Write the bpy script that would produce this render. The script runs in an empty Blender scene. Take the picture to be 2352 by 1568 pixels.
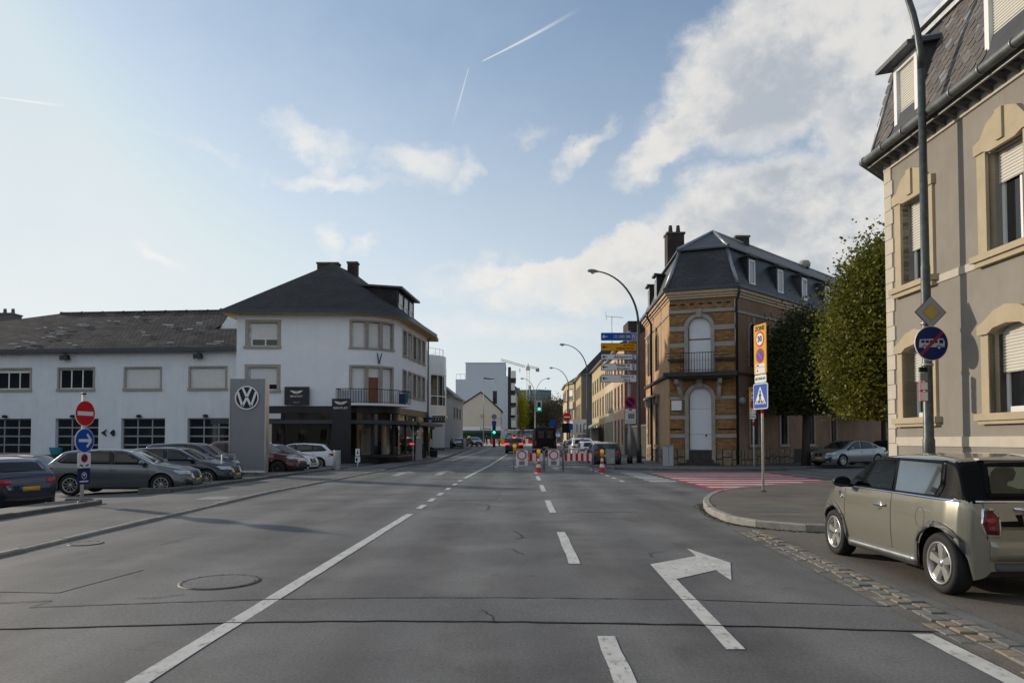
import bpy, bmesh, math, random
from mathutils import Vector, Matrix
from mathutils.bvhtree import BVHTree
R = math.radians
random.seed(7)
S = bpy.context.scene
COL = S.collection

# ---------------------------------------------------------------- camera
CAM_H, FPX, PITCH = 1.55, 1640.0, R(2.0)          # eye height, focal length for a 2352 px wide picture
cam_d = bpy.data.cameras.new('camera'); cam = bpy.data.objects.new('camera', cam_d); COL.objects.link(cam)
cam.location = (0, 0, CAM_H); cam.rotation_euler = (R(90) + PITCH, 0, 0)
cam_d.sensor_width = 36; cam_d.lens = 36 * FPX / 2352; cam_d.shift_y = 169 / 2352
cam_d.clip_start = 0.05; cam_d.clip_end = 12000
S.camera = cam
YC = 784 + 169
def ray(x, y):
    cx, cy = (x - 1176) / FPX, (YC - y) / FPX
    return (cx, math.cos(PITCH) - cy * math.sin(PITCH), math.sin(PITCH) + cy * math.cos(PITCH))
def at(x, y, Y):                                   # place (in metres) seen at that spot at distance Y
    r = ray(x, y); k = Y / r[1]
    return (r[0] * k, Y, CAM_H + r[2] * k)
def gp(x, y, z=0.0):                               # place on level ground
    r = ray(x, y); k = (z - CAM_H) / r[2]
    return (r[0] * k, r[1] * k)

# ---------------------------------------------------------------- sun, sky, exposure
SUN_AZ, SUN_EL = R(-56), R(17)                      # azimuth from +Y towards +X
sun_d = bpy.data.lights.new('sun', 'SUN'); sun = bpy.data.objects.new('sun', sun_d); COL.objects.link(sun)
sdir = Vector((math.sin(SUN_AZ) * math.cos(SUN_EL), math.cos(SUN_AZ) * math.cos(SUN_EL), math.sin(SUN_EL)))
sun.rotation_euler = sdir.to_track_quat('Z', 'Y').to_euler()
sun_d.energy = 3.0; sun_d.angle = R(1.2); sun_d.color = (1.0, 0.86, 0.68)
S.view_settings.view_transform = 'Standard'; S.view_settings.look = 'None'
S.view_settings.gamma = 1.0; S.view_settings.use_curve_mapping = False
S.view_settings.exposure = 0.14
S.cycles.max_bounces = 6; S.cycles.diffuse_bounces = 3; S.cycles.glossy_bounces = 3; S.cycles.transmission_bounces = 4
S.cycles.use_denoising = True; S.cycles.sample_clamp_indirect = 6

W = bpy.data.worlds.new('World'); S.world = W; W.use_nodes = True
def make_sky():
    nt = W.node_tree; N = nt.nodes; L = nt.links
    for n in list(N): N.remove(n)
    def nd(t, **k):
        n = N.new(t)
        for a, b in k.items(): setattr(n, a, b)
        return n
    def put(s, v):
        if hasattr(v, 'is_output') or hasattr(v, 'links'): L.new(v, s)
        else: s.default_value = v
    def m(op, a, b=0.0, c=0.0, clamp=False):
        n = nd('ShaderNodeMath', operation=op, use_clamp=clamp)
        for i, v in enumerate((a, b, c)): put(n.inputs[i], v)
        return n.outputs[0]
    def vm(op, a, b=(0, 0, 0)):
        n = nd('ShaderNodeVectorMath', operation=op); put(n.inputs[0], a); put(n.inputs[1], b)
        return n.outputs['Value'] if op == 'LENGTH' else n.outputs[0]
    def mix(f, a, b):
        n = nd('ShaderNodeMix', data_type='RGBA'); put(n.inputs[0], f); put(n.inputs[6], a); put(n.inputs[7], b)
        return n.outputs[2]
    def ramp(v, lo, hi):
        n = nd('ShaderNodeMapRange', interpolation_type='SMOOTHSTEP'); put(n.inputs[0], v); put(n.inputs[1], lo); put(n.inputs[2], hi)
        return n.outputs[0]
    tc = nd('ShaderNodeTexCoord').outputs['Generated']
    sep = nd('ShaderNodeSeparateXYZ'); L.new(tc, sep.inputs[0]); x, y, z = sep.outputs
    az = m('ARCTAN2', x, y); el = m('ARCSINE', m('MINIMUM', m('MAXIMUM', z, -1.0), 1.0))
    cmb = nd('ShaderNodeCombineXYZ'); L.new(az, cmb.inputs[0]); L.new(el, cmb.inputs[1]); p = cmb.outputs[0]
    def noise(vec, scale, detail=6, rough=0.55, dist=0.0):
        n = nd('ShaderNodeTexNoise', noise_dimensions='3D'); put(n.inputs['Vector'], vec)
        n.inputs['Scale'].default_value = scale; n.inputs['Detail'].default_value = detail
        n.inputs['Roughness'].default_value = rough; n.inputs['Distortion'].default_value = dist
        return n.outputs[0]
    sky = nd('ShaderNodeTexSky', sky_type='NISHITA', sun_disc=False)
    sky.sun_elevation = SUN_EL; sky.sun_rotation = SUN_AZ; sky.altitude = 300
    sky.air_density = 1.0; sky.dust_density = 1.5; sky.ozone_density = 2.2
    # clouds: banks in the directions where they stand; a warped direction gives them ragged edges
    def ae(px, py):
        a = math.atan((px - 1176) / FPX); return a, math.atan((1010 - py) / FPX * math.cos(a))
    wn = nd('ShaderNodeTexNoise', noise_dimensions='3D'); put(wn.inputs['Vector'], vm('MULTIPLY', p, (1.0, 1.25, 1.0)))
    wn.inputs['Scale'].default_value = 7.0; wn.inputs['Detail'].default_value = 7; wn.inputs['Roughness'].default_value = .62
    n1 = wn.outputs[0]
    pw = vm('ADD', p, vm('MULTIPLY', vm('SUBTRACT', wn.outputs['Color'], (.5, .5, .5)), (.17, .12, 0)))
    def bank(lst):
        tot = None
        for px, py, rx, ry, rot, k in lst:
            a, e = ae(px, py); c2 = math.cos(a) ** 2 / FPX
            mp = nd('ShaderNodeMapping', vector_type='TEXTURE'); put(mp.inputs[0], pw)
            mp.inputs['Location'].default_value = (a, e, 0); mp.inputs['Rotation'].default_value = (0, 0, rot)
            mp.inputs['Scale'].default_value = (rx * c2 * 1.32, ry * c2 * 1.42, 1)
            f = m('MULTIPLY_ADD', vm('LENGTH', mp.outputs[0]), -k, k)
            tot = f if tot is None else m('MAXIMUM', tot, f)
        return tot
    n2 = noise(vm('MULTIPLY', p, (1.0, 1.4, 1.0)), 26, 5, .62, .3)
    big = bank([(1850, 90, 300, 130, 0.35, 1.3), (1650, 235, 210, 44, 0.5, 1.1), (2060, 220, 170, 170, 0, 1.2),
                (1760, 480, 260, 100, 0.2, 1.3), (2010, 500, 300, 110, 0, 1.2), (1470, 560, 250, 46, 0.38, 1.1), (1250, 612, 190, 20, 0.2, .7),
                (1640, 640, 560, 56, 0, .75), (1340, 335, 70, 18, .6, .42), (2330, 40, 120, 90, 0, .9)])
    small = bank([(720, 300, 120, 30, -.2, .6), (770, 345, 70, 40, .9, .5), (760, 392, 190, 20, 0, .6), (960, 350, 90, 34, 0, .75), (1050, 365, 50, 26, .7, .5), (735, 545, 46, 30, .8, .6),
                  (845, 546, 66, 12, .35, .42), (350, 570, 80, 16, -.3, .42), (1225, 318, 60, 20, 0, .32), (1225, 675, 42, 14, 0, .5),
                  (1180, 755, 260, 34, 0, .45), (480, 350, 190, 20, -.1, .22)])
    # further clouds all round, outside the part of the sky in the picture
    far = m('MULTIPLY', m('SUBTRACT', noise(vm('MULTIPLY', p, (1.0, 2.2, 1.0)), 1.7, 2), .52), 4.0)
    out_ = m('MAXIMUM', ramp(m('ABSOLUTE', az), .72, .95), ramp(el, .62, .8))
    far = m('SUBTRACT', m('MULTIPLY', far, out_), m('MULTIPLY', m('SUBTRACT', 1.0, out_), .6))
    rag = m('MULTIPLY', m('SUBTRACT', n2, .5), .55)
    bg_ = m('ADD', m('MAXIMUM', big, far), rag); sm_ = m('ADD', small, m('MULTIPLY', rag, 1.3))
    db = m('MULTIPLY', ramp(bg_, -.12, .5), .92); ds = m('MULTIPLY', m('MULTIPLY', ramp(sm_, -.04, .7), ramp(small, .0, .12)), .66)
    dens = m('MULTIPLY', m('MAXIMUM', db, ds), ramp(el, -.01, .02))
    core = m('MULTIPLY', ramp(m('MAXIMUM', big, far), .06, .62), m('MULTIPLY_ADD', ramp(m('ADD', n1, m('MULTIPLY', rag, .25)), .62, .38), .8, .2))
    core = m('MULTIPLY', core, m('MULTIPLY_ADD', ramp(az, -.05, .36), .9, .05))
    lit = mix(ramp(az, -.7, .3), (9.2, 8.9, 8.2, 1), (7.9, 7.6, 7.1, 1))
    cl = mix(core, lit, (4.0, 4.4, 4.95, 1))
    # haze towards the horizon and towards the sun
    toward = ramp(az, .75, -.75)
    hz = m('MULTIPLY', ramp(el, .62, -.05), m('MULTIPLY_ADD', toward, .3, .68))
    base = mix(.16, vm('MINIMUM', vm('MULTIPLY', sky.outputs[0], (1.10, 1.22, 1.28)), (6.1, 6.9, 7.4)), (4.8, 5.9, 7.0, 1))
    base = mix(hz, base, mix(ramp(az, -.75, .4), (8.5, 8.6, 8.3, 1), (6.9, 7.2, 7.35, 1)))
    veil = m('MULTIPLY', m('MULTIPLY_ADD', n1, 1.0, .0), m('MULTIPLY', toward, m('MULTIPLY_ADD', toward, .4, .25)))
    base = mix(veil, base, (5.9, 6.9, 7.6, 1))
    c = mix(dens, base, cl)
    for (x0, y0, x1, y1, wd, st) in ((1105, 126, 1345, -6, 4.6, .65), (1075, 140, 1034, 290, 3.8, .42), (-30, 210, 155, 234, 3.4, .75)):
        a0, e0 = ae(x0, y0); a1, e1 = ae(x1, y1)
        ln = math.hypot(a1 - a0, e1 - e0); an = math.atan2(e1 - e0, a1 - a0)
        mp = nd('ShaderNodeMapping', vector_type='TEXTURE'); put(mp.inputs[0], p)
        mp.inputs['Location'].default_value = (a0, e0, 0); mp.inputs['Rotation'].default_value = (0, 0, an)
        mp.inputs['Scale'].default_value = (ln, wd / FPX, 1)
        s2 = nd('ShaderNodeSeparateXYZ'); L.new(mp.outputs[0], s2.inputs[0])
        u = s2.outputs[0]; w = m('ABSOLUTE', s2.outputs[1])
        f = m('MULTIPLY', ramp(w, m('MULTIPLY_ADD', u, 1.1, .35), 0.0), m('MULTIPLY', ramp(u, -.01, .03), ramp(u, 1.02, .35)))
        c = mix(m('MULTIPLY', f, st, clamp=True), c, (8.6, 8.5, 8.2, 1))
    bg = nd('ShaderNodeBackground'); L.new(c, bg.inputs[0]); bg.inputs[1].default_value = 0.1
    out = nd('ShaderNodeOutputWorld'); L.new(bg.outputs[0], out.inputs[0])
make_sky()
W.cycles.sampling_method = 'MANUAL'; W.cycles.sample_map_resolution = 512

# ---------------------------------------------------------------- materials
MATS = {}
def lin(c):
    return tuple((v / 12.92 if v <= .04045 else ((v + .055) / 1.055) ** 2.4) for v in c)
def mat(name, col=(.5, .5, .5), rough=.6, metal=0.0, var=0.0, vs=3.0, bump=0.0, bs=40.0, spec=.5, coat=0.0, emit=None, es=0.0, alpha=1.0, trans=0.0, ior=1.45, col2=None, stain=0.0):
    if name in MATS: return MATS[name]
    mt = bpy.data.materials.new(name); mt.use_nodes = True
    nt = mt.node_tree; N = nt.nodes; L = nt.links; b = N['Principled BSDF']
    b.inputs['Base Color'].default_value = (*col, 1); b.inputs['Roughness'].default_value = rough
    b.inputs['Metallic'].default_value = metal; b.inputs['Specular IOR Level'].default_value = spec
    b.inputs['Coat Weight'].default_value = coat; b.inputs['Coat Roughness'].default_value = .03
    b.inputs['Transmission Weight'].default_value = trans; b.inputs['IOR'].default_value = ior
    if emit: b.inputs['Emission Color'].default_value = (*emit, 1); b.inputs['Emission Strength'].default_value = es
    if var or bump or stain:
        g = N.new('ShaderNodeNewGeometry').outputs['Position']
    if var or stain:
        n = N.new('ShaderNodeTexNoise'); n.inputs['Scale'].default_value = vs; n.inputs['Detail'].default_value = 6; n.inputs['Roughness'].default_value = .6
        L.new(g, n.inputs['Vector'])
        mr = N.new('ShaderNodeMapRange'); L.new(n.outputs[0], mr.inputs[0]); mr.inputs[1].default_value = .3; mr.inputs[2].default_value = .7
        mr.inputs[3].default_value = 0; mr.inputs[4].default_value = 1
        mx = N.new('ShaderNodeMix'); mx.data_type = 'RGBA'; L.new(mr.outputs[0], mx.inputs[0])
        c2 = col2 or tuple(min(1, c * (1 + var)) for c in col); c1 = tuple(c * (1 - var) for c in col) if not col2 else col
        mx.inputs[6].default_value = (*c1, 1); mx.inputs[7].default_value = (*c2, 1)
        o = mx.outputs[2]
        if stain:      # rain streaks: vertically stretched noise
            mp = N.new('ShaderNodeMapping'); mp.inputs['Scale'].default_value = (3.0, 3.0, .22); L.new(g, mp.inputs[0])
            n2 = N.new('ShaderNodeTexNoise'); n2.inputs['Scale'].default_value = 1.6; n2.inputs['Detail'].default_value = 7; n2.inputs['Roughness'].default_value = .65; L.new(mp.outputs[0], n2.inputs['Vector'])
            m2 = N.new('ShaderNodeMapRange'); L.new(n2.outputs[0], m2.inputs[0]); m2.inputs[1].default_value = .45; m2.inputs[2].default_value = .75; m2.inputs[3].default_value = 0; m2.inputs[4].default_value = stain
            mx2 = N.new('ShaderNodeMix'); mx2.data_type = 'RGBA'; L.new(m2.outputs[0], mx2.inputs[0]); L.new(o, mx2.inputs[6]); mx2.inputs[7].default_value = (*(c * .35 for c in col), 1)
            o = mx2.outputs[2]
        L.new(o, b.inputs['Base Color'])
    if bump:
        n = N.new('ShaderNodeTexNoise'); n.inputs['Scale'].default_value = bs; n.inputs['Detail'].default_value = 4; L.new(g, n.inputs['Vector'])
        bp = N.new('ShaderNodeBump'); bp.inputs['Strength'].default_value = bump; bp.inputs['Distance'].default_value = .02
        L.new(n.outputs[0], bp.inputs['Height']); L.new(bp.outputs[0], b.inputs['Normal'])
    MATS[name] = mt
    return mt

def mat_asphalt(name, c0, c1, patch=.5, rough=.78, streak=(1.0, .12), tracks=False):
    mt = bpy.data.materials.new(name); mt.use_nodes = True; MATS[name] = mt
    nt = mt.node_tree; N = nt.nodes; L = nt.links; b = N['Principled BSDF']
    g = N.new('ShaderNodeNewGeometry').outputs['Position']
    def noise(scale, detail, vec, rough=.6):
        n = N.new('ShaderNodeTexNoise'); n.inputs['Scale'].default_value = scale; n.inputs['Detail'].default_value = detail; n.inputs['Roughness'].default_value = rough; L.new(vec, n.inputs['Vector']); return n.outputs[0]
    def mr(v, a, b_, c=0., d=1.):
        n = N.new('ShaderNodeMapRange'); L.new(v, n.inputs[0]); n.inputs[1].default_value = a; n.inputs[2].default_value = b_; n.inputs[3].default_value = c; n.inputs[4].default_value = d; return n.outputs[0]
    def mix(f, a, b_, mode='MIX'):
        n = N.new('ShaderNodeMix'); n.data_type = 'RGBA'; n.blend_type = mode
        if hasattr(f, 'links'): L.new(f, n.inputs[0])
        else: n.inputs[0].default_value = f
        for s, v in ((6, a), (7, b_)):
            if hasattr(v, 'links'): L.new(v, n.inputs[s])
            else: n.inputs[s].default_value = (*v, 1)
        return n.outputs[2]
    mp = N.new('ShaderNodeMapping'); mp.inputs['Scale'].default_value = (streak[0], streak[1], 1); L.new(g, mp.inputs[0])
    big = mr(noise(1.1, 5, mp.outputs[0]), .32, .68)
    col = mix(big, c0, c1)
    mid = mr(noise(.45, 4, g), .42, .62)
    col = mix(mid, col, tuple(c * 1.15 for c in c1))
    blot = mr(noise(1.9, 5, g, .7), .60, .74, 0, patch)            # oil and damp blotches
    col = mix(blot, col, tuple(c * .62 for c in c0))
    if tracks:       # lanes polished by tyres
        sp = N.new('ShaderNodeSeparateXYZ'); L.new(g, sp.inputs[0])
        w = N.new('ShaderNodeMath'); w.operation = 'MULTIPLY_ADD'; L.new(sp.outputs[0], w.inputs[0]); w.inputs[1].default_value = 2 * math.pi / 1.48; w.inputs[2].default_value = .76
        dn = N.new('ShaderNodeMath'); dn.operation = 'MULTIPLY_ADD'; L.new(noise(.35, 3, g), dn.inputs[0]); dn.inputs[1].default_value = 2.2; L.new(w.outputs[0], dn.inputs[2])
        cs = N.new('ShaderNodeMath'); cs.operation = 'COSINE'; L.new(dn.outputs[0], cs.inputs[0])
        col = mix(1.0, col, mix(mr(cs.outputs[0], -1, 1), (.86, .86, .87), (1.16, 1.16, 1.15)), 'MULTIPLY')
    fine = noise(38, 5, g, .9)
    col = mix(1.0, col, mix(mr(fine, .28, .72), (.38, .38, .38), (1.68, 1.68, 1.68)), 'MULTIPLY')
    v = N.new('ShaderNodeTexVoronoi'); v.inputs['Scale'].default_value = 20; L.new(g, v.inputs['Vector'])
    chips = mr(v.outputs['Distance'], .0, .2, .9, 0)
    sel = mr(noise(9, 2, g), .53, .57)
    cm = N.new('ShaderNodeMath'); cm.operation = 'MULTIPLY'; L.new(chips, cm.inputs[0]); L.new(sel, cm.inputs[1])
    col = mix(cm.outputs[0], col, (.22, .22, .21))
    L.new(col, b.inputs['Base Color'])
    L.new(mr(big, 0, 1, rough + .05, rough - .08), b.inputs['Roughness'])
    b.inputs['Specular IOR Level'].default_value = .4
    bp = N.new('ShaderNodeBump'); bp.inputs['Strength'].default_value = .35; bp.inputs['Distance'].default_value = .006
    L.new(noise(120, 3, g, .7), bp.inputs['Height']); L.new(bp.outputs[0], b.inputs['Normal'])
    return mt

def mat_rows(name, c0, c1, u=(1, 0), w=.3, h=.15, mortar=(.1, .1, .1), ms=.012, rough=.7, bump=.4, spec=.3, moss=None):
    """courses of tiles or bricks; u = direction of the courses on plan"""
    mt = bpy.data.materials.new(name); mt.use_nodes = True; MATS[name] = mt
    nt = mt.node_tree; N = nt.nodes; L = nt.links; b = N['Principled BSDF']
    g = N.new('ShaderNodeNewGeometry').outputs['Position']
    d = N.new('ShaderNodeVectorMath'); d.operation = 'DOT_PRODUCT'; L.new(g, d.inputs[0]); d.inputs[1].default_value = (u[0], u[1], 0)
    sp = N.new('ShaderNodeSeparateXYZ'); L.new(g, sp.inputs[0])
    cb = N.new('ShaderNodeCombineXYZ'); L.new(d.outputs['Value'], cb.inputs[0]); L.new(sp.outputs[2], cb.inputs[1])
    br = N.new('ShaderNodeTexBrick'); L.new(cb.outputs[0], br.inputs['Vector']); br.inputs['Scale'].default_value = 1
    br.inputs['Brick Width'].default_value = w; br.inputs['Row Height'].default_value = h; br.inputs['Mortar Size'].default_value = ms
    br.inputs['Color1'].default_value = (*c0, 1); br.inputs['Color2'].default_value = (*c1, 1); br.inputs['Mortar'].default_value = (*mortar, 1)
    n = N.new('ShaderNodeTexNoise'); n.inputs['Scale'].default_value = .8; n.inputs['Detail'].default_value = 6; L.new(g, n.inputs['Vector'])
    mr = N.new('ShaderNodeMapRange'); L.new(n.outputs[0], mr.inputs[0]); mr.inputs[1].default_value = .3; mr.inputs[2].default_value = .7; mr.inputs[3].default_value = .65; mr.inputs[4].default_value = 1.3
    mx = N.new('ShaderNodeMix'); mx.data_type = 'RGBA'; mx.blend_type = 'MULTIPLY'; mx.inputs[0].default_value = 1; L.new(br.outputs[0], mx.inputs[6]); L.new(mr.outputs[0], mx.inputs[7])
    o = mx.outputs[2]
    if moss:
        n2 = N.new('ShaderNodeTexNoise'); n2.inputs['Scale'].default_value = 1.1; n2.inputs['Detail'].default_value = 8; n2.inputs['Roughness'].default_value = .7; L.new(g, n2.inputs['Vector'])
        m2 = N.new('ShaderNodeMapRange'); L.new(n2.outputs[0], m2.inputs[0]); m2.inputs[1].default_value = .55; m2.inputs[2].default_value = .62; m2.inputs[3].default_value = 0; m2.inputs[4].default_value = .75
        x2 = N.new('ShaderNodeMix'); x2.data_type = 'RGBA'; L.new(m2.outputs[0], x2.inputs[0]); L.new(o, x2.inputs[6]); x2.inputs[7].default_value = (*moss, 1); o = x2.outputs[2]
    L.new(o, b.inputs['Base Color']); b.inputs['Roughness'].default_value = rough; b.inputs['Specular IOR Level'].default_value = spec
    bp = N.new('ShaderNodeBump'); bp.inputs['Strength'].default_value = bump; bp.inputs['Distance'].default_value = .02; bp.invert = True
    L.new(br.outputs['Fac'], bp.inputs['Height']); L.new(bp.outputs[0], b.inputs['Normal'])
    return mt

def M(n): return MATS[n]
mat_asphalt('asphalt', (.070, .070, .0730), (.126, .126, .1275), .6, tracks=True)
mat_asphalt('asphalt_patch', (.088, .089, .093), (.120, .121, .124), .3)
mat_asphalt('asphalt_path', (.066, .066, .070), (.115, .114, .115), .5, .8, (.6, .3))
mat_asphalt('asphalt_brown', (.090, .080, .070), (.130, .116, .100), .5, .85, (.6, .35))
mat_asphalt('sand_ground', (.40, .34, .26), (.54, .47, .37), .2, .9, (.4, .4))
mat('earth', (.10, .095, .08), .95, var=.3, vs=.3)
mat('tar', (.018, .018, .019), .7)
def mat_worn(name, c, d, s=16.0):
    mt = bpy.data.materials.new(name); mt.use_nodes = True; MATS[name] = mt
    N, L = mt.node_tree.nodes, mt.node_tree.links; b = N['Principled BSDF']; b.inputs['Roughness'].default_value = .7
    g = N.new('ShaderNodeNewGeometry').outputs['Position']
    def nz(sc, lo, hi, det=8, mp_=(1, 1, 1)):
        mp = N.new('ShaderNodeMapping'); mp.inputs['Scale'].default_value = mp_; L.new(g, mp.inputs[0])
        n = N.new('ShaderNodeTexNoise'); n.inputs['Scale'].default_value = sc; n.inputs['Detail'].default_value = det; n.inputs['Roughness'].default_value = .7; L.new(mp.outputs[0], n.inputs['Vector'])
        r = N.new('ShaderNodeMapRange'); L.new(n.outputs[0], r.inputs[0]); r.inputs[1].default_value = lo; r.inputs[2].default_value = hi; return r.outputs[0]
    a = N.new('ShaderNodeMix'); a.data_type = 'RGBA'; L.new(nz(2.2, .35, .7), a.inputs[0]); a.inputs[6].default_value = (*c, 1); a.inputs[7].default_value = (*(v * .68 for v in c), 1)
    m = N.new('ShaderNodeMix'); m.data_type = 'RGBA'; L.new(nz(s, .54, .66, 10, (1, .45, 1)), m.inputs[0]); L.new(a.outputs[2], m.inputs[6]); m.inputs[7].default_value = (*d, 1); L.new(m.outputs[2], b.inputs['Base Color'])
mat_worn('paint_white', (.62, .62, .60), (.20, .20, .20)); mat_worn('paint_faded', (.40, .40, .39), (.11, .11, .11), 9)
mat('paint_worn', (.24, .24, .235), .7, var=.35, vs=5)
mat_worn('paint_red', (.52, .045, .06), (.20, .06, .065), 6)
mat('kerb', (.30, .285, .26), .85, var=.22, vs=5, bump=.3, bs=60)
mat('kerb_dark', (.13, .125, .115), .85, var=.25, vs=4, bump=.3, bs=60)
mat('cobble_a', (.215, .20, .18), .85, var=.2, vs=20, bump=.4, bs=60)
mat('cobble_b', (.25, .205, .155), .85, var=.2, vs=20, bump=.4, bs=60)
mat('cobble_c', (.16, .16, .155), .85, var=.2, vs=20, bump=.4, bs=60)
mat('moss', (.10, .085, .03), .95, var=.4, vs=18)
mat('iron', (.09, .088, .085), .6, metal=.4, var=.3, vs=30, bump=.3, bs=120)
mat('white_wall', (.74, .76, .79), .85, var=.05, vs=1.2, bump=.12, bs=50, stain=.12)
mat('white_wall_b', (.79, .805, .83), .8, var=.04, vs=1.2, bump=.1, bs=50, stain=.06)
mat('stone_tan', (.36, .32, .27), .8, var=.14, vs=4, bump=.15, bs=40)
mat('soffit', (.52, .38, .18), .8, var=.1, vs=3)
mat('fascia', (.045, .05, .065), .45, var=.15, vs=2)
mat('glass', (.010, .012, .014), .04, spec=.7)
mat('glass_shop', (.014, .013, .012), .05, spec=.55)
mat('glass_blue', (.02, .03, .04), .05, spec=.7)
mat('shutter', (.66, .66, .64), .55, var=.05, vs=3)
mat('shutter_cream', (.60, .58, .52), .5, var=.04, vs=3)
mat('frame_white', (.76, .76, .75), .4)
mat('frame_grey', (.30, .32, .35), .4, metal=.3)
mat('dark_metal', (.022, .024, .027), .4, metal=.3, var=.2, vs=8)
mat('black_panel', (.012, .014, .020), .35, var=.1, vs=2)
mat('zinc', (.26, .275, .29), .42, metal=.7, var=.2, vs=4)
mat('gutter', (.16, .17, .165), .45, metal=.5, var=.3, vs=5)
mat('pole_green', (.075, .088, .085), .42, metal=.35, var=.35, vs=9)
mat('pole_grey', (.28, .285, .28), .5, metal=.4, var=.25, vs=9)
mat('pole_white', (.62, .62, .60), .5, var=.12, vs=12)
mat('pylon_grey', (.25, .26, .285), .4, metal=.5, var=.05, vs=2)
mat('logo_white', (.85, .86, .87), .35)
mat('logo_black', (.008, .011, .018), .35)
mat('silver', (.55, .56, .57), .28, metal=.9)
mat('chrome', (.75, .76, .78), .08, metal=1.0)
mat('sign_red', (.58, .012, .018), .55, spec=.2)
mat('sign_blue', (.006, .075, .42), .55, spec=.2)
mat('sign_navy', (.012, .022, .11), .55, spec=.2)
mat('sign_yellow', (.68, .30, .012), .55, spec=.2)
mat('sign_orange', (.66, .35, .015), .55, spec=.2)
mat('sign_white', (.72, .73, .74), .55, spec=.2)
mat('sign_black', (.01, .01, .011), .55, spec=.2)
mat('sign_back', (.22, .225, .23), .5, metal=.5)
mat('sign_green', (.01, .20, .07), .55, spec=.2)
mat('dull_yellow', (.42, .33, .08), .5)
mat('plastic_orange', (.75, .14, .03), .5)
mat('plastic_red', (.55, .035, .025), .5)
mat('plastic_white', (.72, .71, .68), .5)
mat('lamp_amber', (.72, .30, .02), .25, emit=(1, .45, .03), es=.25)
mat('lamp_green', (.02, .5, .25), .3, emit=(.02, 1, .42), es=3.2)
mat('lamp_red', (.6, .02, .02), .3, emit=(1, .03, .02), es=3.0)
mat('lamp_red_dim', (.35, .008, .012), .15, spec=.7)
mat('lamp_glass', (.55, .58, .6), .1, metal=.3)
mat('plastic_black', (.016, .016, .017), .5)
mat('plastic_grey', (.085, .088, .09), .55)
mat('rubber', (.014, .014, .015), .8, bump=.2, bs=80)
mat('plate_yellow', (.60, .36, .03), .5)
mat('plate_blue', (.02, .04, .3), .5)
mat('rim', (.52, .52, .50), .3, metal=.75)
mat('rim_dark', (.10, .10, .105), .35, metal=.6)
mat('galvanised', (.34, .355, .37), .45, metal=.6, var=.2, vs=6)
mat('slate', (.040, .042, .050), .6, var=.25, vs=3)
mat('render_grey', (.275, .250, .217), .9, var=.08, vs=1.5, bump=.35, bs=70, stain=.12)
mat('render_cream', (.44, .365, .25), .85, var=.08, vs=3, bump=.15, bs=60)
mat('quoin', (.52, .47, .395), .85, var=.07, vs=4, bump=.1, bs=60)
mat('bark', (.055, .045, .038), .95, var=.3, vs=12, bump=.6, bs=30)
mat('skin', (.45, .27, .19), .6)
mat('hi_vis_orange', (.85, .16, .02), .7); mat('hi_vis_green', (.10, .55, .12), .7); mat('hi_vis_yellow', (.75, .62, .03), .7)
mat('denim', (.025, .045, .12), .9); mat('cloth_dark', (.02, .022, .03), .9); mat('cloth_teal', (.02, .20, .26), .9)

# ---------------------------------------------------------------- objects
WLOC = {}
def tag(o, label=None, cat=None, group=None, kind=None):
    if label: o['label'] = label
    if cat: o['category'] = cat
    if group: o['group'] = group
    if kind: o['kind'] = kind
    return o
def thing(name, label, cat, loc=(0, 0, 0), rz=0.0, group=None):
    o = bpy.data.objects.new(name, None); COL.objects.link(o); o.empty_display_size = .3
    o.location = loc; o.rotation_euler = (0, 0, rz); WLOC[o.name] = Vector(loc)
    return tag(o, label, cat, group)
def link(name, me, parent=None, loc=(0, 0, 0), rz=0.0):
    o = bpy.data.objects.new(name, me); COL.objects.link(o); o.location = loc; o.rotation_euler = (0, 0, rz)
    if parent is not None: o.parent = parent
    return o
def copy_tree(o, parent=None, paint=None):
    c = o.copy(); COL.objects.link(c); c.parent = parent
    if paint and o.type == 'MESH':
        for i, s in enumerate(o.material_slots):
            if s.material and s.material.name in paint:
                c.material_slots[i].link = 'OBJECT'; c.material_slots[i].material = paint[s.material.name]
    for ch in [x for x in o.children]: copy_tree(ch, c, paint)
    return c

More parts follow.
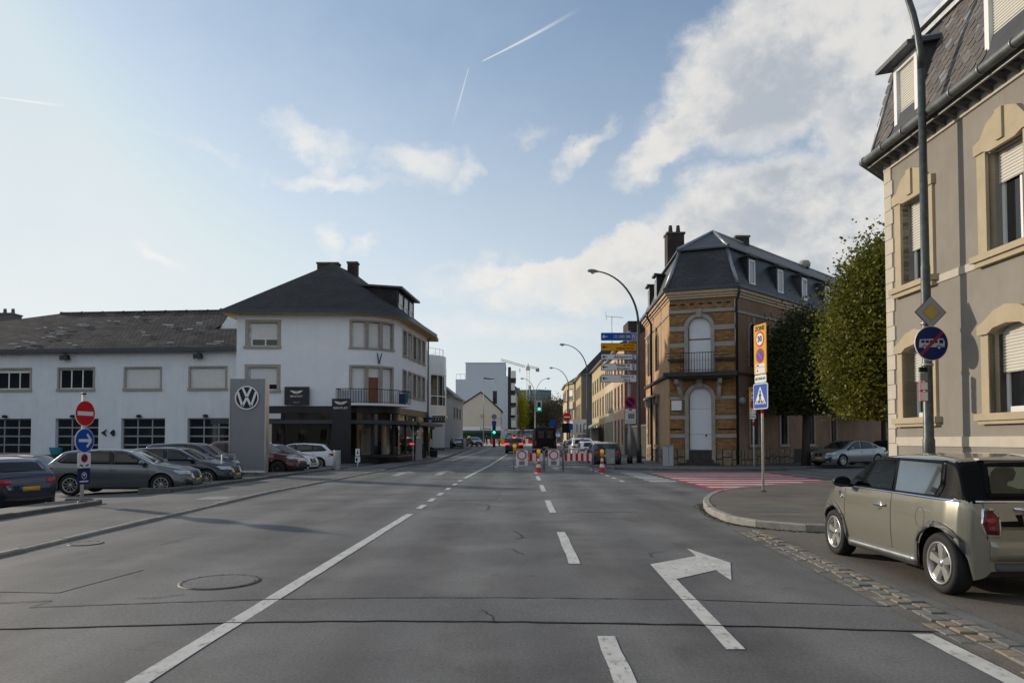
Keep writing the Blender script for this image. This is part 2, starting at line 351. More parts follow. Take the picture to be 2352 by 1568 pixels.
class MB:
    """collects faces of one mesh"""
    def __init__(s): s.v = []; s.f = []; s.mi = []; s.mats = []; s.cur = 0; s.sm = []; s.smooth = False
    def m(s, mt):
        if isinstance(mt, str): mt = M(mt)
        if mt not in s.mats: s.mats.append(mt)
        s.cur = s.mats.index(mt); return s
    def add(s, vs, fs):
        o = len(s.v); s.v += [tuple(p) for p in vs]
        for f in fs: s.f.append([i + o for i in f]); s.mi.append(s.cur); s.sm.append(s.smooth)
        return s
    def box(s, x0, x1, y0, y1, z0, z1):
        return s.add([(x0, y0, z0), (x1, y0, z0), (x1, y1, z0), (x0, y1, z0), (x0, y0, z1), (x1, y0, z1), (x1, y1, z1), (x0, y1, z1)],
                     [(0, 3, 2, 1), (4, 5, 6, 7), (0, 1, 5, 4), (1, 2, 6, 5), (2, 3, 7, 6), (3, 0, 4, 7)])
    def hexa(s, b, t):                     # four bottom points, four top points (anticlockwise)
        return s.add(list(b) + list(t), [(0, 3, 2, 1), (4, 5, 6, 7), (0, 1, 5, 4), (1, 2, 6, 5), (2, 3, 7, 6), (3, 0, 4, 7)])
    def prism(s, pts, d):                  # closed polygon (3D) swept along d
        n = len(pts); d = Vector(d); a = [Vector(p) for p in pts]; b = [p + d for p in a]
        return s.add(a + b, [tuple(range(n))[::-1], tuple(range(n, 2 * n))] + [(i, (i + 1) % n, n + (i + 1) % n, n + i) for i in range(n)])
    def poly(s, pts): return s.add(pts, [tuple(range(len(pts)))])
    def tube(s, path, r, n=8, caps=True):
        path = [Vector(p) for p in path]; rs = r if isinstance(r, (list, tuple)) else [r] * len(path)
        vs = []; up = None
        for i, p in enumerate(path):
            t = (path[min(i + 1, len(path) - 1)] - path[max(i - 1, 0)]).normalized()
            if up is None: up = Vector((0, 0, 1)) if abs(t.z) < .9 else Vector((1, 0, 0))
            a = t.cross(up).normalized(); b = a.cross(t).normalized(); up = b
            for k in range(n):
                q = 2 * math.pi * k / n; vs.append(p + (a * math.cos(q) + b * math.sin(q)) * rs[i])
        fs = []
        for i in range(len(path) - 1):
            for k in range(n): fs.append((i * n + k, i * n + (k + 1) % n, (i + 1) * n + (k + 1) % n, (i + 1) * n + k))
        sm = s.smooth; s.smooth = True; s.add(vs, fs); s.smooth = sm
        if caps:
            o = len(s.v) - len(vs)
            for base, rev in ((0, True), ((len(path) - 1) * n, False)):
                ix = [o + base + k for k in range(n)]
                s.f.append(ix[::-1] if rev else ix); s.mi.append(s.cur); s.sm.append(False)
        return s
    def lathe(s, prof, c=(0, 0, 0), axis='Z', n=24, smooth=True):
        vs = []; fs = []
        for r, h in prof:
            for k in range(n):
                q = 2 * math.pi * k / n; a, b = r * math.cos(q), r * math.sin(q)
                vs.append({'Z': (c[0] + a, c[1] + b, c[2] + h), 'Y': (c[0] + a, c[1] + h, c[2] + b), 'X': (c[0] + h, c[1] + a, c[2] + b)}[axis])
        for i in range(len(prof) - 1):
            for k in range(n): fs.append((i * n + k, i * n + (k + 1) % n, (i + 1) * n + (k + 1) % n, (i + 1) * n + k))
        sm = s.smooth; s.smooth = smooth; s.add(vs, fs); s.smooth = sm
        return s
    def mesh(s, name):
        me = bpy.data.meshes.new(name); me.from_pydata(s.v, [], s.f)
        for mt in s.mats: me.materials.append(mt)
        if s.f:
            me.polygons.foreach_set('material_index', s.mi); me.polygons.foreach_set('use_smooth', s.sm)
        me.update(); return me
    def build(s, name, mt=None, parent=None, fix=True):
        """verts are in world metres for things without rotation, else in the thing's own frame"""
        if mt is not None and not s.mats: s.m(mt)
        if fix:
            bm = bmesh.new(); me = s.mesh(name); bm.from_mesh(me); bmesh.ops.recalc_face_normals(bm, faces=bm.faces); bm.to_mesh(me); bm.free()
        else: me = s.mesh(name)
        if parent is not None and parent.name in WLOC:
            w = WLOC[parent.name]
            if w.length: me.transform(Matrix.Translation(-w))
        o = link(name, me, parent)
        if parent is not None and parent.name in WLOC: WLOC[o.name] = WLOC[parent.name]
        return o
def local(name, label, cat, loc, rz=0.0, group=None):
    """a thing whose parts are given in its own frame"""
    o = thing(name, label, cat, loc, rz, group); WLOC[o.name] = Vector((0, 0, 0)); return o

def text_mesh(txt, size, depth=.01, align='CENTER', bold=0.0, shear=0.0, sx=1.0):
    c = bpy.data.curves.new('txt', 'FONT'); c.body = txt; c.size = size; c.extrude = depth; c.align_x = align; c.align_y = 'CENTER'
    c.offset = bold; c.shear = shear; c.resolution_u = 3; c.space_character = 1.05
    o = bpy.data.objects.new('txt', c); COL.objects.link(o)
    dg = bpy.context.evaluated_depsgraph_get(); dg.update()
    me = bpy.data.meshes.new_from_object(o.evaluated_get(dg)); bpy.data.objects.remove(o); bpy.data.curves.remove(c)
    if sx != 1: me.transform(Matrix.Diagonal((sx, 1, 1, 1)))
    me.materials.clear()
    return me
def text(parent, txt, size, loc, rz=0.0, mt='sign_black', depth=.004, align='CENTER', bold=0.0, shear=0.0, sx=1.0, name='lettering'):
    """upright lettering; rz = 0 faces -Y; loc is in the parent's frame"""
    me = text_mesh(txt, size, depth, align, bold, shear, sx); me.transform(Matrix.Rotation(R(90), 4, 'X')); me.materials.append(M(mt))
    if parent is not None and parent.name in WLOC: loc = Vector(loc) - WLOC[parent.name]
    return link(name, me, parent, loc, rz)

# ================================================================ ground, roads, pavements
def gz(x, y):
    if y < 45: z = 0.0
    elif y < 150: z = .0085 * (y - 45)
    elif y < 380: z = .8925 + .052 * (y - 150)
    else: z = .8925 + .052 * 230 + .012 * (y - 380)
    if x < -9.9:
        k = max(0, min(1, (44 - y) / 10)); z -= k * min(.32, .045 * (-9.9 - x))
    return z
def sheet(name, outline, dz, mt, parent=None, thick=0.0, cell=None, flat=None):
    """level-following sheet with an outline given on plan"""
    bm = bmesh.new(); f = bm.faces.new([bm.verts.new((p[0], p[1], 0)) for p in outline])
    ys = [p[1] for p in outline]; xs = [p[0] for p in outline]
    cuts = [45, 60, 80, 100, 125, 150, 170, 200, 240, 290, 340, 380, 600, 1000]
    if cell: cuts += [y for y in range(int(min(ys)), int(max(ys)), cell)]
    for y in cuts:
        if min(ys) < y < max(ys): bmesh.ops.bisect_plane(bm, geom=bm.verts[:] + bm.edges[:] + bm.faces[:], plane_co=(0, y, 0), plane_no=(0, 1, 0))
    xc = [-9.9, -13, -17] + ([x for x in range(int(min(xs)), int(max(xs)), cell)] if cell else [])
    for x in xc:
        if min(xs) < x < max(xs): bmesh.ops.bisect_plane(bm, geom=bm.verts[:] + bm.edges[:] + bm.faces[:], plane_co=(x, 0, 0), plane_no=(1, 0, 0))
    bmesh.ops.recalc_face_normals(bm, faces=bm.faces)
    if bm.faces[:] and sum(f.normal.z for f in bm.faces) < 0: bmesh.ops.reverse_faces(bm, faces=bm.faces)
    if thick:
        r = bmesh.ops.extrude_face_region(bm, geom=bm.faces[:])
        top = {v for v in r['geom'] if isinstance(v, bmesh.types.BMVert)}
        for v in bm.verts: v.co.z = gz(v.co.x, v.co.y) + (dz if v in top else dz - thick)
        bmesh.ops.recalc_face_normals(bm, faces=bm.faces)
    else:
        for v in bm.verts: v.co.z = (gz(v.co.x, v.co.y) if flat is None else flat) + dz
    me = bpy.data.meshes.new(name); bm.to_mesh(me); bm.free(); me.materials.append(M(mt) if isinstance(mt, str) else mt)
    o = link(name, me, parent)
    if parent is None: o['kind'] = 'structure'
    WLOC[o.name] = Vector((0, 0, 0))
    return o

sheet('ground', [(-2500, -60), (2500, -60), (2500, 6000), (-2500, 6000)], -.45, 'earth')
road = sheet('road', [(-6.95, -14), (40, -14), (70, 20), (70, 110), (12, 110), (12, 152), (-7.2, 152), (-7.2, 50)], 0, 'asphalt')
sheet('crossing_road', [(-90, 112), (-7.2, 112), (-7.2, 152), (-90, 152)], -.003, 'sand_ground')
sheet('crossing_road', [(12, 112), (120, 112), (120, 152), (12, 152)], -.003, 'sand_ground')
sheet('dug_up_ground', [(-7.2, 118), (12, 114), (12, 151), (-7.2, 151)], .006, 'sand_ground')
sheet('hill_road', [(-4.5, 152), (8.5, 152), (12, 380), (2, 380)], .004, 'asphalt')
sheet('forecourt', [(-90, -14), (-9.7, -14), (-9.7, 37), (-9.0, 47), (-9.0, 60), (-90, 60)], -.004, 'asphalt_path', cell=6)
sheet('side_yard', [(-90, 60), (-7.2, 60), (-7.2, 112), (-90, 112)], -.01, 'asphalt_path')
sheet('yard', [(12, 110), (70, 110), (70, 112), (12, 112)], -.01, 'asphalt_path')

def resample(path, step):
    pts = [Vector((p[0], p[1], 0)) for p in path]; out = [pts[0].copy()]; need = step; pos = pts[0].copy()
    for i in range(1, len(pts)):
        while (pts[i] - pos).length >= need:
            pos = pos + (pts[i] - pos).normalized() * need; out.append(pos.copy()); need = step
        need -= (pts[i] - pos).length; pos = pts[i].copy()
    if (out[-1] - pts[-1]).length > step * .3: out.append(pts[-1])
    return out
def smooth_path(pts, n=3):
    pts = [Vector((p[0], p[1], 0)) for p in pts]
    for _ in range(n):
        q = [pts[0]]
        for a, b in zip(pts, pts[1:]): q += [a * .75 + b * .25, a * .25 + b * .75]
        q.append(pts[-1]); pts = q
    return pts
STONE = {}
def kerb_line(parent, path, h, w=.15, step=1.0, mt='kerb', side=1, base=-.1):
    """kerb stones laid one by one; side = +1: stone lies to the left of the path"""
    pts = resample(path, step)
    for a, b in zip(pts, pts[1:]):
        d = b - a; ln = d.length
        if ln < .15: continue
        key = (round(ln, 2), h, w, mt, side)
        if key not in STONE:
            mb = MB().m(mt); e = .006; c = .018; y1 = w * side
            lo, hi = (0, y1) if side > 0 else (y1, 0)
            mb.hexa([(e, lo, base), (ln - e, lo, base), (ln - e, hi, base), (e, hi, base)], [(e, lo, h - c), (ln - e, lo, h - c), (ln - e, hi, h - c), (e, hi, h - c)])
            mb.hexa([(e, lo, h - c), (ln - e, lo, h - c), (ln - e, hi, h - c), (e, hi, h - c)], [(e + c, lo + c, h), (ln - e - c, lo + c, h), (ln - e - c, hi - c, h), (e + c, hi - c, h)])
            STONE[key] = mb.mesh('kerb_stone')
        z = gz(a.x, a.y) if a.x > -9.85 else gz(-9.5, a.y)
        o = link('kerb_stone', STONE[key], parent, (a.x, a.y, z + random.uniform(-.008, .008)), math.atan2(d.y, d.x) + random.uniform(-.006, .006))
    return pts

# left pavement beside the main road
LK = [(-6.75, -12), (-6.78, 10), (-7.1, 21), (-6.75, 30), (-6.45, 37)]
LK2 = [(-6.45, 37), (-6.15, 45), (-5.3, 47.6), (-5.3, 75), (-5.6, 100), (-6.4, 112)]
pl = sheet('pavement', [(p[0] - .14, p[1]) for p in LK + LK2] + [(-40, 112), (-40, 60), (-9.2, 60), (-8.0, 47.5), (-9.0, 40), (-9.75, 21), (-9.7, -12)], .042, 'asphalt_path', thick=.2)
kerb_line(pl, LK, .05, .12, 1.0, 'kerb', 1)
kerb_line(pl, LK2, .10, .14, 1.0, 'kerb_dark', 1)
# islands between the pavement and the forecourt
isl = sheet('traffic_island', [(-9.84, -8), (-9.84, 17.2), (-10.1, 17.5), (-10.9, 17.5), (-11.1, 17.2), (-11.1, -8)], .12, 'asphalt_path', thick=.5)
kerb_line(isl, [(-9.7, -8), (-9.72, 17.3), (-9.95, 17.6), (-10.9, 17.6)], .135, .14, 1.0, 'kerb_dark', 1)
isl2 = sheet('traffic_island', [(-9.95, 21.2), (-9.7, 30), (-9.0, 38.4), (-9.4, 40), (-12.2, 40), (-12.2, 24), (-11.0, 21.2)], .12, 'asphalt_path', thick=.5)
kerb_line(isl2, [(-11.0, 21.05), (-10.1, 21.05), (-9.82, 22), (-9.56, 30), (-8.86, 38.4), (-9.3, 40.1)], .135, .14, 1.0, 'kerb_dark', 1)
# right pavement with the rounded corner
RK = smooth_path([(6.7, -12), (6.7, 10.9), (6.5, 11.7), (5.2, 11.95), (4.35, 12.6), (4.0, 13.5), (4.2, 15.8), (5.0, 18.7), (6.3, 21.3), (8.6, 23.4), (12, 25.6), (17, 30.2), (40, 52)], 3)
pr = sheet('pavement', [(p.x + .12, p.y - .0) for p in RK][::-1] + [(8.9, -12), (8.9, 17.2), (11, 19), (44, 50)][::1], .115, 'asphalt_brown', thick=.25)
kerb_line(pr, [p for p in RK if p.y < 12.2 or p.x < 13], .13, .15, .9, 'kerb', -1)
kerb_line(pr, [p for p in RK if p.y >= 12.2 and p.x >= 12.9], .13, .15, 1.0, 'kerb_dark', -1)
# pavement in front of the corner house and the row beyond it
FK = smooth_path([(5.6, 112), (4.9, 60), (4.6, 42), (4.9, 38.2), (7.2, 36.4), (11.2, 35.4), (14, 36.6), (18, 40.8), (40, 61)], 2)
pf = sheet('pavement', [(p.x + .1, p.y + .02) for p in FK] + [(40, 66), (15, 112)], .115, 'asphalt_path', thick=.25)
kerb_line(pf, FK, .125, .15, 1.0, 'kerb_dark', 1)

sheet('parking_bay', [(3.62, -12), (6.68, -12), (6.68, 11.6), (5.2, 12.0), (4.25, 12.5)], .003, 'asphalt_brown')
# cobbled gutter between the lane and the parking bay
random.seed(3)
cob = sheet('cobble_strip', [(3.26, 3.6), (3.76, 3.6), (4.29, 12.4), (3.79, 12.4)], .005, 'asphalt_brown')
cm = []
for k, mtn in enumerate(('cobble_a', 'cobble_a', 'cobble_b', 'cobble_c')):
    mb = MB().m(mtn); a, b, h = .066, .092, .016
    j = [random.uniform(-.012, .012) for _ in range(8)]
    bot = [(-a + j[0], -b + j[1], -.05), (a + j[2], -b + j[3], -.05), (a + j[4], b + j[5], -.05), (-a + j[6], b + j[7], -.05)]
    mid = [(x, y, h * .55) for x, y, _ in bot]; top = [(x * .86, y * .88, h) for x, y, _ in bot]
    mb.add(bot + mid + top, [(0, 1, 5, 4), (1, 2, 6, 5), (2, 3, 7, 6), (3, 0, 4, 7), (4, 5, 9, 8), (5, 6, 10, 9), (6, 7, 11, 10), (7, 4, 8, 11), (8, 9, 10, 11)])
    cm.append(mb.mesh('cobblestone'))
for row in range(3):
    y = 3.7 + row * .07
    while y < 12.2:
        t = (y - 3.6) / 8.8; x = 3.36 + .53 * t + row * .142
        sc = .8 if row == 0 else 1.0
        o = link('cobblestone', random.choice(cm if random.random() < .8 else cm[2:]), cob, (x + random.uniform(-.015, .015), y, .002 + random.uniform(-.008, .006) - (.01 if row == 0 else 0)), random.uniform(-.08, .08) - .06)
        o.scale = (random.uniform(.85, 1.05) * sc, random.uniform(.85, 1.08), 1)
        y += random.uniform(.19, .225)

# ---------------------------------------------------------------- road markings and repairs
def mark(name, pts, mt='paint_white', dz=.006, parent=road): return sheet(name, pts, dz, mt, parent)
def strip(name, a, b, w, mt='paint_white', dz=.006, parent=road, n=1, jit=0.0):
    a, b = Vector(a), Vector(b); d = (b - a).normalized(); s = Vector((-d.y, d.x)) * w / 2
    L_, R_ = [], []
    for i in range(n + 1):
        p = a.lerp(b, i / n); e = 1 + random.uniform(-jit, jit)
        o = Vector((random.uniform(-jit, jit), random.uniform(-jit, jit))) * w * .8 if jit else Vector((0, 0))
        L_.append(p + s * e + o); R_.append(p - s * e + o)
    return sheet(name, [(p.x, p.y) for p in R_ + L_[::-1]], dz, mt, parent)
strip('lane_line', (-2.46, 2.0), (-2.14, 15.0), .15, n=26, jit=.04)
for y in (16.2, 18.1, 20.1, 22.3, 24.6, 26.8): strip('lane_dash', (-2.11 + (y - 16) * .012, y), (-2.1 + (y - 16) * .012, y + .95), .14)
strip('lane_line', (-1.92, 29), (-.45, 68), .14)
strip('lane_line', (-4.4, 52), (-2.6, 98), .12)
for y in (2.6, 9.0, 15.3, 21.6, 27.6, 33): strip('lane_dash', (.66 + y * .014, y), (.66 + (y + 3) * .014, y + 3.1), .145, n=8, jit=.05)
for y in (26.6, 28.7, 30.7, 32.7, 34.9, 37): strip('lane_dash', (4.15, y), (4.15, y + .9), .14)
strip('lane_line', (3.15, 3.0), gp(2118, 1456), .17, n=10, jit=.05)
Z4 = lambda x, y: gp((x / 1.176 + 2000) * .588, (y / 1.176 + 1800) * .588)
mark('turn_arrow', [Z4(*p) for p in ((985, 866), (1072, 866), (755, 543), (936, 502), (1008, 550), (1003, 468), (803, 402), (846, 437), (635, 475))])
def arrow(x, y, s=1.0, turn=0):
    P = [(-.08, 0), (.08, 0), (.08, 1.7), (.3, 1.7), (0, 2.9), (-.3, 1.7), (-.08, 1.7)]
    if turn: P = [(-.08, 0), (.08, 0), (.08, 1.6), (.62 * turn, 2.0), (.62 * turn, 1.5), (1.15 * turn, 2.35), (.62 * turn, 3.1), (.62 * turn, 2.6), (-.08, 2.3)]
    mark('lane_arrow', mt='paint_faded', pts=[(x + px * s * 1.3, y + py * s) for px, py in P])
arrow(-5.1, 31.0, 1.6); arrow(-3.3, 31.6, 1.6); arrow(.2, 40, 1.3); arrow(2.4, 38, 1.4, 1); arrow(1.6, 47, 1.4)
# raised red crossing with white bars
cr = mark('crossing_field', [(6.2, 22.2), (12.0, 27.2), (12.4, 34.2), (6.6, 34.2)], 'paint_red')
for k in range(8):
    y = 23.3 + k * 1.34; x1 = min(11.9, 6.9 + (y - 22.4) * 1.05)
    if x1 - 6.5 > .4: mark('crossing_bar', [(6.45, y), (x1, y), (x1, y + .62), (6.45, y + .62)], 'paint_white', .010, cr)
for k in range(7):
    y = 26.6 + k * 1.15; mark('crossing_bar', [(5.15, y), (6.15, y), (6.15, y + .5), (5.15, y + .5)], 'paint_white', .006)
# sealed trench across the lanes: a strip of newer asphalt between two tar seams
def seam(px, name='tar_seam', w=.028, step=.12, wob=.010, pts=None):
    pts = pts or [Vector(gp(*p)) for p in px]; q = []
    for a, b in zip(pts, pts[1:]):
        n = max(2, int((b - a).length / step)); q += [a.lerp(b, i / n) for i in range(n)]
    q.append(pts[-1]); up, dn = [], []
    for i, p in enumerate(q):
        t = (q[min(i + 1, len(q) - 1)] - q[max(0, i - 1)]).normalized(); n = Vector((-t.y, t.x)); o = random.uniform(-wob, wob); ww = w * random.uniform(.35, 1.0) * .5
        if i in (0, len(q) - 1) and name == 'crack': ww *= .2
        up.append(tuple(p + n * (o + ww))); dn.append(tuple(p + n * (o - ww)))
    return sheet(name, dn + up[::-1], .0075, 'tar', road)
s1 = [(-60, 1388), (118, 1379)]
s1b = [(68, 1396), (300, 1387), (600, 1377), (900, 1373), (1200, 1373), (1600, 1378), (2046, 1393)]
s2 = [(-60, 1446), (300, 1437), (620, 1428), (900, 1426), (1200, 1428), (1600, 1435), (2160, 1451)]
mark('trench_patch', [gp(*p) for p in s2] + [gp(*p) for p in s1b[::-1]], 'asphalt_patch', .0045)
seam(s1, w=.026); seam(s1b, w=.036); seam(s2, w=.038); seam([(68, 1396), (118, 1379)], w=.02)
random.seed(11)
for (x, y, a, ln, w) in ((.05, 11.2, 70, 1.1, .03), (.15, 9.7, 100, .7, .024), (-1.2, 17.5, 10, 2.0, .03), (-4.6, 17.0, 30, 2.4, .03), (-.15, 6.1, 80, .5, .02), (-5.2, 10.6, 60, 1.3, .02), (1.9, 9.4, 95, .8, .016), (2.3, 13.5, 75, 1.6, .02), (-3.7, 7.05, 20, .5, .02), (-1.5, 23, 85, 3, .03), (-5, 25, 80, 4, .03), (3.0, 20, 88, 3.5, .03), (.9, 31, 92, 4, .04)):
    p = Vector((x, y)); path = [p]
    for k in range(6):
        a += random.uniform(-38, 38); p = p + Vector((math.cos(R(a)), math.sin(R(a)))) * ln / 6; path.append(p)
    seam(None, 'crack', w, .07, .012, path)
# paler repair patches
for q in ([(-5.9, 7.4), (-4.6, 7.3), (-4.4, 8.6), (-5.8, 8.7)], [(-1.7, 18.5), (-.4, 18.5), (-.3, 22.5), (-1.6, 22.6)], [(1.3, 15.5), (2.7, 15.4), (2.9, 17.8), (1.5, 18)]): mark('repair_patch', q, 'asphalt_patch', .0045)
# manhole covers
def manhole(x, y, r):
    mb = MB(); z = gz(x, y)
    mb.m('iron').lathe([(r * .86, .009), (r * .88, .004), (r * .9, .010), (r, .011), (r * 1.01, -.01)], (x, y, z), n=40)
    mb.m('asphalt_patch').lathe([(.001, .009), (r * .3, .0092), (r * .86, .009)], (x, y, z), n=40)
    for k in range(10):
        a = k * math.pi / 5; cx, cy = x + r * .94 * math.cos(a), y + r * .94 * math.sin(a)
        mb.m('tar').box(cx - .012, cx + .012, cy - .012, cy + .012, z + .006, z + .0125)
    o = mb.build('manhole_cover', None, None); tag(o, 'round iron manhole cover with a pale asphalt infill in the left lane' if r > .4 else 'small pale round manhole cover beside the left kerb', 'manhole')
mx, my = gp(505, 1336); manhole(mx, my, .42)
mx, my = gp(197, 1248); manhole(mx, my, .24)
mark('worn_marking', [gp(445, 1152), gp(520, 1151), gp(550, 1143), gp(475, 1144)], 'paint_worn', .048, pl)

# brown leaf litter and grit caught along the kerb of the rounded corner
def litter():
    rnd = random.Random(8); mb = MB().m('moss'); path = [p for p in RK if 11.2 < p.y < 17.5 and p.x < 6.6]
    for k in range(900):
        i = rnd.randint(0, len(path) - 2); p = path[i].lerp(path[i + 1], rnd.random()); d = (path[i + 1] - path[i]).normalized(); n = Vector((-d.y, d.x, 0)); c = p + n * (.01 + abs(rnd.gauss(0, .09))); a = rnd.uniform(0, 3.1); s = rnd.uniform(.008, .03)
        mb.add([(c.x + s * math.cos(a), c.y + s * math.sin(a), .008), (c.x - s * .6 * math.sin(a), c.y + s * .6 * math.cos(a), .02), (c.x - s * math.cos(a), c.y - s * math.sin(a), .008), (c.x + s * .6 * math.sin(a), c.y - s * .6 * math.cos(a), .012)], [(0, 1, 2, 3)])
    o = mb.build('leaf_litter', None, None, fix=False); tag(o, 'brown leaf litter along the kerb of the rounded corner', 'litter', kind='stuff')
litter()
for q in ([(7.4, 15.2), (8.6, 15.0), (8.7, 17.5), (7.6, 17.9)], [(4.9, 14.4), (5.9, 14.2), (6.0, 15.3), (5.0, 15.5)]): mark('repair_patch', q, 'asphalt_path', .119, pr)
seam_b = lambda pts: sheet('paving_joint', [(p[0], p[1] + .01) for p in pts] + [(p[0], p[1] - .01) for p in pts[::-1]], .1185, 'tar', pr)
seam_b([(4.4, 15.9), (6.2, 16.2), (8.7, 15.9)]); seam_b([(4.3, 13.6), (6.0, 13.3), (8.8, 13.5)]); seam_b([(5.2, 18.6), (7.2, 18.3), (8.8, 18.4)])

# ================================================================ building helpers
class Path:
    """a facade line on plan; outside lies to the right of the direction of travel"""
    def __init__(s, pts):
        s.p = [Vector((a, b)) for a, b in pts]; s.u = [0.0]; ns = []
        for a, b in zip(s.p, s.p[1:]):
            d = b - a; s.u.append(s.u[-1] + d.length); d.normalize(); ns.append(Vector((d.y, -d.x)))
        s.ns = ns; s.mit = [ns[0]]
        for a, b in zip(ns, ns[1:]):
            h = (a + b).normalized(); s.mit.append(h / max(.3, h.dot(a)))
        s.mit.append(ns[-1]); s.len = s.u[-1]
    def seg(s, u):
        for i in range(len(s.u) - 1):
            if u <= s.u[i + 1] + 1e-9 or i == len(s.u) - 2: return i
    def at(s, u, v=0.0, z=0.0):
        i = s.seg(u); t = (u - s.u[i]) / (s.u[i + 1] - s.u[i])
        a = s.p[i] + s.mit[i] * v; b = s.p[i + 1] + s.mit[i + 1] * v
        q = a + (b - a) * t; return (q.x, q.y, z)
    def knots(s, u0, u1): return [u0] + [k for k in s.u if u0 + 1e-6 < k < u1 - 1e-6] + [u1]
    def ang(s, u): n = s.ns[s.seg(u)]; return math.atan2(n.x, -n.y)      # rotation that turns -Y into the outside direction
    def x2u(s, x):                                                       # where the line is at this x
        for i in range(len(s.p) - 1):
            a, b = s.p[i], s.p[i + 1]
            if min(a.x, b.x) <= x <= max(a.x, b.x): return s.u[i] + (x - a.x) / (b.x - a.x) * (s.u[i + 1] - s.u[i])
def arc(cx, cy, r, a0, a1, n=10): return [(cx + r * math.sin(R(a0 + (a1 - a0) * i / n)), cy - r * math.cos(R(a0 + (a1 - a0) * i / n))) for i in range(n + 1)]

def bar(mb, P, u0, u1, v0, v1, z0, z1):
    ks = P.knots(u0, u1); vs = []; fs = []
    for k in ks: vs += [P.at(k, v1, z0), P.at(k, v1, z1), P.at(k, v0, z1), P.at(k, v0, z0)]
    for i in range(len(ks) - 1):
        a, b = i * 4, i * 4 + 4
        for j in range(4): fs.append((a + j, b + j, b + (j + 1) % 4, a + (j + 1) % 4))
    fs += [(0, 1, 2, 3), tuple(len(vs) - 4 + j for j in (3, 2, 1, 0))]
    return mb.add(vs, fs)
def wall(mb, P, u0, u1, z0, z1, holes=(), v=0.0, depth=.25):
    us = sorted(set([round(k, 4) for k in P.knots(u0, u1)] + [round(h[i], 4) for h in holes for i in (0, 1) if u0 < h[i] < u1]))
    zs = sorted(set([z0, z1] + [h[i] for h in holes for i in (2, 3) if z0 < h[i] < z1]))
    for a, b in zip(us, us[1:]):
        for c, d in zip(zs, zs[1:]):
            mu, mz = (a + b) / 2, (c + d) / 2
            if any(h[0] < mu < h[1] and h[2] < mz < h[3] for h in holes): continue
            mb.add([P.at(a, v, c), P.at(b, v, c), P.at(b, v, d), P.at(a, v, d)], [(0, 1, 2, 3)])
    for h in holes:
        ks = P.knots(max(h[0], u0), min(h[1], u1))
        for z in (h[2], h[3]):
            for a, b in zip(ks, ks[1:]): mb.add([P.at(a, v, z), P.at(b, v, z), P.at(b, v - depth, z), P.at(a, v - depth, z)], [(0, 1, 2, 3)])
        for k in (h[0], h[1]): mb.add([P.at(k, v, h[2]), P.at(k, v, h[3]), P.at(k, v - depth, h[3]), P.at(k, v - depth, h[2])], [(0, 1, 2, 3)])
    return mb
def arch_pts(u0, u1, zs, rise, n=12):
    c, r = (u0 + u1) / 2, (u1 - u0) / 2
    return [(c - r * math.cos(math.pi * i / n), zs + rise * math.sin(math.pi * i / n)) for i in range(n + 1)]
def arch_fill(mb, P, u0, u1, zs, rise, v=0.0, depth=.25, top=None):
    """the masonry over an arched opening whose rectangle reaches up to the crown"""
    top = top if top is not None else zs + rise; q = arch_pts(u0, u1, zs, rise)
    for (a, za), (b, zb) in zip(q, q[1:]):
        if top - min(za, zb) > 1e-4: mb.add([P.at(a, v, za), P.at(b, v, zb), P.at(b, v, top), P.at(a, v, top)], [(0, 1, 2, 3)])
        mb.add([P.at(a, v, za), P.at(b, v, zb), P.at(b, v - depth, zb), P.at(a, v - depth, za)], [(0, 1, 2, 3)])
    return mb
def arch_ring(mb, P, u0, u1, zs, rise, w, v0, v1, n=12):
    i = arch_pts(u0, u1, zs, rise, n); o = arch_pts(u0 - w, u1 + w, zs, rise + w, n)
    for k in range(n):
        f = [i[k], i[k + 1], o[k + 1], o[k]]
        mb.add([P.at(a, v0, z) for a, z in f] + [P.at(a, v1, z) for a, z in f], [(0, 1, 2, 3), (4, 7, 6, 5), (0, 4, 5, 1), (1, 5, 6, 2), (2, 6, 7, 3), (3, 7, 4, 0)])
    return mb
def panel(mb, P, u0, u1, z0, z1, v):
    ks = P.knots(u0, u1)
    for a, b in zip(ks, ks[1:]): mb.add([P.at(a, v, z0), P.at(b, v, z0), P.at(b, v, z1), P.at(a, v, z1)], [(0, 1, 2, 3)])
    return mb
def surround(mb, P, u0, u1, z0, z1, w=.14, proud=.05, sill=None, back=.1):
    bar(mb, P, u0 - w, u0, -back, proud, z0, z1); bar(mb, P, u1, u1 + w, -back, proud, z0, z1); bar(mb, P, u0 - w, u1 + w, -back, proud + .003, z1, z1 + w)
    if sill: bar(mb, P, u0 - w - .04, u1 + w + .04, -back, proud + .06, z0 - sill, z0)
    return mb
